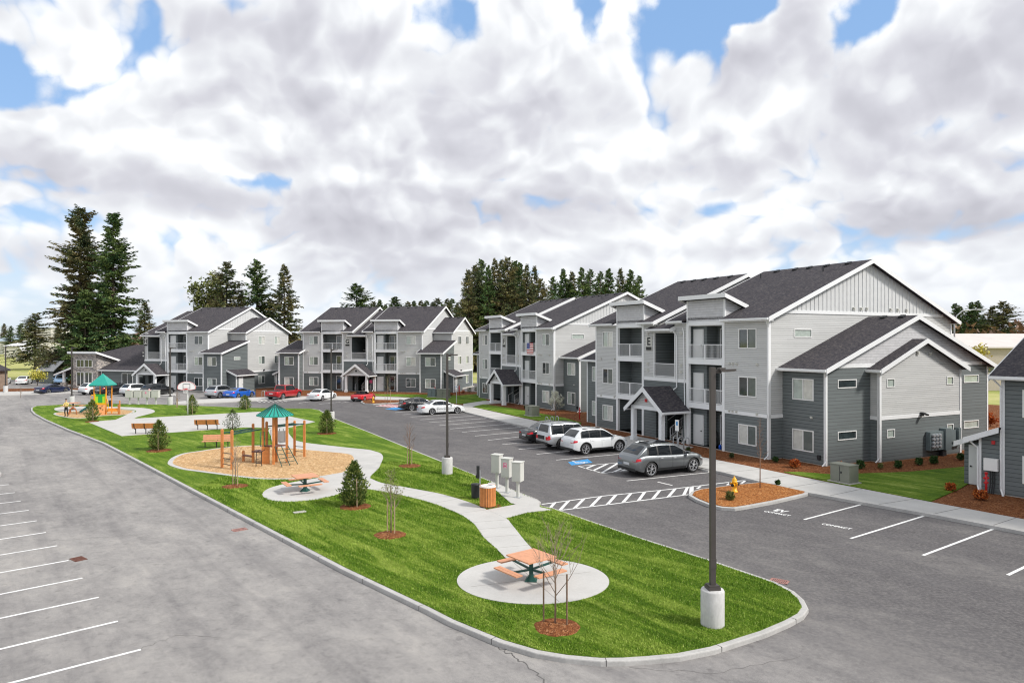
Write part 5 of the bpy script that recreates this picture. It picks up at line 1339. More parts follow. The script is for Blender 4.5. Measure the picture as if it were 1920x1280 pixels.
place('sedan', 604, 751.2, 16, color=whitep, label='white sedan parked between the red pickup and the red roadster')
place('pickup', 530, 749.8, 16, color=redp, label='red pickup truck with a black covered bed', cat='pickup truck')
place('coupe', 446, 747, 17, color=bluep, label='bright blue coupe beside the silver crossover')
place('suv', 411.6, 746.2, 17, color=silvl, label='silver crossover parked next to the bright blue coupe')
place('suv', 289, 742.5, 22, color=blackp, label='black crossover parked behind the far mailboxes', detail=False)
place('suv', 250, 742.3, 22, color=whitep, label='white crossover partly hidden by the black one at the far mailboxes', detail=False)
place('bigsuv', 205, 740.6, 24, color=blackp, label='long black vehicle behind the small playground tower', detail=False)
place('suv', 172, 740.0, 24, color=whitep, label='white crossover in front of the stone clubhouse tower', detail=False)
place('coupe', 91, 738.3, 16, color=navyp, label='navy blue coupe at the far left end of the asphalt', detail=False)
car('suv', color=lbl, pos=(-81.5, 126.5), head=R(-62), label='light blue crossover facing the camera by the big fir trees', detail=False)
car('sedan', color=whitep, pos=(-86.2, 122.5), head=R(112), label='white sedan in the far left lot, nearer the fir trees', detail=False)
car('sedan', color=whitep, pos=(-89.6, 121.8), head=R(112), label='white sedan at the left edge of the picture', detail=False)
# ------------------------------------------------ clubhouse and far buildings
def clubhouse():
    # placed in the frame of building H: its right end touches the stair hall
    a = R(17.0); ox, oy = -45.85-12.45*math.cos(a), 105.5+12.45*math.sin(a)
    root = empty('clubhouse', (ox, oy, 0), -a, 'low clubhouse with a stone entrance tower and large dark roof', 'building')
    b = MB(); wally(b, -1.0, -7.2, 0, .15, 3.0, [(-2.9, -.9, .5, 2.6)]); b.box(-.12, 0, -1, 16, .15, 3.0); b.build('wall', MT['dark'], root)
    z = lambda y: 3.15+(y+1.5)*.40
    rp = MB(); c = 8.2
    slab(rp, [(-7.4, -1.5, z(-1.5)), (.25, -1.5, z(-1.5)), (.25, c, z(c)), (-7.4, c, z(c))], .18); slab(rp, [(-16.9, 2.6, z(2.6)), (-7.4, 2.6, z(2.6)), (-7.4, c, z(c)), (-9.6, c, z(c))], .18)
    slab(rp, [(.25, 17.9, z(-1.5)), (-16.9, 17.9, z(-1.5)), (-9.6, c, z(c)), (.25, c, z(c))], .18); slab(rp, [(-16.9, 17.9, z(-1.5)), (-16.9, 2.6, z(2.6)-1.2), (-9.6, c, z(c))], .18); rp.build('roof', MT['roof'], root)
    t = MB(); gutter(t, -7.2, .3, -1.5, z(-1.5)); t.box(-7.1, -6.95, -1.04, -.95, .1, 3.0)
    # stone tower
    s = MB(); f = -1.9; tall = lambda y: 5.75-(y-f)*.30
    hol = [(-11.0, -9.6, .6, 2.7), (-9.35, -7.95, .6, 2.7), (-11.0, -9.6, 3.6, 4.7), (-9.35, -7.95, 3.6, 4.7)]
    wally(s, f, -11.8, -7.2, .1, 5.6, hol, th=.25); s.poly([(-7.2, f, .1), (-7.2, 6, .1), (-7.2, 6, tall(6)-.2), (-7.2, f, 5.6)]); s.poly([(-11.8, f, .1), (-11.8, 6, .1), (-11.8, 6, tall(6)-.2), (-11.8, f, 5.6)]); s.build('stone_tower', MT['stone'], root)
    for h in hol: windowpart(root, 'y', f, *h, -1, kinds=('gdark', 'gdark'), tiny=False)
    windowpart(root, 'y', -1.0, -2.9, -.9, .5, 2.6, -1, kinds=('gdark', 'gdark'))
    rp = MB(); slab(rp, [(-12.4, f-.5, tall(f-.5)+.1), (-6.6, f-.5, tall(f-.5)+.1), (-6.6, 6, tall(6)+.1), (-12.4, 6, tall(6)+.1)], .15); rp.build('tower_roof', MT['roof'], root)
    t.box(-12.4, -6.6, f-.56, f-.5, tall(f-.5)-.22, tall(f-.5)+.12)
    for x, sg in ((-6.6, 1), (-12.4, -1)): rake(t, x+.001*sg, (f-.5, tall(f-.5)+.1), (4.3, tall(4.3)+.1), h=.3, sgn=sg)
    # entry porch on the left
    rp = MB(); slab(rp, [(-11.8, f-.2, 3.55), (-11.8, 3, 3.55), (-15.4, 3, 2.35), (-15.4, f-.2, 2.35)], .12); rp.build('porch_roof', MT['roof'], root)
    vs = [(-11.8, f-.25, 3.58), (-15.5, f-.25, 2.36), (-15.5, f-.25, 2.10), (-11.8, f-.25, 3.28)]; t.add(vs+[(p[0], p[1]-.06, p[2]) for p in vs], [(0, 1, 2, 3), (7, 6, 5, 4), (0, 4, 5, 1), (2, 6, 7, 3)])
    t.box(-14.0, -13.7, f, f+.3, 1.1, 2.75); t.build('trim', MT['trim'], root)
    p = MB(); p.box(-14.2, -13.5, f-.2, f+.5, 0, 1.1); p.build('stone_pillar', MT['stone'], root)
    w = MB(); w.box(-15.3, -11.8, 2.9, 3.0, .1, 2.6); w.build('entry_wall', MT['dark'], root)
    p = MB(); p.box(-14.9, -13.2, 2.84, 2.9, .3, 2.3); p.build('entry_glazing', MT['gdark'], root)
    for x in (-3.2, -4.9): roofvent(root, x, c-.7, z(c-.7), .4)
    fd = MB(); fd.box(-11.7, -.05, -.95, 16, 0, .15); fd.build('foundation', MT['found'], root)
clubhouse()
wallm = plain('pale_cream_wall', (.62, .60, .55), .8, var=.06); tanm = plain('tan_stucco_wall', (.47, .41, .35), .8, var=.06); palroof = plain('pale_membrane_roof', (.60, .55, .52), .7, var=.08, sc=.5); whroof = plain('white_metal_roof', (.74, .75, .76), .5, var=.04); blroof = plain('blue_grey_roof', (.35, .43, .50), .6, var=.05); grnw = plain('grey_green_shed_wall', (.24, .27, .25), .8, var=.05); brw = plain('brown_brick_wall', (.28, .21, .16), .85, var=.2, sc=2)
def far_house(name, x0, x1, Y, dep, hw_, hr, wall, roof, label, cat='building', ridge='x', windows=3):
    root = empty(name, ((x0+x1)/2, Y, 0), 0, label, cat); w = (x1-x0)/2
    b = MB(); b.box(-w, w, 0, dep, 0, hw_); 
    if ridge == 'y': b.poly([(-w, -.01, hw_), (w, -.01, hw_), (0, -.01, hr)])
    else: b.poly([(w, 0, hw_), (w, dep, hw_), (w, dep/2, hr)]); b.poly([(-w, 0, hw_), (-w, dep, hw_), (-w, dep/2, hr)])
    b.build('wall', wall, root)
    r = MB(); o = .5
    if ridge == 'x':
        slab(r, [(-w-o, -o, hw_-.1), (w+o, -o, hw_-.1), (w+o, dep/2, hr), (-w-o, dep/2, hr)], .2); slab(r, [(w+o, dep+o, hw_-.1), (-w-o, dep+o, hw_-.1), (-w-o, dep/2, hr), (w+o, dep/2, hr)], .2)
    else:
        slab(r, [(-w-o, -o, hw_-.15), (0, -o, hr+.1), (0, dep, hr+.1), (-w-o, dep, hw_-.15)], .2); slab(r, [(0, -o, hr+.1), (w+o, -o, hw_-.15), (w+o, dep, hw_-.15), (0, dep, hr+.1)], .2)
    r.build('roof', roof, root)
    for i in range(windows):
        cx = -w+2*w*(i+.5)/windows; q = MB(); q.box(cx-.6, cx+.6, -.06, -.0, hw_*.4, hw_*.4+1.2); f = q.build('window', MT['white'], root); q = MB(); q.box(cx-.52, cx+.52, -.08, -.061, hw_*.4+.08, hw_*.4+1.12); q.build('pane', MT['gdark'], f)
    return root
far_house('shed', AT(75, 128), AT(99, 128), 128, 5, 2.4, 4.0, grnw, MT['soffit'], 'small grey green shed at the foot of the big fir trees', 'shed', 'x', 0)
far_house('house', AT(-110, 108), AT(-12, 108), 108, 3, 3.3, 5.2, brw, MT['roof'], 'brown low house cut off by the left edge of the picture', 'house', 'y', 1)
far_house('warehouse', AT(8, 330), AT(46, 330), 330, 30, 5.5, 8.0, wallm, whroof, 'white roofed building on the horizon at far left', 'building', 'x', 3)
far_house('warehouse', AT(-10, 420), AT(24, 420), 420, 30, 8, 11.5, wallm, blroof, 'blue grey roofed building behind the white roofed one', 'building', 'x', 2)
far_house('house', AT(30, 270), AT(44, 270), 270, 10, 3.2, 5.5, wallm, whroof, 'small white house at the edge of the far field', 'house', 'y', 1)
far_house('office_block', AT(40, 380), AT(96, 380), 380, 40, 15, 15.2, wallm, whroof, 'tall white block seen through the fir trees at far left', 'building', 'x', 6)
far_house('apartment_block', AT(1800, 108), AT(1990, 108), 108, 16, 6.85, 8.9, tanm, palroof, 'tan building with a pale roof behind the right end of the scene', 'building', 'x', 5)

# ------------------------------------------------ street furniture
def base_at(u, v, z=0): return (*G(u, v, z), z)
def light_pole(u, v, label, z=.14, arms=(1,), dirv=0.0):
    x, y, _ = base_at(u, v, z); root = empty('light_pole', (x, y, z), dirv, label, 'light pole', 'parking lot light poles on round concrete bases')
    b = MB(); b.smooth = True; b.lathe([(.305, -.1), (.305, .90), (.285, .935), (.0, .94)], n=32, cap=False); b.build('concrete_base', MT['polebase'], root)
    b = MB(); b.box(-.16, .16, -.16, .16, .94, 1.02); b.box(-.14, .14, -.14, .14, 1.02, 1.06); b.build('base_cover', MT['bronze'], root)
    b = MB(); b.box(-.065, .065, -.065, .065, 1.06, 6.78); b.build('pole', MT['bronze'], root)
    b = MB(); b.box(-.075, .075, -.08, -.065, 1.5, 1.75); b.build('hand_hole_cover', MT['bronze'], root)
    for s in arms:
        b = MB(); b.box(s*.065, s*.22, -.04, .04, 6.62, 6.72); b.build('arm', MT['bronze'], root)
        b = MB(); b.obox((s*.38, 0, 6.70), (.42, .32, .055), ry=-.06*s); b.obox((s*.24, 0, 6.735), (.16, .2, .06)); h = b.build('lamp_head', MT['bronze'], root)
        b = MB(); b.obox((s*.42, 0, 6.668), (.28, .24, .012), ry=-.06*s); b.build('lens', MT['galv'], h)
light_pole(1336, 1170, 'nearest light pole, on the lawn tip at the right end of the island', dirv=R(8))
light_pole(838.5, 888, 'light pole on the lawn behind the near mailboxes', dirv=R(10))
light_pole(621, 790, 'light pole just behind the shrub right of the playground roof', dirv=R(10))
light_pole(319, 758.5, 'light pole left of the basketball hoop', dirv=R(10))
light_pole(134.5, 757, 'light pole behind the person in yellow', dirv=R(10))
light_pole(10.5, 735, 'light pole at the left edge by the two white sedans', dirv=R(10))

def mailbox(u, v, label, group, notice=False, yaw=0.0, s=.46, h=.90, leg=.78):
    x, y, z = base_at(u, v, .16); root = empty('mailbox_cluster', (x, y, z), yaw, label, 'mailbox', group)
    b = MB(); b.box(-.06, .06, -.06, .06, 0, leg); b.build('pedestal', MT['mailbox'], root)
    b = MB(); b.box(-.15, .15, -.15, .15, 0, .02); b.build('base_plate', MT['galv'], root)
    b = MB(); b.box(-s/2, s/2, -.22, .22, leg, leg+h); c = b.build('cabinet', MT['mailbox'], root, bevel=.012)
    b = MB(); b.box(-s/2-.03, s/2+.03, -.25, .25, leg+h, leg+h+.035); b.build('top', MT['mailbox'], root, bevel=.01)
    b = MB(); b.box(-s/2+.03, s/2-.03, -.232, -.221, leg+.05, leg+h-.05); d = b.build('door', MT['mailbox'], root)
    if notice:
        b = MB(); b.box(-.095, .095, -.242, -.233, leg+.46, leg+.72); b.build('notice', MT['white'], root)
        b = MB()
        for (p, q, r, t) in ((-.09, .09, .68, .715), (-.09, -.06, .47, .68), (.06, .09, .47, .68), (-.02, .02, .47, .66), (-.06, .06, .55, .59)): b.box(p, q, -.246, -.2425, leg+r, leg+t)
        b.build('notice_print', MT['pink'], root)
nm = 'grey pedestal mailboxes on the pad at the near crossing'; fm = 'grey pedestal mailboxes by the far playground'
mailbox(932, 914, 'furthest left of the three grey mailboxes at the near crossing', nm, yaw=R(-24)); mailbox(950.5, 923, 'middle one of the three near mailboxes, with a pink printed notice', nm, True, yaw=R(-24)); mailbox(971, 932, 'right one of the three grey mailboxes, closest to the crossing', nm, yaw=R(-24))
for u, l, n in ((243, 'leftmost of the four far mailboxes, next to the waste station', 0), (259.5, 'second from left of the four far mailboxes', 0), (275.5, 'third from left of the four far mailboxes, with a pink notice', 1), (292, 'rightmost of the four far mailboxes', 0)):
    mailbox(u, 758, l, fm, bool(n), yaw=R(-4), s=.86, h=.86, leg=.80)

def trash(u, v):
    x, y, z = base_at(u, v, .16); root = empty('trash_receptacle', (x, y, z), 0, 'round orange slatted litter bin on the mulch beside the ramp', 'litter bin')
    b = MB(); n = 30
    for i in range(n):
        a = 2*PI*i/n; b.obox((.355*math.cos(a), .355*math.sin(a), .50), (.025, .055, .90), rz=a)
    b.build('slats', MT['cedar'], root)
    b = MB(); b.smooth = True; b.lathe([(.33, .04), (.335, .92)], n=30, cap=False); b.build('liner', MT['black'], root)
    b = MB(); b.smooth = True; b.lathe([(.375, .90), (.375, .94), (.20, .97), (.20, .90)], n=30, cap=False); b.build('lid_ring', MT['white'], root)
    b = MB(); b.lathe([(.35, .0), (.35, .05)], n=30); b.build('base', MT['black'], root)
trash(914.5, 949)
def wastestation(u, v, label, sc=1.0):
    x, y, z = base_at(u, v, .15); root = empty('pet_waste_station', (x, y, z), 0, label, 'waste station')
    b = MB(); b.box(-.03, .03, -.03, .03, 0, 1.35); b.build('post', MT['galv'], root)
    b = MB(); b.box(-.16, -.02, -.12, .03, 1.0, 1.58); b.box(-.20, -.10, -.1, .02, 1.02, 1.14); b.build('bag_dispenser', MT['black'], root)
    b = MB(); b.smooth = True; b.lathe([(.19, .08), (.20, .66), (.21, .68), (.21, .72), (.0, .74)], c=(-.22, 0, 0), n=20, cap=False); b.build('bin', MT['polemetal'], root)
wastestation(900, 935, 'pet waste post with dark bin behind the orange slatted bin'); wastestation(211, 762, 'pet waste post with dark bin left of the four far mailboxes')

def hydrant(u, v, label, z=.16, s=1.0):
    x, y, _ = base_at(u, v, z); root = empty('fire_hydrant', (x, y, z), R(-40), label, 'hydrant', 'yellow fire hydrants'); root.scale = (s, s, s)
    b = MB(); b.smooth = True; b.lathe([(.16, 0), (.16, .05), (.115, .06), (.115, .46), (.135, .47), (.135, .51), (.12, .52), (.115, .60), (.08, .67), (.04, .70), (.04, .76), (.0, .77)], n=20, cap=False); b.build('body', MT['yellow'], root)
    b = MB(); b.tube([(-.20, 0, .40), (.20, 0, .40)], .055, 10); b.tube([(0, -.22, .36), (0, 0, .36)], .07, 10); b.build('outlet', MT['yellow'], root)
    b = MB(); b.tube([(-.24, 0, .40), (-.20, 0, .40)], .07, 8); b.tube([(.20, 0, .40), (.24, 0, .40)], .07, 8); b.tube([(0, -.26, .36), (0, -.22, .36)], .085, 8); b.build('cap', MT['polemetal'] if s > .9 else MT['yellow'], root)
hydrant(1377, 921.5, 'yellow fire hydrant on the orange mulch island at the near crossing'); hydrant(700, 754.5, 'yellow fire hydrant on the far mulch island by the red roadster', .17)
def transformer(u, v, w, d, h, yaw, label, mat='boxgreen'):
    x, y, z = base_at(u, v, .14); root = empty('transformer_box', (x, y, z), yaw, label, 'utility box', 'green grey utility boxes on the verge')
    b = MB(); b.box(-w/2-.1, w/2+.1, -d/2-.1, d/2+.1, -.1, .04); b.build('pad', MT['found'], root)
    b = MB(); b.box(-w/2, w/2, -d/2, d/2, .04, h); b.build('cabinet', MT[mat], root, bevel=.02)
    b = MB(); b.box(-w/2-.02, w/2+.02, -d/2-.03, d/2+.02, h, h+.05); b.build('lid', MT[mat], root)
    b = MB(); b.box(-.01, .01, -d/2-.012, -d/2, .1, h-.05); b.box(.06, .12, -d/2-.03, -d/2, h*.55, h*.66); b.build('door_seam', MT['polemetal'], root)
transformer(1583, 903, 1.15, .75, .92, R(-62), 'olive grey utility box on the lawn in front of building E'); transformer(998, 779, 1.35, .9, .95, R(-62), 'green grey utility box in front of the building with the flag')
transformer(811, 743.5, 1.1, .9, 1.0, R(-14), 'left one of two utility boxes right of building G', 'meter'); transformer(832, 745, 1.5, 1.1, 1.1, R(-14), 'right one of two utility boxes right of building G')
def red_standpipe(u, v, label, h=.95):
    x, y, z = base_at(u, v, .1); root = empty('fire_standpipe', (x, y, z), 0, label, 'standpipe', 'red fire standpipes')
    b = MB(); b.smooth = True; b.tube([(0, 0, 0), (0, 0, h)], .055, 10); b.build('pipe', MT['red'], root)
    b = MB(); b.lathe([(.10, h*.55), (.10, h*.62)], n=12); b.tube([(-.12, 0, h*.8), (.12, 0, h*.8)], .05, 8); b.lathe([(.07, h), (.085, h+.05), (0, h+.09)], n=10, cap=False); b.build('fittings', MT['red'], root)
red_standpipe(1849, 928, 'red fire standpipe beside the white utility cabinet at the right edge', 1.05); red_standpipe(1087, 786, 'red fire standpipe left of building E', 1.1); red_standpipe(815.5, 741, 'red fire standpipe behind the utility boxes by building G', 1.1); red_standpipe(861, 741, 'red fire standpipe on the mulch right of the service shed door', 1.3)
def drain(u, v, yaw, label, mat):
    x, y = G(u, v); root = empty('catch_basin', (x, y, 0), yaw, label, 'drain grate', 'iron catch basin grates'); root.scale = (.66, .66, 1); b = MB()
    b.box(-.42, .42, -.30, -.24, .0, .012); b.box(-.42, .42, .24, .30, .0, .012); b.box(-.42, -.36, -.3, .3, .0, .012); b.box(.36, .42, -.3, .3, .0, .012); b.build('frame', mat, root)
    b = MB(); [b.box(-.36+.085*i, -.32+.085*i, -.24, .24, .001, .011) for i in range(9)]; b.box(-.36, .36, -.02, .02, .001, .012); b.build('grate', mat, root)
    b = MB(); b.box(-.36, .36, -.24, .24, -.002, .004); b.build('sump', MT['black'], root)
drain(147, 1047.5, R(-38), 'dark rusty drain grate at the end of a left parking line', MT['rust']); drain(449, 992.5, R(40), 'faded red drain grate beside the island kerb', MT['rustp']); drain(1461, 1089, R(-35), 'red drain grate by the kerb at the right tip of the island', MT['rustp'])
def lidbox(u, v, label):
    x, y = G(u, v, .15); b = MB(); b.box(-.26, .26, -.14, .14, 0, .03); o = b.build('irrigation_box', MT['found']); o.location = (x, y, .15); o.rotation_euler = (0, 0, R(35)); tag(o, label, 'valve box')
lidbox(562, 960, 'pale flat valve box lid set in the lawn'); 
def wheelstop(u, v, label):
    x, y = G(u, v); b = MB(); b.add([(-.9, -.09, 0), (.9, -.09, 0), (.9, .09, 0), (-.9, .09, 0), (-.86, -.05, .11), (.86, -.05, .11), (.86, .05, .11), (-.86, .05, .11)], [(4, 5, 6, 7), (0, 1, 5, 4), (1, 2, 6, 5), (2, 3, 7, 6), (3, 0, 4, 7)])
    o = b.build('wheel_stop', MT['kerb']); o.location = (x, y, 0); o.rotation_euler = (0, 0, R(-62)); tag(o, label, 'wheel stop')
wheelstop(1310, 880.5, 'concrete wheel stop in front of the grey crossover')
def bikerack(u, v, label, n=3, yaw=R(-62)):
    x, y = G(u, v, .14); root = empty('bike_rack', (x, y, .14), yaw, label, 'bike rack', 'looped bike racks')
    for i in range(n):
        b = MB(); b.smooth = True; c = (i-(n-1)/2)*.55; pts = [(c, -.22, 0), (c, -.22, .72)]+[(c, -.22*math.cos(t), .72+.15*math.sin(t)) for t in (R(40), R(90), R(140))]+[(c, .22, .72), (c, .22, 0)]; b.tube(pts, .03, 8); b.build('loop', MT['galv'], root)
bikerack(1035, 799, 'grey bike rack left of the white blossoming tree', yaw=R(30)); bikerack(496, 744, 'looped bike rack left of the red pickup', 2, yaw=R(75)); bikerack(1277, 842, 'low bike rack by the porch of building E', 3, yaw=R(-62))
def signpost(u, v, h, w, hh, label, mat='white', z=.13, text=None, yaw=R(-50)):
    x, y = G(u, v, z); root = empty('sign_post', (x, y, z), yaw, label, 'sign', 'small parking signs on posts')
    b = MB(); b.box(-.025, .025, -.025, .025, 0, h); b.build('post', MT['galv'], root)
    b = MB(); b.box(-w/2, w/2, -.045, -.025, h-hh, h); p = b.build('panel', MT[mat], root)
    b = MB(); b.box(-w*.22, w*.22, -.050, -.046, h-hh*.5, h-hh*.15); b.build('symbol', MT['paintblue'], p)
signpost(1270, 846, 2.15, .30, .75, 'white accessible parking sign at the right porch post of building E'); signpost(856, 757, 2.2, .3, .45, 'small sign on a thin post beyond the striped white sedan'); signpost(523, 745, 2.3, .3, .5, 'small white sign behind the red pickup')
b = MB(); b.box(0, .01, -.23, .23, 1.55, 1.9)
# notices on building G
x_, y_ = G(691, 738, 0)
# ------------------------------------------------ picnic tables
def picnic(u, v, yaw, label, planks=True):
    x, y, z = base_at(u, v, .16); root = empty('picnic_table', (x, y, z), yaw, label, 'picnic table', 'square picnic tables on green pedestals')
    b = MB(); [b.box(-.56, .56, -.56+.14*i, -.56+.14*i+.132, .73, .77) for i in range(8)]; b.build('table_top', MT['cedarp'], root)
    b = MB(); b.smooth = False; b.lathe([(.26, 0), (.26, .015), (.10, .16), (.085, .20), (.085, .68), (.16, .72)], n=4); b.build('pedestal', MT['greenmetal'], root)
    b = MB()
    for k in range(4):
        a = k*PI/2; d = Vector((math.cos(a), math.sin(a), 0)); b.bar(d*.06+Vector((0, 0, .34)), d*.92+Vector((0, 0, .40)), .05, .06)
    b.build('seat_arms', MT['greenmetal'], root)
    b = MB()
    for k in range(4): a = k*PI/2; d = Vector((math.cos(a), math.sin(a), 0)); b.bar(d*.06+Vector((0, 0, .68)), d*.5+Vector((0, 0, .71)), .05, .05)
    b.build('top_frame', MT['greenmetal'], root)
    for k in range(4):
        a = k*PI/2; b = MB(); c = Vector((math.cos(a), math.sin(a), 0))*.92; [b.obox((c.x+math.cos(a)*o, c.y+math.sin(a)*o, .445), (.12, 1.12, .04), rz=a) for o in (-.065, .065)]; b.build('seat', MT['cedarp'], root)
picnic(996, 1087, R(38), 'near picnic table on the round concrete pad'); picnic(572, 920, R(32), 'picnic table on the pad below the big playground'); picnic(137, 768, R(10), 'far picnic table behind the person in yellow')
def bench(u, v, yaw, label, mat='cedar', w=1.85, z=.16):
    x, y, _ = base_at(u, v, z); root = empty('park_bench', (x, y, z), yaw, label, 'bench', 'slatted park benches')
    b = MB(); [b.box(-w/2, w/2, -.20+.145*i, -.20+.145*i+.13, .43, .47) for i in range(3)]; b.build('seat', MT[mat], root)
    b = MB(); [b.obox((0, .27+.025*i, .56+.125*i), (w, .04, .115), rx=R(-12)) for i in range(3)]; b.build('backrest', MT[mat], root)
    for xx in (-w*.40, 0, w*.40):
        b = MB(); b.bar((xx, 0, 0), (xx, 0, .43), .055); b.bar((xx, -.2, .42), (xx, .27, .42), .05); b.bar((xx, .25, .40), (xx, .36, .86), .05); b.build('leg', MT['black'], root)
bench(273.5, 812.5, R(187), 'left bench on the court edge, partly hidden by a thuja', w=1.95); bench(389, 805, R(187), 'right bench on the court edge, seen from behind', w=1.95); bench(406, 838.5, R(10), 'bench on the lawn facing the big playground', 'cedarp', w=1.9)

def hoop():
    x, y, z = base_at(350, 777.5, .16); root = empty('basketball_hoop', (x, y, z), R(4), 'basketball hoop with fan shaped white backboard at the court', 'basketball hoop')
    b = MB(); b.smooth = True; b.tube([(0, .25, 0), (0, .25, 2.3), (0, .05, 2.95)], .07, 10); b.build('pole', MT['white'], root)
    b = MB(); pts = []
    pts = [(-.92, 2.72), (-.86, 2.60), (-.5, 2.52), (.5, 2.52), (.86, 2.60), (.92, 2.72)]+[(.92*math.cos(a), 2.78+.62*math.sin(a)) for a in [R(10+16*i) for i in range(11)]]
    n = len(pts); b.add([(p[0], 0, p[1]) for p in pts]+[(p[0], -.04, p[1]) for p in pts], [tuple(range(n)), tuple(range(2*n-1, n-1, -1))]+[(i, (i+1) % n, n+(i+1) % n, n+i) for i in range(n)]); bb = b.build('backboard', MT['white'], root)
    b = MB()
    for (p, q) in zip(pts, pts[1:]+pts[:1]): b.bar((p[0]*.97, -.045, 2.78+(p[1]-2.78)*.97), (q[0]*.97, -.045, 2.78+(q[1]-2.78)*.97), .035, .02)
    b.build('border', MT['red'], bb)
    b = MB(); [b.box(*q) for q in ((-.36, .36, -.05, -.041, 3.10, 3.14), (-.36, .36, -.05, -.041, 2.66, 2.70), (-.36, -.32, -.05, -.041, 2.66, 3.14), (.32, .36, -.05, -.041, 2.66, 3.14))]; b.build('target_square', MT['black'], bb)
    b = MB(); b.tube([(.23*math.cos(a), -.38+.23*math.sin(a), 2.62) for a in [R(30*i) for i in range(13)]], .022, 6, cap=False); b.box(-.05, .05, -.16, -.04, 2.58, 2.68); b.build('rim', MT['red'], root)
    b = MB()
    for i in range(10):
        a = R(36*i); a2 = R(36*i+30); b.bar((.22*math.cos(a), -.38+.22*math.sin(a), 2.6), (.13*math.cos(a2), -.38+.13*math.sin(a2), 2.22), .012)
    b.build('net', MT['white'], root)
hoop()

# ------------------------------------------------ big playground
def playground():
    o = G(514, 868, .17); root = empty('playground_tower', (o[0], o[1], .17), 0, 'orange post climbing frame with teal pyramid roof on wood chips', 'playground')
    def P(u, v): g = G(u, v, .17); return (g[0]-o[0], g[1]-o[1])
    def post(u, v, h, name='post', w=.13):
        p = P(u, v); b = MB(); b.box(p[0]-w/2, p[0]+w/2, p[1]-w/2, p[1]+w/2, -.05, h); b.add([(p[0]-w/2, p[1]-w/2, h), (p[0]+w/2, p[1]-w/2, h), (p[0]+w/2, p[1]+w/2, h), (p[0]-w/2, p[1]+w/2, h), (p[0], p[1], h+.06)], [(0, 1, 4), (1, 2, 4), (2, 3, 4), (3, 0, 4)]); b.build(name, MT['cedar'], root); return p
    a = post(416.5, 875.8, 2.22); b_ = post(434.9, 879, 2.24); c = post(474.5, 866.5, 2.35); d = post(456.3, 863.9, .62); e = post(493.2, 869, 2.95); f = post(513, 870, 2.95); g = post(518.2, 865.4, 2.95); h = post(538, 867, 2.95); i = post(500, 863.9, 2.42); j = post(552.3, 854, 2.25); k = post(570.6, 855.5, 2.3)
    cx, cy = sum(p[0] for p in (e, f, g, h))/4, sum(p[1] for p in (e, f, g, h))/4
    b = MB(); s = 1.12; ap = (cx, cy, 3.62); rot = R(28)
    cs = [(cx+s*math.sqrt(2)*math.cos(rot+R(45)+i_*PI/2)*.72, cy+s*math.sqrt(2)*math.sin(rot+R(45)+i_*PI/2)*.72, 2.93) for i_ in range(4)]
    cs = [(cx+1.08*math.cos(R(60*i_+15)), cy+1.08*math.sin(R(60*i_+15)), 2.95) for i_ in range(6)]
    b.add(cs+[ap]+[(p[0], p[1], p[2]-.07) for p in cs], [(i_, (i_+1) % 6, 6) for i_ in range(6)]+[(i_, 7+i_, 7+(i_+1) % 6, (i_+1) % 6) for i_ in range(6)]+[(12, 11, 10, 9, 8, 7)])
    rf = b.build('roof', MT['teal'], root); b = MB()
    for i_ in range(6):
        p, q = Vector(cs[i_]), Vector(cs[(i_+1) % 6])
        for t in (0, .25, .5, .75): m = p.lerp(q, t); tgt = Vector(ap).lerp(m, 0.0 if t == 0 else .45*abs(t-.5)*2); b.bar(m+Vector((0, 0, .01)), tgt+Vector((0, 0, .015)), .035, .035)
    b.build('rib', MT['greenmetal'], rf)
    # decks
    def deck(pts, z, mat, name='deck'): b = MB(); b.prism(pts, z-.07, z, bottom=True); b.build(name, mat, root)
    brown = plain('brown_deck', (.17, .075, .055), .6, var=.1)
    deck([(e[0], e[1]), (f[0], f[1]-.02), (h[0], h[1]), (g[0], g[1]+.05)], 1.10, brown)
    deck([(c[0]-.05, c[1]-.15), (e[0]-.05, e[1]-.1), (i[0]-.1, i[1]), (c[0], c[1]+.4)], .72, brown); deck([(d[0], d[1]-.15), (c[0]-.05, c[1]-.12), (c[0]-.05, c[1]+.2), (d[0], d[1]+.15)], .40, brown)
    b = MB(); b.prism([(e[0]-.02, e[1]-.05), (e[0]+.42, e[1]-.10), (e[0]+.42, e[1]-.04), (e[0]-.02, e[1]+.02)], 0, 1.04); b.build('side_panel', MT['cedar'], root)
    # overhead ladders
    def overhead(p0, p1, q0, q1, z0, z1):
        b = MB(); P0, P1, Q0, Q1 = [Vector((*p, z)) for p, z in ((p0, z0), (p1, z0), (q0, z1), (q1, z1))]; b.bar(P0, Q0, .06); b.bar(P1, Q1, .06)
        for t in range(1, 8): b.bar(P0.lerp(Q0, t/8), P1.lerp(Q1, t/8), .04)
        b.build('overhead_ladder', MT['greenmetal'], root)
    overhead(a, b_, c, (e[0]-.05, e[1]), 2.02, 2.10); overhead(i, g, j, k, 2.15, 2.12)
    def rungs(p, q, zs, name='ladder'): b = MB(); [b.bar((*p, z), (*q, z), .035) for z in zs]; b.build(name, MT['polemetal'], root)
    rungs(a, b_, (.22, .55, .88)); rungs(j, k, (.30, .62))
    # net climber and small ladder
    b = MB(); t0, t1 = (f[0]+.08, f[1]-.02, 1.08), (h[0]+.05, h[1]-.03, 1.08); g0, g1 = P(529, 875.5), P(558.5, 870)
    for t in (0, .5, 1): b.bar(Vector(t0).lerp(Vector(t1), t), Vector((*g0, 0)).lerp(Vector((*g1, 0)), t), .035)
    for s_ in (.2, .4, .6, .8): b.bar(Vector(t0).lerp(Vector((*g0, 0)), s_), Vector(t1).lerp(Vector((*g1, 0)), s_), .03)
    b.build('net_climber', MT['greenmetal'], root)
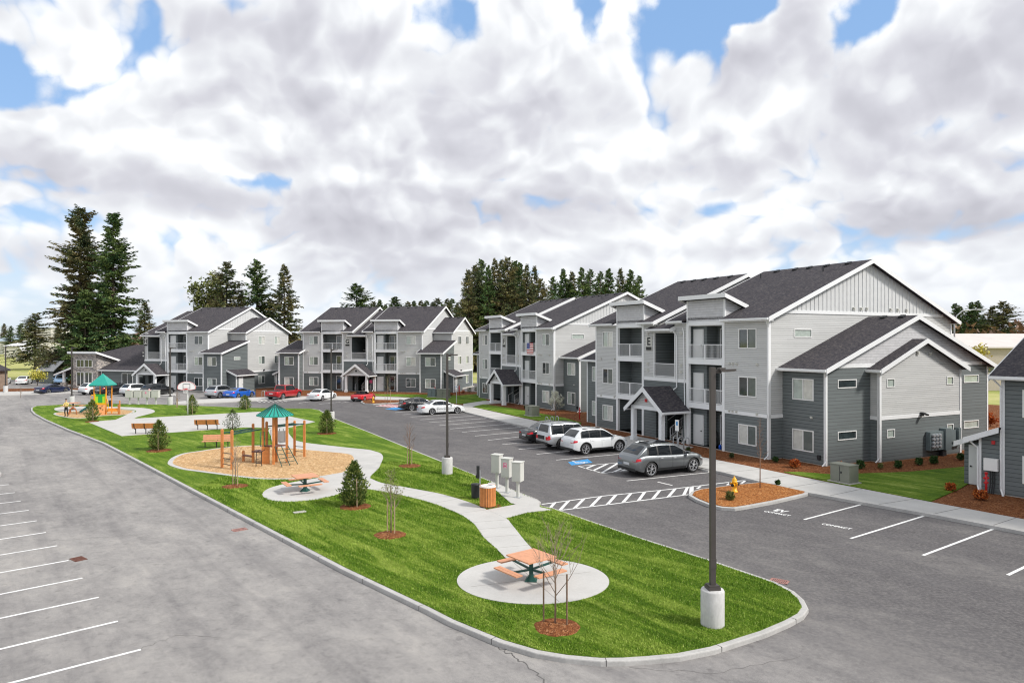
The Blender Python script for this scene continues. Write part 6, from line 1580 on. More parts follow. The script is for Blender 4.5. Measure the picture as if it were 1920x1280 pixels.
    b = MB(); l0, l1 = P(480, 874.5), P(490, 873.3)
    for l in (l0, l1): b.bar((*l, 0), (l[0], l[1]+.05, .85), .035); b.bar((l[0], l[1]+.05, .85), (l[0]+.02, l[1]+.5, .9), .035)
    for z in (.2, .45, .7): b.bar((*l0, z), (*l1, z), .03)
    b.build('step_ladder', MT['polemetal'], root)
    for (p, z) in ((P(488, 871), 1.12), (P(495, 870), 1.12), (P(508, 866), 1.15), (P(524, 864), 1.15)):
        b = MB(); b.smooth = True; b.tube([(p[0], p[1], z), (p[0], p[1], z+.85), (p[0]+.22, p[1]+.05, z+.85), (p[0]+.22, p[1]+.05, z), (p[0], p[1], z)], .02, 6); b.build('guard_loop', MT['greenmetal'], root)
    b = MB(); b.box(h[0]-.55, h[0]-.1, h[1]-.02, h[1]+.02, 1.25, 1.95); b.build('grey_panel', MT['galv'], root)
playground()
def small_playground():
    o = G(193, 776.5, .17); o = G(188.5, 776.5, .17); root = empty('toddler_play_tower', (o[0], o[1], .17), R(3), 'small play tower with teal roof, lime and green panel and slide', 'playground'); root.scale = (.56, .62, 1.0)
    s = 1.0; px = [(-1.15, 0), (1.0, 0), (-1.0, 1.6), (1.1, 1.6)]
    for x, y in px: b = MB(); b.box(x-.07, x+.07, y-.07, y+.07, 0, 3.05); b.build('post', MT['orange'], root)
    b = MB(); cs = [(-1.8, -.6, 3.0), (1.7, -.6, 3.0), (1.7, 2.2, 3.0), (-1.8, 2.2, 3.0)]; b.add(cs+[(-.05, .8, 4.15)]+[(x, y, z-.08) for x, y, z in cs], [(0, 1, 4), (1, 2, 4), (2, 3, 4), (3, 0, 4), (8, 7, 6, 5)]+[(i, 5+i, 5+(i+1) % 4, (i+1) % 4) for i in range(4)]); b.build('roof', MT['teal'], root)
    b = MB(); b.box(-1.05, .95, -.03, .05, 1.15, 2.05); b.build('lime_panel', MT['lime'], root); b = MB(); b.box(-.4, .35, -.06, -.031, 1.18, 1.95); b.box(-.75, .75, -.07, -.03, 1.85, 2.05); b.build('green_panel', MT['green'], root)
    b = MB(); b.box(-1.1, 1.05, -.08, 0, .98, 1.16); b.box(-1.1, -.95, -.1, 0, 1.0, 2.1); b.box(.9, 1.05, -.1, 0, 1.0, 2.1); b.build('yellow_frame', MT['yellow'], root)
    b = MB(); b.add([(-.95, -.35, 0), (.95, -.35, 0), (.95, -.05, 1.0), (-.95, -.05, 1.0)], [(0, 1, 2, 3)]); b.box(-.95, .95, .02, .1, 0, 1.0); cw = b.build('climbing_wall', plain('peach_climbing_wall', (.80, .36, .14), .6, var=.12), root)
    rr = random.Random(3); b = MB()
    for i in range(11): x = rr.uniform(-.8, .8); t = rr.uniform(.15, .9); b.obox((x, -.35+.3*t-.03, t), (.12, .06, .09), rz=rr.uniform(0, 1))
    b.build('hold', MT['polemetal'], cw)
    for z in (1.9, 1.05): b = MB(); b.smooth = True; b.tube([(-1.15, 0, z), (-1.55, -.05, z+.1), (-1.75, -.05, z-.15), (-1.55, -.05, z-.4), (-1.15, 0, z-.35)], .05, 6); b.build('yellow_loop', MT['yellow'], root)
    b = MB(); b.add([(-1.2, .5, 1.1), (-1.2, 1.1, 1.1), (-3.9, .9, .15), (-3.9, .3, .15), (-1.2, .45, 1.3), (-3.9, .25, .35), (-1.2, 1.15, 1.3), (-3.9, .95, .35)], [(0, 1, 2, 3), (0, 4, 5, 3), (1, 6, 7, 2)]); b.build('slide', plain('teal_slide', (.01, .13, .15), .3), root)
    b = MB(); 
    for k in range(5): a = PI*k/4; b.bar((-4.9+.75*math.cos(a)*.9, 0, .75*math.sin(a)+.02), (-4.9+.55*math.cos(a+.5), .3, .6*abs(math.sin(a+.5))+.02), .12)
    for k in range(4): a = PI*k/4; a2 = PI*(k+1)/4; b.bar((-4.9+.75*math.cos(a), 0, .72*math.sin(a)), (-4.9+.75*math.cos(a2), 0, .72*math.sin(a2)), .12)
    b.build('dome_climber', plain('brown_orange_dome', (.42, .15, .06), .6), root)
    for (x, h) in ((3.4, 1.0), (3.15, .6)): b = MB(); b.box(x-.08, x+.08, -.08, .08, 0, h+.4); b.build('low_post', MT['cedar'], root)
    b = MB(); b.box(1.2, 3.2, .1, .5, .45, .6); b.box(1.2, 3.3, -.05, .05, .3, .45); b.build('balance_beam', MT['orange'], root)
    b = MB(); b.smooth = True; b.tube([(1.15, -.1, 1.6), (1.4, -.15, 1.2), (1.45, -.15, .6), (1.25, -.1, .3)], .06, 6); b.build('hand_rail', MT['yellow'], root)
small_playground()

# flag, stroller, tricycle
def on_building(root, lx, ly, lz): return root.matrix_basis @ Vector((lx, ly, lz))
def flag():
    p = on_building(BF, -5.3, -.09, 0); root = empty('flag', (p.x, p.y, 0), BF.rotation_euler[2], 'flag with red and white stripes hung over a balcony rail', 'flag')
    b = MB(); W_, H_ = 1.65, 1.25; x0, z1 = -.7, 7.42; n = 26
    def pt(u, v): return (x0+u*W_*.9, -.02-.03*math.sin(u*9+v*3), z1-v*H_)
    def patchf(u0, u1, v0, v1):
        k = max(2, int((u1-u0)*n)); pts = [[pt(lerp(u0, u1, i/k), v0), pt(lerp(u0, u1, i/k), v1)] for i in range(k+1)]
        b.add([p for r in pts for p in r], [(2*i, 2*i+1, 2*i+3, 2*i+2) for i in range(k)])
    for s in range(13): b.cur = 0 if s % 2 == 0 else 1; patchf(.42 if s < 7 else 0, 1, s/13, (s+1)/13)
    b.cur = 2; patchf(0, .42, 0, 7/13); b.build('cloth', [MT['red'], MT['white'], plain('flag_blue', (.03, .06, .28), .7)], root)
    q = MB()
    for i in range(6):
        for j in range(5): p = pt(.035+.07*i, .05+.105*j); q.obox((p[0], p[1]-.006, p[2]), (.035, .004, .035))
    q.build('stars', MT['white'], root)
flag()
b = MB(); b.box(-8.42, -7.98, -.06, -.02, 1.35, 1.80); b.build('wall_notice', MT['pink'], BG)
def stroller():
    p = on_building(BE, -5.9, .9, .16); root = empty('stroller', tuple(p), R(-20), 'black folding stroller by the ground floor door of building E', 'stroller')
    for (x, y, r) in ((-.25, .2, .15), (.25, .2, .15), (-.22, -.38, .11), (.22, -.38, .11)):
        b = MB(); b.tube([(x-.02, y, r), (x+.02, y, r)], r, 14); b.build('wheel', MT['rubber'], root)
    b = MB(); b.bar((-.22, -.38, .14), (-.25, .35, .95), .03); b.bar((.22, -.38, .14), (.25, .35, .95), .03); b.bar((-.25, .2, .15), (-.22, -.1, .6), .03); b.bar((.25, .2, .15), (.22, -.1, .6), .03); b.bar((-.25, .35, .95), (.25, .35, .95), .04); b.build('frame', MT['black'], root)
    b = MB(); b.obox((0, -.05, .48), (.38, .36, .06), rx=R(10)); b.obox((0, .14, .70), (.38, .06, .48), rx=R(-18)); b.build('seat', MT['black'], root)
    b = MB(); b.smooth = True; b.tube([(-.2, .12, .95), (-.12, -.02, 1.03), (0, -.06, 1.06), (.12, -.02, 1.03), (.2, .12, .95)], .07, 8); b.build('hood', MT['black'], root)
stroller()
def trike():
    p = on_building(BE, -4.35, .35, .16); root = empty('balance_bike', tuple(p), R(-50), 'small blue childrens bicycle on the patio of building E', 'bicycle')
    for y, r in ((-.38, .17), (.38, .15)): b = MB(); b.tube([(-.025, y, r), (.025, y, r)], r, 16); w = b.build('wheel', MT['blue'], root)
    b = MB(); b.bar((0, -.38, .17), (0, -.28, .62), .03); b.bar((0, .38, .15), (0, -.3, .45), .035); b.bar((0, .15, .25), (0, .2, .45), .03); b.build('frame', MT['white'], root)
    b = MB(); b.bar((-.2, -.28, .62), (.2, -.28, .62), .03); b.build('handlebar', MT['black'], root); b = MB(); b.obox((0, .2, .47), (.12, .24, .05)); b.build('saddle', MT['black'], root)
trike()
b = MB(); b.box(-.3, .3, -.2, .2, 0, .55); b.box(-.3, .3, .15, .2, .55, .75); o = b.build('toy_crate', MT['blue'], bevel=.03); p = on_building(BE, -3.98-.35, .9, .16); o.location = p; o.rotation_euler = BE.rotation_euler; tag(o, 'blue plastic tub beside the childrens bicycle', 'tub')
def curved_lamp(u, Y, top_v, label):
    x = AT(u, Y); H_ = CAMH+(640-top_v)/FPX*Y; root = empty('street_lamp', (x, Y, 0), 0, label, 'street lamp')
    b = MB(); b.smooth = True; b.tube([(0, 0, 0), (0, 0, H_-1.6), (.25, 0, H_-.7), (.9, 0, H_-.15), (2.4, 0, H_)], [.11, .08, .07, .06, .05], 8); b.build('pole', MT['galv'], root)
    b = MB(); b.obox((2.9, 0, H_-.02), (.9, .35, .16)); b.build('lamp_head', MT['galv'], root)
curved_lamp(1789.5, 78, 580, 'tall street lamp with curved arm behind building E')
# ------------------------------------------------ person
def person():
    x, y, z = base_at(124, 781, .15); root = empty('person', (x, y, z), R(-6), 'person in a yellow top and black trousers walking on the lawn at far left', 'person')
    def skin(name, verts, edges, radii, mats, sub=2):
        me = bpy.data.meshes.new(name); me.from_pydata(verts, edges, []); ob = bpy.data.objects.new(name, me); COL.objects.link(ob)
        md = ob.modifiers.new('s', 'SKIN'); sl_ = me.skin_vertices[0].data
        for i, r in enumerate(radii): sl_[i].radius = (r, r) if not isinstance(r, tuple) else r; sl_[i].use_root = (i == 0)
        ss = ob.modifiers.new('u', 'SUBSURF'); ss.levels = sub; ss.render_levels = sub
        dg = bpy.context.evaluated_depsgraph_get(); m2 = bpy.data.meshes.new_from_object(ob.evaluated_get(dg)); bpy.data.objects.remove(ob)
        for m in mats: m2.materials.append(m)
        for p in m2.polygons: p.use_smooth = True
        o = bpy.data.objects.new(name, m2); COL.objects.link(o); o.parent = root; return o
    V = [(0, 0, .92), (0, .0, 1.12), (0, .0, 1.34), (0, 0, 1.44), (0, -.01, 1.52), (0, -.02, 1.62), (0, -.01, 1.70),
         (-.17, 0, 1.37), (-.24, -.05, 1.14), (-.12, -.24, 1.10), (-.07, -.30, 1.13), (.17, 0, 1.37), (.25, -.04, 1.14), (.13, -.24, 1.12), (.07, -.30, 1.16),
         (-.09, 0, .84), (-.10, -.06, .46), (-.10, .02, .09), (-.10, -.13, .04), (.09, 0, .84), (.11, .04, .46), (.11, .12, .10), (.11, -.02, .04)]
    Ed = [(0, 1), (1, 2), (2, 3), (3, 4), (4, 5), (5, 6), (2, 7), (7, 8), (8, 9), (9, 10), (2, 11), (11, 12), (12, 13), (13, 14), (0, 15), (15, 16), (16, 17), (17, 18), (0, 19), (19, 20), (20, 21), (21, 22)]
    Rd = [(.15, .11), (.13, .10), (.15, .10), .055, .05, (.075, .09), .06, .055, .042, .033, .035, .055, .042, .033, .035, .085, .06, .045, .04, .085, .06, .045, .04]
    body = skin('body', V, Ed, Rd, [MT['skin'], MT['shirt'], MT['trousers']])
    for p in body.data.polygons:
        c = p.center
        if c.z < .98: p.material_index = 2
        elif c.z < 1.45 and not (c.y < -.19): p.material_index = 1
        else: p.material_index = 0
    b = MB(); b.smooth = True; b.lathe([(0, 1.66), (.075, 1.67), (.098, 1.72), (.085, 1.78), (0, 1.80)], c=(0, .012, 0), n=14, cap=False); b.build('hair', MT['hair'], root)
person()
# ------------------------------------------------ trees and shrubs
def leafmesh(name, tris, mat, parent):
    me = bpy.data.meshes.new(name); n = len(tris)//3
    me.vertices.add(n*3); me.vertices.foreach_set('co', [c for p in tris for c in p]); me.loops.add(n*3); me.loops.foreach_set('vertex_index', list(range(n*3)))
    me.polygons.add(n); me.polygons.foreach_set('loop_start', list(range(0, n*3, 3))); me.update(calc_edges=True); me.materials.append(mat)
    o = bpy.data.objects.new(name, me); COL.objects.link(o); o.parent = parent; return o
def conifer(seed, H, Rb, nbr, ncl, mat, label, base=.12, leafs=.55, sparse=1.0, power=.75, name='fir_tree', cat='fir tree', group=None, open_top=False, lean=0.0):
    rr = random.Random(seed); root = empty(name, (0, 0, 0), 0, label, cat, group)
    b = MB(); b.smooth = True; b.tube([(0, 0, -.2), (0, 0, H*.3), (lean*.5, 0, H*.65), (lean, 0, H*.99)], [H*.015, H*.012, H*.007, H*.001], 8)
    T = []; br = MB()
    for i in range(nbr):
        t = (i+rr.random())/nbr; zt = H*(base+(1-base)*(t**.92)); f = (zt/H-base)/(1-base)
        prof_ = max(.02, (1-f))**power*(.86+(.26 if nbr > 250 else .08)*math.sin(f*23+seed)+rr.uniform(-.30, .20))
        if f < .12: prof_ *= .65+f*2.9
        a = rr.uniform(0, 2*PI); r = max(.25, Rb*prof_*(1+(.10 if nbr > 250 else .08)*math.sin(3*a+f*11+seed))); droop = lerp(-.42, .42, f)+rr.uniform(-.20, .16)
        d = Vector((math.cos(a), math.sin(a), 0)); p0 = Vector((lean*f*f, 0, zt)); tip = p0+d*r+Vector((0, 0, r*droop)); mid = p0.lerp(tip, .5)+Vector((0, 0, -r*.05))
        if nbr > 60: br.tube([p0, mid, tip], [r*.016+.02, r*.01+.012, .008], 4, cap=False)
        side = Vector((-d.y, d.x, 0)); k = max(3, int(ncl*(r/Rb+.25)))
        for j in range(k):
            s = .16+.90*((j+rr.random())/k); c = p0.lerp(mid, s*2) if s < .5 else mid.lerp(tip, s*2-1)
            w = leafs*(1.12-.55*s)*(.6+.4*r/Rb)
            c = c+side*rr.uniform(-1, 1)*r*.30*(1.15-s)*sparse+Vector((0, 0, rr.uniform(-.75, .15)*w))
            for q in range(4):
                sg = rr.choice((-1, 1)); out = (d*rr.uniform(.35, 1)+side*sg*rr.uniform(.2, 1.1)+Vector((0, 0, rr.uniform(-.45, .18)))).normalized()
                e = out*w*rr.uniform(.9, 1.8); n_ = out.cross(Vector((rr.uniform(-.4, .4), rr.uniform(-.4, .4), 1))).normalized()*w*rr.uniform(.22, .42)
                T += [tuple(c-n_), tuple(c+n_), tuple(c+e)]
                m2 = c+e*.45+Vector((0, 0, -w*.28)); T += [tuple(c+e*.15-n_*.7), tuple(m2), tuple(c+e*.85)]
    # leader
    for j in range(int(ncl*2.2)):
        z = H*(1-.10*rr.random()**1.3); a = rr.uniform(0, 2*PI); w = leafs*.55; o_ = Vector((math.cos(a), math.sin(a), .6)).normalized(); c = Vector((lean, 0, z)); n_ = o_.cross(Vector((0, 0, 1))).normalized()*w*.2; T += [tuple(c-n_), tuple(c+n_), tuple(c+o_*w*(1.6-1.1*(z/H-.9)*10))]
    trunk = b; trunk.v += []; 
    if br.v: base_i = len(b.v); b.v += br.v; b.f += [tuple(i+base_i for i in f) for f in br.f]; b.m += br.m; b.sm += br.sm
    b.build('trunk', MT['bark'], root); leafmesh('crown', T, mat, root); return root
def put(root, x, y, rz=0, s=1.0, label=None, z=0, sz=None):
    root.location = (x, y, z); root.rotation_euler = (0, 0, rz); root.scale = (s, s, sz or s)
    if label: root['label'] = label
    return root
rt = random.Random(77)
def height_at(v_top, Y): return CAMH+(640-v_top)/FPX*Y
# the two big firs
T1 = conifer(11, height_at(391, 136), 8.2, 340, 30, MT['fir'], 'taller left one of the two giant fir trees behind the clubhouse', base=.07, leafs=.78, power=.52, group='giant fir trees'); put(T1, AT(150, 136), 136, 1.0)
T2 = conifer(29, height_at(401, 131), 7.0, 340, 28, MT['fir2'], 'right one of the two giant fir trees, standing at the clubhouse roof', base=.07, leafs=.76, power=.54, group='giant fir trees'); put(T2, AT(212, 131), 131, 2.2)
T3 = conifer(37, 17, 6.0, 150, 20, MT['fir2'], 'broad lower fir between the giant trees and the lawn', base=.03, leafs=.95, power=.7, group='giant fir trees'); put(T3, AT(160, 127), 127, 1.1); 
# variants for the rest
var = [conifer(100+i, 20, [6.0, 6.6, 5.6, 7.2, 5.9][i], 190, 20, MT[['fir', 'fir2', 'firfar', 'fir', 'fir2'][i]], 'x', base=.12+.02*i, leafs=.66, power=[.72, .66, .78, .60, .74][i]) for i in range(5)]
used = [False]*5
def tree(i, u, Y, vtop, label, group, wid=1.0):
    h = height_at(vtop, Y)/20
    o = var[i]
    if used[i]: o = copy_tree(var[i])
    used[i] = True; put(o, AT(u, Y), Y, rt.uniform(0, 6.2), h*wid, label, sz=h); o['group'] = group; return o
ORD = ['first', 'second', 'third', 'fourth', 'fifth', 'sixth', 'seventh', 'eighth', 'ninth', 'tenth', 'eleventh', 'twelfth']
skc = {}
gA = 'fir trees behind the half-length building'
tree(3, 425, 150, 492, 'dark fir behind the half-length building, leftmost full crown', gA, 1.0); tree(1, 482, 152, 487, 'tallest middle fir behind the half-length building', gA, 1.05); tree(0, 533, 150, 496, 'right fir of the group behind the half-length building', gA, .95); tree(2, 452, 165, 545, 'low fir filling the gap behind the middle pair', gA, 1.3); tree(0, 508, 165, 560, 'short fir between the middle and right ones', gA, 1.2)
tree(1, 668, 165, 532, 'lone fir rising above the left roof of building G', 'fir trees beyond the buildings', 1.5)
tree(0, 271, 200, 566, 'slim fir between the giant trees and the clubhouse roof', 'fir trees beyond the buildings', 1.3); tree(3, 66, 190, 589, 'bushy fir left of the giant trees', 'fir trees beyond the buildings', 1.6); tree(1, 40, 360, 606, 'small dark fir on the horizon at far left', 'fir trees beyond the buildings', 1.2)
tree(2, 34, 420, 610, 'second small fir on the far left horizon', 'fir trees beyond the buildings', 1.2) if False else None
tree(4, 740, 260, 556, 'round topped green fir above the middle of building G', 'fir trees beyond the buildings', 1.7)
names = ['first', 'second', 'third', 'fourth', 'fifth', 'sixth', 'seventh', 'eighth', 'ninth', 'tenth', 'eleventh', 'twelfth', 'thirteenth', 'fourteenth', 'fifteenth', 'sixteenth']
gB = 'tall firs in the left clump behind the building with the flag'
cl = [(878, 505), (890, 494), (903, 486), (915, 498), (928, 484), (940, 490), (952, 483), (965, 486), (975, 489), (988, 495), (1002, 498), (1014, 520), (893, 530), (922, 525), (960, 528), (1000, 535)]
for k, (u, v) in enumerate(cl): tree([0, 3, 1, 4, 0][k % 5], u, 172+(k*7) % 19, v+rt.uniform(-4, 5), '%s fir from the left in the clump above the flag building, %s' % (names[k], 'front row' if k < 12 else 'lower back row'), gB, rt.uniform(.70, .88) if k < 12 else 1.1)
gC = 'firs in the right clump between the two nearest buildings'
cl = [(1036, 519), (1056, 504), (1073, 509), (1091, 501), (1107, 505), (1126, 509), (1141, 503), (1163, 503), (1183, 505), (1199, 517), (1068, 530), (1100, 530), (1135, 532), (1175, 530)]
for k, (u, v) in enumerate(cl): tree([1, 4, 0, 4, 1][k % 5], u, 205+(k*7) % 21, v, '%s fir from the left in the right hand clump%s' % (names[k], '' if k < 10 else ', lower back row'), gC, rt.uniform(.72, .9) if k < 10 else 1.1)
gD = 'firs beyond the pale roofed building at right'
for k, (u, v, Y) in enumerate([(1790, 569, 225), (1800, 573, 235), (1821, 566, 225), (1832, 564, 230), (1861, 574, 220), (1881, 565, 215), (1845, 590, 240)]): tree([1, 0, 4, 1, 0, 3, 2][k], u, Y, v, '%s fir from the left beyond the pale roofed building' % names[k], gD, 1.15 if k not in (4, 5) else 1.5)
gE = 'distant firs on the skyline'
for k in range(34):
    u = [8, 20, 60, 108, 121, 262, 300, 330, 345, 590, 600, 622, 636, 700, 712, 723, 733, 752, 765, 776, 789, 800, 811, 820, 829, 838, 848, 858, 868, 1222, 1236, 1900, 1912, 1935][k]
    v = 594+rt.uniform(-8, 9) if u > 600 else 612+rt.uniform(-7, 8)
    if 690 < u < 870: v = 566+rt.uniform(-7, 6)
    if u > 1890: v = 600+rt.uniform(-5, 5)
    reg = 'at the far left horizon' if u < 150 else 'around the giant firs and the half-length building' if u < 400 else 'above the left roof of building G' if u < 690 else 'above the middle and right roof of building G' if u < 880 else 'beyond the right clump and the right edge'
    skc[reg] = skc.get(reg, 0)+1; tree(k % 5, u, 400+rt.uniform(-30, 60), v, '%s distant skyline fir from the left %s' % (ORD[(skc[reg]-1) % 12] if skc[reg] <= 12 else ['thirteenth', 'fourteenth', 'fifteenth', 'sixteenth', 'seventeenth'][skc[reg]-13], reg), gE, 1.2)
# ragged distant wood that reads as one mass
def treeline(name, u0, u1, Y, v0, mat, label):
    rr = random.Random(int(u0)+5); T = []
    x0, x1 = AT(u0, Y), AT(u1, Y); H_ = height_at(v0, Y); n = int((x1-x0)/1.0)
    for i in range(n):
        x = x0+(x1-x0)*rr.random(); h = H_*rr.uniform(.75, 1.08); y = Y+rr.uniform(-8, 8)
        for k in range(26):
            z = h*rr.random(); w = 2.6*(1-z/h*.7); c = Vector((x+rr.uniform(-w, w), y+rr.uniform(-w, w), z)); o_ = Vector((rr.uniform(-1, 1), rr.uniform(-1, 1), rr.uniform(-.2, 1))).normalized()*1.5; n_ = o_.cross(Vector((rr.random(), rr.random(), 1))).normalized()*.5
            T += [tuple(c-n_), tuple(c+n_), tuple(c+o_)]
    o = leafmesh(name, T, mat, None); o.parent = None; tag(o, label, 'wood', kind='stuff')
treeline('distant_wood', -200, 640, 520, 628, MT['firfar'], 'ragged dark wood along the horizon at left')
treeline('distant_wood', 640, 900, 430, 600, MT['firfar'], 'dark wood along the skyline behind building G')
treeline('bare_thicket', 1790, 2050, 170, 608, MT['bare'], 'brown leafless thicket behind the pale roofed building')
treeline('bare_thicket', 225, 300, 190, 628, MT['bare'], 'reddish brown thicket left of the half-length building')
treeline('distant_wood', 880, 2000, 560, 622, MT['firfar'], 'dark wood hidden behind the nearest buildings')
def broadleaf(u, Y, vtop, w, mat, label, seed, name='tree', dens=500, stem=True, hb=.25, leaf=.35):
    rr = random.Random(seed); H_ = height_at(vtop, Y); root = empty(name, (AT(u, Y), Y, 0), 0, label, 'tree'); b = MB(); b.smooth = True; T = []
    b.tube([(0, 0, -.1), (0, 0, H_*.35)], [H_*.02, H_*.014], 7)
    tips = []
    for k in range(14):
        a = rr.uniform(0, 2*PI); r = w*rr.uniform(.4, 1); z = H_*rr.uniform(.45, .97); m = Vector((math.cos(a)*r*.4, math.sin(a)*r*.4, H_*rr.uniform(.3, .55))); t = Vector((math.cos(a)*r*(1.15-z/H_*.6), math.sin(a)*r*(1.15-z/H_*.6), z)); b.tube([(0, 0, H_*.22), m, t], [H_*.01, H_*.006, .01], 5); tips += [m.lerp(t, s) for s in (.3, .6, .85, 1)]
    for k in range(dens):
        c = rr.choice(tips)+Vector((rr.gauss(0, 1), rr.gauss(0, 1), rr.gauss(0, .8)))*w*.16
        if c.z < H_*hb: continue
        o_ = Vector((rr.uniform(-1, 1), rr.uniform(-1, 1), rr.uniform(-.6, 1))).normalized()*leaf; n_ = o_.cross(Vector((rr.random(), .3, 1))).normalized()*leaf*.45; T += [tuple(c-n_), tuple(c+n_), tuple(c+o_)]
    b.build('trunk', MT['bark'], root); leafmesh('crown', T, mat, root); return root
broadleaf(392, 158, 512, 5.5, MT['pale'], 'pale green broadleaf tree left of the dark firs', 5, dens=5200, leaf=.75, hb=.1)
broadleaf(96, 140, 640, 5.0, MT['pale'], 'pale budding tree at the left foot of the giant firs', 8, dens=1500, leaf=.4)
broadleaf(1822, 80, 645, 2.6, MT['yblossom'], 'yellow budding tree behind the right gable of building E', 9, dens=2200, leaf=.28)
broadleaf(70, 120, 690, 1.6, MT['yblossom'], 'small yellow green shrub by the white sedans', 12, 'shrub', 900, leaf=.25, hb=0)
broadleaf(1848, 62, 776, 1.1, MT['oshrub'], 'orange autumn coloured bush between the two right buildings', 14, 'shrub', 900, leaf=.2, hb=0)

def thuja(u, v, vtop, w, label, seed, mat='arbor', stake=True, dens=1500, sx=.0):
    x, y, z = base_at(u, v, .15); h = (v-vtop)/FPX*y; rr = random.Random(seed); root = empty('thuja_shrub', (x, y, z), 0, label, 'evergreen shrub', 'young evergreens along the island lawn'); T = []
    b = MB(); b.tube([(0, 0, -.05), (0, 0, h*.7)], [.045, .012], 6); b.build('stem', MT['bark'], root)
    R_ = w/2/FPX*y; loose = mat == 'arbord'
    for k in range(dens):
        t = rr.random()**1.15; zz = .06+t*(h-.06)*rr.uniform(.93, 1.04); rad = R_*(1-t**2.6*.94)*(.55+.5*min(1, t*5)); a = rr.uniform(0, 2*PI); f = rr.random()**.45*(1+rr.uniform(-.12, .22)); lump_ = 1+.20*math.sin(a*3+zz*6+seed)+.14*math.sin(a*7-zz*13+seed*2)+(.22 if rr.random() < .07 else 0)
        c = Vector((math.cos(a)*rad*f*lump_, math.sin(a)*rad*f*lump_, zz)); s = .13 if not loose else .10
        o_ = Vector((math.cos(a)*.6+rr.uniform(-.5, .5), math.sin(a)*.6+rr.uniform(-.5, .5), rr.uniform(.1, 1.2))).normalized()*s*rr.uniform(.7, 1.5); n_ = o_.cross(Vector((rr.uniform(-1, 1), rr.uniform(-1, 1), .3))).normalized()*s*.26
        T += [tuple(c-n_), tuple(c+n_), tuple(c+o_)]
    leafmesh('foliage', T, MT[mat], root)
    if stake:
        b = MB(); b.tube([(sx+.02, -R_*.75, -.05), (sx, -R_*.75, h*.66)], .022, 6); b.build('stake', MT['stake'], root)
thuja(664, 948, 867, 44, 'cone shaped thuja with stake on a mulch ring beside the winding path', 1, dens=3000, sx=.2)
thuja(613, 812, 770, 27, 'thuja with stake in front of the light pole by the far lane', 2, sx=.1, dens=2200); thuja(298, 843, 789, 32, 'thuja with stake in front of the left court bench', 3, sx=.15, dens=2200); thuja(173, 788, 750, 22, 'thuja beside the small play tower', 4, sx=.3, dens=1500)
thuja(436, 806, 768, 27, 'dark loose shrub between the right court bench and the playground', 5, 'arbord', False, 900); thuja(360, 776, 741, 20, 'thuja with stake right of the basketball hoop', 6, sx=.2, dens=1300); thuja(459, 767, 741, 20, 'small thuja with stake behind the court near the pickup', 7, sx=.35, dens=1300)

def sapling(u, v, vtop, label, seed, stakes=2, mat='twig', spread=.45, leaves=0, stake_h=1.3, z=.16, lower=.28, dk=False, sd=.45):
    x, y, _ = base_at(u, v, z); h = (v-vtop)/FPX*y; rr = random.Random(seed); root = empty('young_tree', (x, y, z), 0, label, 'young tree', 'bare young trees tied to stakes')
    b = MB(); b.smooth = True; b.tube([(0, 0, -.05), (.01, 0, h*.4), (-.01, .01, h*.72), (0, 0, h*.97)], [.030, .022, .012, .004], 6); T = []
    def branch(p, d, L, r, depth):
        m = p+d*L*.5+Vector((rr.uniform(-.04, .04), rr.uniform(-.04, .04), .02))*L; e = p+d*L+Vector((0, 0, .12*L)); b.tube([p, m, e], [r, r*.7, r*.35], 4, cap=False)
        if leaves:
            for _ in range(leaves): c = m.lerp(e, rr.random())+Vector((rr.gauss(0, .05), rr.gauss(0, .05), rr.gauss(0, .05))); o_ = Vector((rr.uniform(-1, 1), rr.uniform(-1, 1), rr.uniform(-1, 1))).normalized()*.055; n_ = o_.cross(Vector((0, 0, 1))).normalized()*.03; T.extend([tuple(c-n_), tuple(c+n_), tuple(c+o_)])
        if depth:
            for _ in range(3 if depth > 1 else 2):
                t = rr.uniform(.35, .95); q = p.lerp(e, t); dd = (d+Vector((rr.uniform(-.7, .7), rr.uniform(-.7, .7), rr.uniform(-.1, .6)))).normalized(); branch(q, dd, L*rr.uniform(.4, .6), r*.55, depth-1)
    nb = 19
    for i in range(nb):
        t = lower+(.92-lower)*(i/nb); a = i*2.4+rr.uniform(-.4, .4); L = spread*(1.25-t)*rr.uniform(.8, 1.3)*h*.42; d = Vector((math.cos(a)*.62, math.sin(a)*.62, .85)).normalized(); branch(Vector((0, 0, h*t)), d, L, .010*(1.3-t)+.002, 2)
    b.build('trunk', MT[mat], root)
    if leaves: leafmesh('leaves', T, MT['blossom'] if leaves > 8 else MT['pale'], root)
    for k in range(stakes):
        s = 1 if k else -1; q = MB(); q.tube([(s*sd, -.12*s, -.05), (s*sd, -.12*s, stake_h)], .025, 6); q.build('stake', MT['staked' if dk else 'stake'], root)
sapling(1041, 1169, 985, 'bare young tree between two dark stakes, nearest to the camera', 1, dk=True, sd=.30, stake_h=1.35, spread=.9)
sapling(733, 999, 878, 'slim bare young tree on a mulch ring between the winding path and the kerb', 2, sd=.16, stake_h=1.3, leaves=2, spread=.55); sapling(441, 909, 818, 'bare young tree with two stakes below the big playground', 3, sd=.17, stake_h=1.2, spread=.55)
sapling(768, 871, 792, 'bare reddish young tree on the lawn left of the second light pole', 4, mat='bare', sd=.15, stake_h=1.1, spread=.6); sapling(1425, 914, 775, 'tall thin bare young tree on the orange mulch island', 5, stakes=0, spread=.28, mat='bare', lower=.35)
sapling(332, 763, 727, 'small bare young tree near the basketball hoop', 6, mat='bare', sd=.12, stake_h=.9); sapling(727, 755, 702, 'young tree with stakes on the far mulch island', 7, sd=.35, stake_h=1.6, leaves=1, spread=.4)
sapling(1041, 787, 737, 'young tree covered in white blossom beside the bike rack', 8, stakes=0, leaves=16, spread=.85, lower=.22, z=.14)
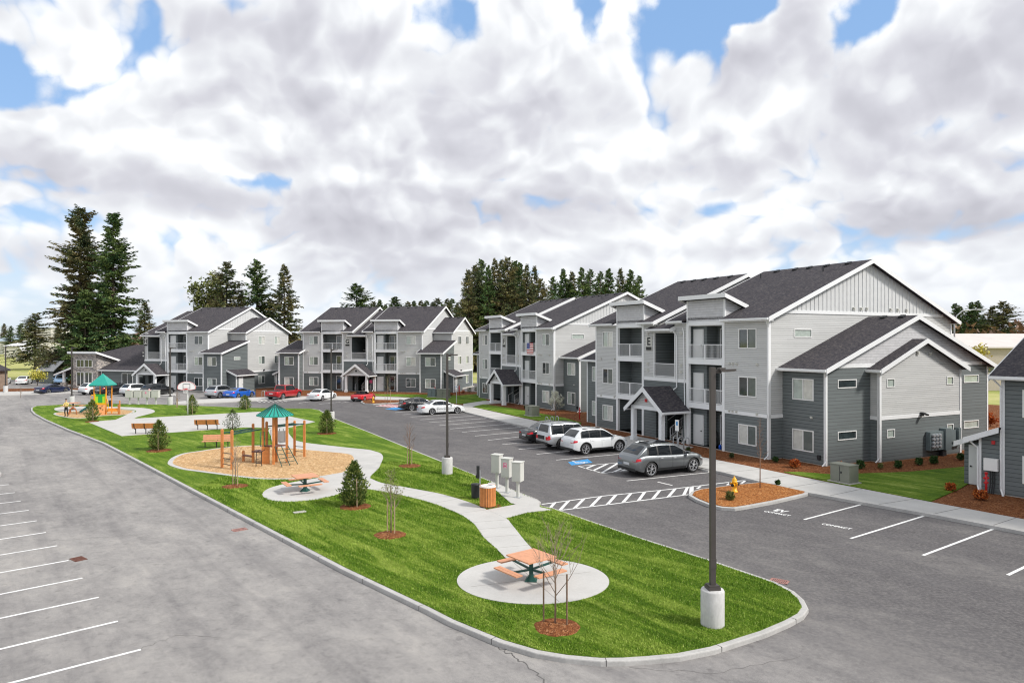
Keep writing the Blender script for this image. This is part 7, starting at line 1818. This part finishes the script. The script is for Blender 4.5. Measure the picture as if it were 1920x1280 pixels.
sapling(39, 745, 722, 'tiny bare young tree by the kerb at far left', 9, stakes=1, sd=.1, stake_h=.9) 

def shrub(u, v, w, label, seed, mat='shrub', h=.8, n=260, z=.11, name='shrub', group='small shrubs along the foundation'):
    x, y = G(u, v, z); R_ = w/2/FPX*y; rr = random.Random(seed); root = empty(name, (x, y, z), 0, label, 'shrub', group); T = []; b = MB()
    for k in range(9):
        a = rr.uniform(0, 6.28); e = Vector((math.cos(a)*R_*.8, math.sin(a)*R_*.8, R_*2*h*rr.uniform(.5, .95))); b.tube([(0, 0, 0), tuple(e*.5), tuple(e)], [.012, .009, .004], 4, cap=False)
    for k in range(n):
        a = rr.uniform(0, 6.28); f = rr.random()**.5; t = rr.random(); rad = R_*f*math.sin(min(1, t*1.1+.25)*PI*.62+.3); c = Vector((math.cos(a)*rad, math.sin(a)*rad, .03+t*R_*2*h)); s = .065+.03*rr.random()
        o_ = Vector((rr.uniform(-1, 1), rr.uniform(-1, 1), rr.uniform(-.2, 1.2))).normalized()*s*1.3; n_ = o_.cross(Vector((rr.random(), .4, 1))).normalized()*s*.5; T += [tuple(c-n_), tuple(c+n_), tuple(c+o_)]
    b.build('stems', MT['bark'], root); leafmesh('foliage', T, MT[mat], root)
for k, (u, v, w, m, l) in enumerate([(1454, 866, 11, 'shrub', 'small green shrub at the near front corner of building E'), (1490, 876, 21, 'oshrub', 'orange shrub under the ground floor window of the building E wing'), (1576, 878, 17, 'oshrub', 'orange shrub half hidden behind the olive utility box'),
    (1613, 878, 17, 'shrub', 'green shrub right of the olive utility box'), (1651, 878, 9, 'pale', 'pale small shrub at the corner of the meter bay'), (1684, 877, 15, 'shrub', 'green shrub left of the electricity meters, first along the end wall'), (1723, 871, 14, 'shrub', 'green shrub under the left side of the meter bank'), (1751, 869, 16, 'shrub', 'green shrub under the right side of the meter bank'),
    (1801, 862, 13, 'shrub', 'green shrub at the right corner of the end wall'), (1782, 920, 20, 'oshrub', 'orange shrub at the edge of the lawn by the right edge building'), (1838, 936, 26, 'oshrub', 'orange red shrub next to the red standpipe at right'), (1458, 909, 9, 'shrub', 'tiny green shrub on the orange mulch island'), (1369, 938, 18, 'pale', 'yellow green grassy clump beside the near hydrant'),
    (1105, 812, 16, 'oshrub', 'reddish shrub at the far corner of building E'), (1372, 858, 9, 'arbord', 'low shrub by the patio of building E'), (1290, 846, 8, 'arbord', 'low shrub at the porch of building E'), (900, 741, 12, 'arbord', 'dark shrub on the mulch left of the flag building'), (880, 735, 10, 'shrub', 'green shrub behind the lawn between the two middle buildings'), (893, 733, 9, 'shrub', 'green shrub against the side wall of building G'), (868, 737, 8, 'oshrub', 'orange shrub by the service shed of building G'),
    (845, 742, 9, 'oshrub', 'small orange shrub left of the service shed door'), (985, 766, 6, 'arbord', 'small upright shrub at the flag building'), (137, 727, 24, 'oshrub', 'brown red bushes in front of the clubhouse pillar')]): shrub(u, v, w, l, 40+k, m, h=.8 if m != 'oshrub' else .62, n=420 if w > 12 else 220)

# fine grass on the near part of the island, and loose chips on the play surface
def scatter_grass():
    rr = random.Random(9); T = []; from mathutils.geometry import intersect_point_tri_2d
    P = lawn_poly; 
    def inside(x, y, poly):
        c = False; j = len(poly)-1
        for i in range(len(poly)):
            xi, yi = poly[i][0], poly[i][1]; xj, yj = poly[j][0], poly[j][1]
            if (yi > y) != (yj > y) and x < (xj-xi)*(y-yi)/(yj-yi)+xi: c = not c
            j = i
        return c
    path1 = pl+pr; excl = [path1, GZ([(914,955),(1000,939),(1010,943),(1012,950),(1036,955.5),(1030,956),(990,960),(948,971)], Z), GZ(outer, Z), pgw, GZ([(914,905),(923,903.5),(1008,938),(1012,942),(1005,945),(972,946),(958,943)], Z)]
    rings = [(G(1044, 1174, .155), .75), (G(731, 1002, .155), .62), (G(667, 949, .155), .72), (G(441, 911, .155), .62), (G(769, 873, .155), .7)]
    n = 0
    while n < 135000:
        y = 15.4+28*rr.random()**1.6; x = rr.uniform(-16, 9)
        if not inside(x, y, P) or any(inside(x, y, e) for e in excl) or ((x-PADC[0])/(cb[0]-ca[0])*2)**2+((y-PADC[1])/PADR)**2 < 1.03: continue
        if any((x-c[0])**2+(y-c[1])**2 < r*r for c, r in rings): continue
        n += 1; a = rr.uniform(0, 6.28); s = rr.uniform(.03, .055)*(1+(y-17)/40); w = .010*(1+(y-17)/22); lx, ly = rr.gauss(0, .02), rr.gauss(0, .02)
        T += [(x-w*math.cos(a), y-w*math.sin(a), .14), (x+w*math.cos(a), y+w*math.sin(a), .14), (x+lx, y+ly, .14+s)]
    o = leafmesh('grass', T, MT['blades'], None); o.parent = None; tag(o, 'short mown grass covering the near end of the island', 'grass', kind='stuff')
scatter_grass()
